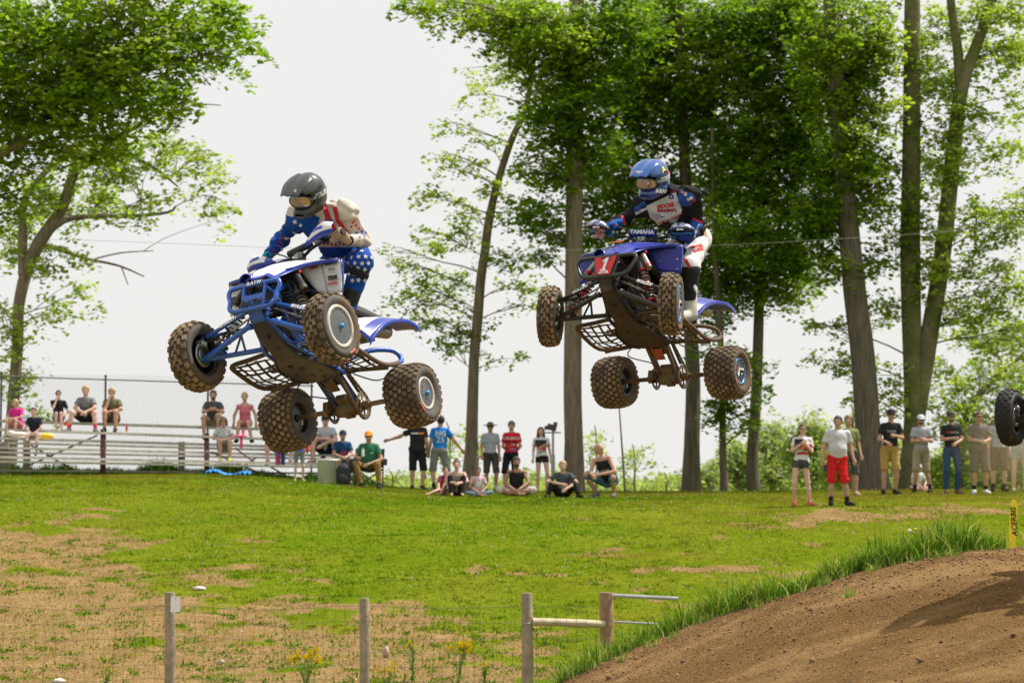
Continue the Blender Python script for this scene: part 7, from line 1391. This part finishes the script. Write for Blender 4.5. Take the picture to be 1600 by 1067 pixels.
person('pink shod spectator mostly hidden behind the rear wheel of the left quad', on(4, 440), SITL, dict(top=T_('tee_maroon', (.2,.03,.05)), bot=T_('short_rust', (.35,.12,.10)), leg=.8, hair=('brown','short'), skin='p', sock=T_('sock_white', (.6,.6,.6)), shoe=T_('shoe_coral', (.6,.25,.2))), 0, 1.0, dict(kA=(-.30,-.40,.2), aA=(-.28,-.42,-.16), tA=(-.26,-.56,-.2), kB=(.28,-.40,.2), aB=(.24,-.42,-.18), tB=(.26,-.55,-.22), wA=(-.1,-.36,.3), wB=(.1,-.36,.3)), group=GB)
person('spectator in an amber shirt and dark cap behind the rear wheel of the left quad', on(0, 475)+Vector((0,0,-.1)), SIT, dict(top=T_('tee_amber', (.78,.38,.03)), bot=T_('short_black', ()), leg=1., hair=('dark','short'), cap=T_('cap_black', (.02,.02,.02)), glasses='dark', skin='m'), .2, .92, group=GB)
person('man in a pale tee, dark cap and blue mirrored sunglasses leaning on his knees', on(4, 509), SITL, dict(top=T_('tee_heather', (.44,.45,.50)), bot=T_('short_black', ()), leg=.8, hair=('brown','short'), cap=T_('cap_black', ()), glasses='blue', skin='p', fat=1.05, shoe=T_('shoe_tan', ()), print=[('t',0,-.02,0,.075,pr_,'WANDER')]), 0, 1.08, dict(kA=(-.25,-.38,.28), aA=(-.24,-.42,-.12), tA=(-.32,-.52,-.17), kB=(.23,-.38,.28), aB=(.20,-.42,-.12), tB=(.22,-.55,-.17), wA=(.02,-.42,.34), wB=(-.05,-.42,.20)), group=GB)
person('person in a dark blue jersey sitting low beside the pale round bin', onground(534, 58.6)+Vector((0,0,.42)), SIT, dict(top=T_('tee_deepblue', (.015,.06,.16)), bot=T_('short_green', (.05,.18,.12)), leg=1., hair=('dark','short'), cap=T_('cap_navy', (.02,.03,.06)), skin='m', print=[('q',.02,-.02,.12,.1,wp('ink_crimson', (.5,.03,.06)),.2)]), .2, .95, group=GB)
person('man in a green polo and orange cap in the folding camp chair', onground(577, 57.4)+Vector((0,-.02,.38)), SIT, dict(top=T_('polo_green', (.03,.14,.075)), bot=T_('trouser_brown', (.24,.14,.05)), leg=1.95, hair=('grey','short'), cap=T_('cap_orange', (.85,.30,.04)), glasses='dark', skin='m', fat=1.25, shoe=T_('shoe_black', ()), print=[('q',.08,.06,.07,.02,pw,0)]), -.05, 1.03, dict(kA=(-.25,-.40,.14), aA=(-.13,-.44,-.30), tA=(-.06,-.58,-.37), kB=(.22,-.40,.14), aB=(.26,-.44,-.30), tB=(.26,-.58,-.37), wA=(-.22,-.30,.28), wB=(.02,-.36,.14), eA=(-.30,-.12,.28), eB=(.29,-.18,.24)), group=GB)
_b = G(); _b.tube([(0,0,0),(0,0,.13),(0,0,.16),(0,0,.19)], [.032,.032,.014,.014], 12); _b = _b.build('water_bottle', M('clear_plastic', (.62,.68,.72), .1, spec=.8)); _b.location = U(567, 713, 57.0); tag(_b, 'clear water bottle in the hand of the man in the green polo', 'bottle')
person('small child in bright blue tee standing in front of the bleachers', onground(467, 56.6), STAND, dict(top=T_('tee_blue', (.02,.14,.62)), bot=T_('short_grey', ()), leg=.75, hair=('blond','short'), skin='p', kid=1, print=[('q',.0,.03,.10,.06,pw,0)]), .1, .68, dict(wA=(-.2,-.18,1.06), wB=(.22,-.12,1.15)), group=GB)
_f = G(); _f.ell((0,0,0), (.05,.04,.12), 12, 8); _f = _f.build('toy', M('toy_red', (.75,.06,.02), .5)); _f.location = U(480, 700, 56.4); tag(_f, 'small bright red toy held up by the child in blue', 'toy')
_f = G(); _f.ell((0,0,0), (.17,.10,.03), 14, 6); _f.box((.03,.0,-.14), (.03,.02,.13)); _f.box((.07,.0,.06), (.03,.02,.09)); _f = _f.build('toy', M('toy_pink', (.80,.08,.22), .5)); _f.location = U(375, 681, 58.0); tag(_f, 'pink and red plastic toy on the plank below the white haired woman', 'toy')
# middle of the crest
person('man all in black seen from behind, pointing left with an open hand', onground(652, 60), STAND, dict(top=K_, bot=T_('short_black', ()), leg=1.1, hair=('dark','short'), skin='m', fat=1.2, hem=.22, hdA=(0,0,0), shoe=T_('shoe_dark', ()), back=1, print=[('q',-.10,.10,.13,.04,po,0),('q',.06,.10,.18,.03,pw,0)]), math.pi-.05, 1.0, dict(eB=(.42,-.05,1.26), wB=(.68,-.10,1.18)), look=(0,-1,0), group=GM)
person('man in a blue tee with white back numbers, seen from behind', onground(686, 60), STAND, dict(top=T_('tee_royal', (.015,.17,.62)), bot=T_('short_grey', (.2,.2,.22)), leg=1.08, hair=('dark','short'), cap=T_('cap_black', ()), capback=1, skin='m', fat=1.08, sock=T_('sock_black', (.02,.02,.02)), shoe=T_('shoe_dark', ()), back=1, print=[('t',.0,.10,0,.17,wp('ink_pale', (.6,.66,.6)),'BIG'),('t',.0,-.04,0,.19,wp('ink_pale', ()),'25')]), math.pi+.15, 1.01, dict(eA=(-.34,-.02,1.18), wA=(-.52,-.10,.98), kA=(-.2,-.05,.50), aA=(-.26,.0,.09)), look=(.1,-1,0), group=GM)
person('man in a wide brimmed olive hat, grey tee and dark shorts', onground(767, 62), STAND, dict(top=T_('tee_lightgrey', (.36,.38,.42)), bot=T_('short_darkolive', (.06,.06,.05)), leg=1.02, hair=('grey','short'), cap=T_('hat_olive', (.13,.12,.08)), brim=1, glasses='dark', skin='m', sock=T_('sock_white', ()), shoe=T_('shoe_grey', ())), 0, .97, dict(wA=(-.20,-.08,.94)), group=GM)
person('young man in a red racing jersey with a backwards grey cap', onground(798, 62.4), STAND, dict(top=T_('jersey_red', (.62,.02,.03)), bot=T_('short_black', ()), leg=1.05, hair=('brown','short'), cap=T_('cap_grey', (.15,.15,.15)), capback=1, skin='p', print=[('t',0,.10,0,.10,pw,'TURLINGO'),('q',0,.02,.26,.05,pk_,0),('t',.0,.02,0,.05,pr_,'RACE'),('t',.06,-.06,0,.05,pw,'FOX'),('t',-.05,-.10,0,.05,po,'PRO'),('t',.04,-.17,0,.06,wp('ink_sky', (.1,.3,.7)),'GOLD')]), -.1, .99, dict(wA=(-.1,.10,1.0), wB=(.1,.10,1.0)), group=GM)
person('long haired woman in a red, white and black racing jersey behind the sitting boy', onground(847, 62), STAND, dict(top=T_('jersey_white', (.62,.60,.60)), bot=T_('short_black', ()), leg=.3, hem=.16, hair=('brown','long'), skin='p', fem=1, print=[('q',-.02,.10,.30,.16,pk_,.05),('q',0,-.02,.34,.15,pr_,.25),('t',0,-.02,.45,.10,pw,'MUTTER'),('t',.03,-.12,.45,.07,pk_,'RACING')]), 0, .90, group=GM)
person('bearded man in a black tank top sitting cross legged', onground(807, 54.6), XLEG, dict(top=T_('tank_black', (.02,.02,.022)), tank=1, bot=T_('short_paleflower', (.55,.45,.45)), leg=1.15, hair=('dark','short'), beard='dark', skin='d', fat=1.02), 0, .98, look=(.15,-1,-.05), group=GS)
person('woman with a hair bun in a tan top and black leggings hugging her knees', onground(713, 54.4), KUP, dict(top=T_('top_tan', (.33,.25,.21)), tank=1, bot=T_('leggings_black', (.02,.02,.022)), leg=1.95, hair=('brown','bun'), skin='p', fem=1), .05, .93, look=(0,-1,.1), group=GS)
person('small girl in a pink and white tee and light jeans', onground(746, 54.2), XLEG, dict(top=T_('tee_pinkwhite', (.62,.42,.48)), bot=T_('jeans_light', (.16,.26,.36)), leg=1.8, hair=('brown','tail'), skin='m', kid=1, fem=1, print=[('q',0,.03,.14,.14,pw,0)]), .2, .74, group=GS)
person('barefoot child half lying on the grass behind the woman with the bun', onground(692, 54.6), XLEG, dict(top=T_('tee_wine', (.25,.03,.08)), bot=T_('short_rose', ()), leg=.5, hair=('brown','short'), skin='p', kid=1), .5, .72, dict(kA=(-.30,-.30,.16), aA=(-.62,-.36,.06), tA=(-.76,-.38,.04), kB=(-.10,-.36,.34), aB=(-.30,-.46,.07), tB=(-.42,-.5,.04), che=(.05,.02,.36), nek=(.08,.02,.56), hed=(.08,0,.72), sA=(-.1,0,.52), sB=(.24,.04,.50), eB=(.3,-.1,.3), wB=(.1,-.25,.2), eA=(-.2,-.1,.3), wA=(-.25,-.25,.2)), group=GS)
person('blond boy in a dark grey tee with arms on his raised knees', onground(879, 54.4), KUP, dict(top=T_('tee_charcoal', ()), bot=T_('trouser_black', (.018,.018,.02)), leg=1.95, hair=('blond','short'), skin='p', fat=1.0, shoe=T_('shoe_black', ()), print=[('t',0,.0,.0,.07,wp('ink_dim', (.35,.35,.36)),'SHIFT'),('q',-.02,-.08,.16,.05,wp('ink_dim', ()),0)]), 0, .93, dict(kA=(-.26,-.30,.30), kB=(.27,-.30,.30), aA=(-.34,-.42,.06), aB=(.36,-.42,.06), tA=(-.38,-.56,.03), tB=(.42,-.56,.03), wA=(-.02,-.48,.30), wB=(.08,-.46,.20), eA=(-.34,-.26,.36), eB=(.32,-.26,.34)), group=GS)
SQ = dict(STAND, pel=(.04,.10,.34), che=(.0,-.02,.62), nek=(-.06,-.08,.82), hed=(-.11,-.10,.98), sA=(-.23,-.08,.74), sB=(.10,-.10,.80), eA=(-.24,-.28,.50), wA=(-.14,-.42,.44), eB=(.26,-.22,.52), wB=(-.04,-.40,.46), hA=(-.05,.08,.32), kA=(-.34,-.26,.46), aA=(-.18,-.06,.09), tA=(-.24,-.24,.03), hB=(.13,.10,.32), kB=(.24,-.28,.40), aB=(.18,-.04,.09), tB=(.20,-.22,.03))
person('bald man in black tank top and denim shorts crouching', onground(947, 54.4), SQ, dict(top=T_('tank_black', ()), tank=1, bot=T_('denim_blue', (.06,.15,.26)), leg=1.0, skin='m', fat=1.15, shoe=T_('shoe_grey', ()), print=[('t',0,.0,.0,.06,wp('ink_dim', ()),'HARLEM'),('q',0,-.06,.14,.05,wp('ink_dim', ()),0)]), -.35, 1.05, look=(.9,-.35,.02), group=GS)
# right of the crest
person('woman clapping in a red and black racing jersey and short grey shorts', onground(1251, 49.2), {**STAND, **CLAP}, dict(top=T_('jersey_white', ()), bot=T_('short_slate', (.07,.075,.08)), leg=.28, hair=('brown','tail'), tx=-.12, glasses='dark', skin='p', fem=1, shoe=T_('sandal_coral', (.6,.12,.12)), print=[('q',-.08,.12,.20,.16,pk_,0),('q',-.02,.03,.36,.13,pr_,.25),('t',0,.0,.45,.08,pw,'MUTTER'),('q',.03,-.11,.3,.05,pr_,.3),('t',.03,-.06,.45,.07,pk_,'RACING')]), 0, .90, dict(aA=(-.13,.02,.09), aB=(.19,.02,.09), kB=(.15,0,.5), tB=(.25,-.12,.03)), group=GR)
person('stocky man in a pale grey tee and long red shorts', onground(1308, 49.2), STAND, dict(top=T_('tee_ash', (.50,.50,.53)), bot=T_('short_red', (.62,.02,.025)), leg=1.12, hair=('dark','short'), beard=None, skin='m', fat=1.28, sock=T_('sock_black', ()), shoe=T_('shoe_black', ()), hem=.16), 0, .98, dict(eA=(-.26,.02,1.14), wA=(-.29,-.06,.90), eB=(.26,.04,1.14), wB=(.31,-.02,.92), aB=(.20,.02,.09), tB=(.26,-.14,.03), sA=(-.19,0,1.42), sB=(.19,0,1.42)), look=(-.25,-1,-.05), group=GR)
_p = G(); _p.box((0,0,0), (.035,.012,.065)); _p = _p.build('phone', M('phone_black', (.015,.015,.015), .3)); _p.location = U(1290, 731, 49.0); tag(_p, 'small black phone in the hand of the man in red shorts', 'phone')
person('man in an olive tee standing half hidden behind the man in red shorts', onground(1329, 54.5), STAND, dict(top=T_('tee_oliveb', (.22,.23,.10)), bot=T_('short_slate', ()), leg=1.05, hair=('brown','short'), skin='m', shoe=T_('shoe_tan', ())), .1, .97, look=(-.3,-1,0), group=GR)
person('man in a black tee, black cap and tan shorts', onground(1390, 55.4), {**STAND, **CLASP}, dict(top=K_, bot=T_('short_camel', (.42,.26,.09)), leg=1.0, hair=('dark','short'), cap=T_('cap_black', ()), glasses='dark', skin='m', shoe=T_('shoe_black', ()), print=[('t',0,.06,0,.07,wp('ink_dim', ()),'THOR')]), 0, 1.05, dict(eA=(-.235,-.02,1.14), wA=(-.10,-.22,1.06), eB=(.235,-.02,1.16), wB=(.06,-.24,1.20)), look=(-.1,-1,-.1), group=GR)
person('bearded man with folded arms in a grey tee, pale cap and khaki shorts', onground(1440, 56.4), {**STAND, **CROSS}, dict(top=T_('tee_lightgrey', ()), bot=T_('short_khaki', (.34,.29,.20)), leg=1.02, hair=('brown','short'), beard='brown', cap=T_('cap_pale', (.55,.58,.62)), glasses='dark', skin='m', sock=T_('sock_black', ()), shoe=T_('shoe_black', ())), 0, .98, dict(aA=(-.15,.02,.09), aB=(.2,.02,.09)), look=(0,-1,-.08), group=GR)
person('little child in white and pink sitting behind the man with folded arms', onground(1432, 58.2), XLEG, dict(top=T_('tee_white', (.62,.62,.62)), bot=T_('short_black', ()), leg=1.0, hair=('blond','short'), cap=T_('cap_pinkwhite', (.65,.45,.5)), skin='p', kid=1, shoe=T_('shoe_coral', ())), .4, .72, group=GR)
person('man in a black tee, dark cap, teal sunglasses and blue jeans', onground(1487, 55.6), {**STAND, **CLASP}, dict(top=K_, bot=T_('jeans_blue', (.035,.075,.16)), leg=1.96, hair=('brown','short'), beard='brown', cap=T_('cap_brown', (.05,.04,.035)), glasses='teal', skin='m', shoe=T_('shoe_brown', (.2,.12,.08)), print=[('t',-.06,.08,0,.06,pr_,'FOX'),('t',.06,.08,0,.05,wp('ink_dim', ()),'RACING')]), 0, 1.02, dict(wA=(-.02,-.26,1.18), wB=(.05,-.25,1.08)), look=(-.1,-1,-.08), group=GR)
person('man in a brown grey tee and matching long shorts with white shoes', onground(1531, 55.6), {**STAND, **CLASP}, dict(top=T_('tee_taupe', (.16,.14,.12)), bot=T_('short_taupe', (.14,.12,.10)), leg=1.04, hair=('brown','short'), glasses='dark', skin='m', fat=1.2, hem=.2, sock=T_('sock_black', ()), shoe=T_('shoe_white', ())), -.1, 1.02, dict(wA=(.0,-.27,1.12), wB=(.12,-.25,1.12)), look=(.1,-1,-.05), group=GR)
person('man in a white cap and pale tee behind the airborne wheel at the right', onground(1560, 57), STAND, dict(top=T_('tee_lightgrey', ()), bot=T_('short_brown', ()), leg=1.03, hair=('brown','short'), cap=T_('cap_white', (.68,.68,.68)), glasses='dark', skin='p', sock=T_('sock_black', ()), shoe=T_('shoe_black', ())), 0, 1.0, group=GR)
person('person in pale denim shorts at the right edge of the picture', onground(1592, 56.4), {**STAND, **CLASP}, dict(top=T_('tee_heather', ()), bot=T_('denim_pale', (.35,.40,.45)), leg=.42, hair=('blond','long'), skin='p', fem=1, shoe=T_('shoe_tan', ())), 0, .98, group=GR)
print('PEOPLE FACES', NP_[0])
# ------------------------------------------------------------------ dust hanging behind the third quad
def dust():
    g = G(); g.ell((0,0,0), (1.15,3.2,.75), 24, 14); o = g.build('dust_cloud', None); me = o.data; me.materials.clear()
    m = bpy.data.materials.new('dust_air'); m.use_nodes = True; t = m.node_tree; t.nodes.remove(t.nodes['Principled BSDF']); v = t.nodes.new('ShaderNodeVolumePrincipled'); v.inputs['Color'].default_value = (.62, .46, .30, 1)
    tc = t.nodes.new('ShaderNodeTexCoord'); nz = t.nodes.new('ShaderNodeTexNoise'); nz.inputs['Scale'].default_value = 1.3; nz.inputs['Detail'].default_value = 2; ln = t.nodes.new('ShaderNodeVectorMath'); ln.operation = 'LENGTH'; sc = t.nodes.new('ShaderNodeVectorMath'); sc.operation = 'DIVIDE'; sc.inputs[1].default_value = (1.15, 3.2, .75)
    t.links.new(tc.outputs['Object'], sc.inputs[0]); t.links.new(sc.outputs[0], ln.inputs[0]); t.links.new(tc.outputs['Object'], nz.inputs['Vector'])
    mr = t.nodes.new('ShaderNodeMapRange'); mr.inputs[1].default_value = .25; mr.inputs[2].default_value = 1.; mr.inputs[3].default_value = .16; mr.inputs[4].default_value = 0; t.links.new(ln.outputs['Value'], mr.inputs[0])
    mu = t.nodes.new('ShaderNodeMath'); mu.operation = 'MULTIPLY'; t.links.new(mr.outputs[0], mu.inputs[0]); t.links.new(nz.outputs['Fac'], mu.inputs[1]); t.links.new(mu.outputs[0], v.inputs['Density']); t.links.new(v.outputs[0], t.nodes['Material Output'].inputs['Volume'])
    me.materials.append(m); o.location = U(1600, 705, 40); tag(o, 'thin brown dust cloud drifting over the people at the right edge', 'dust', kind='stuff')
dust()
SC.cycles.volume_bounces = 1; SC.cycles.volume_step_rate = 2.
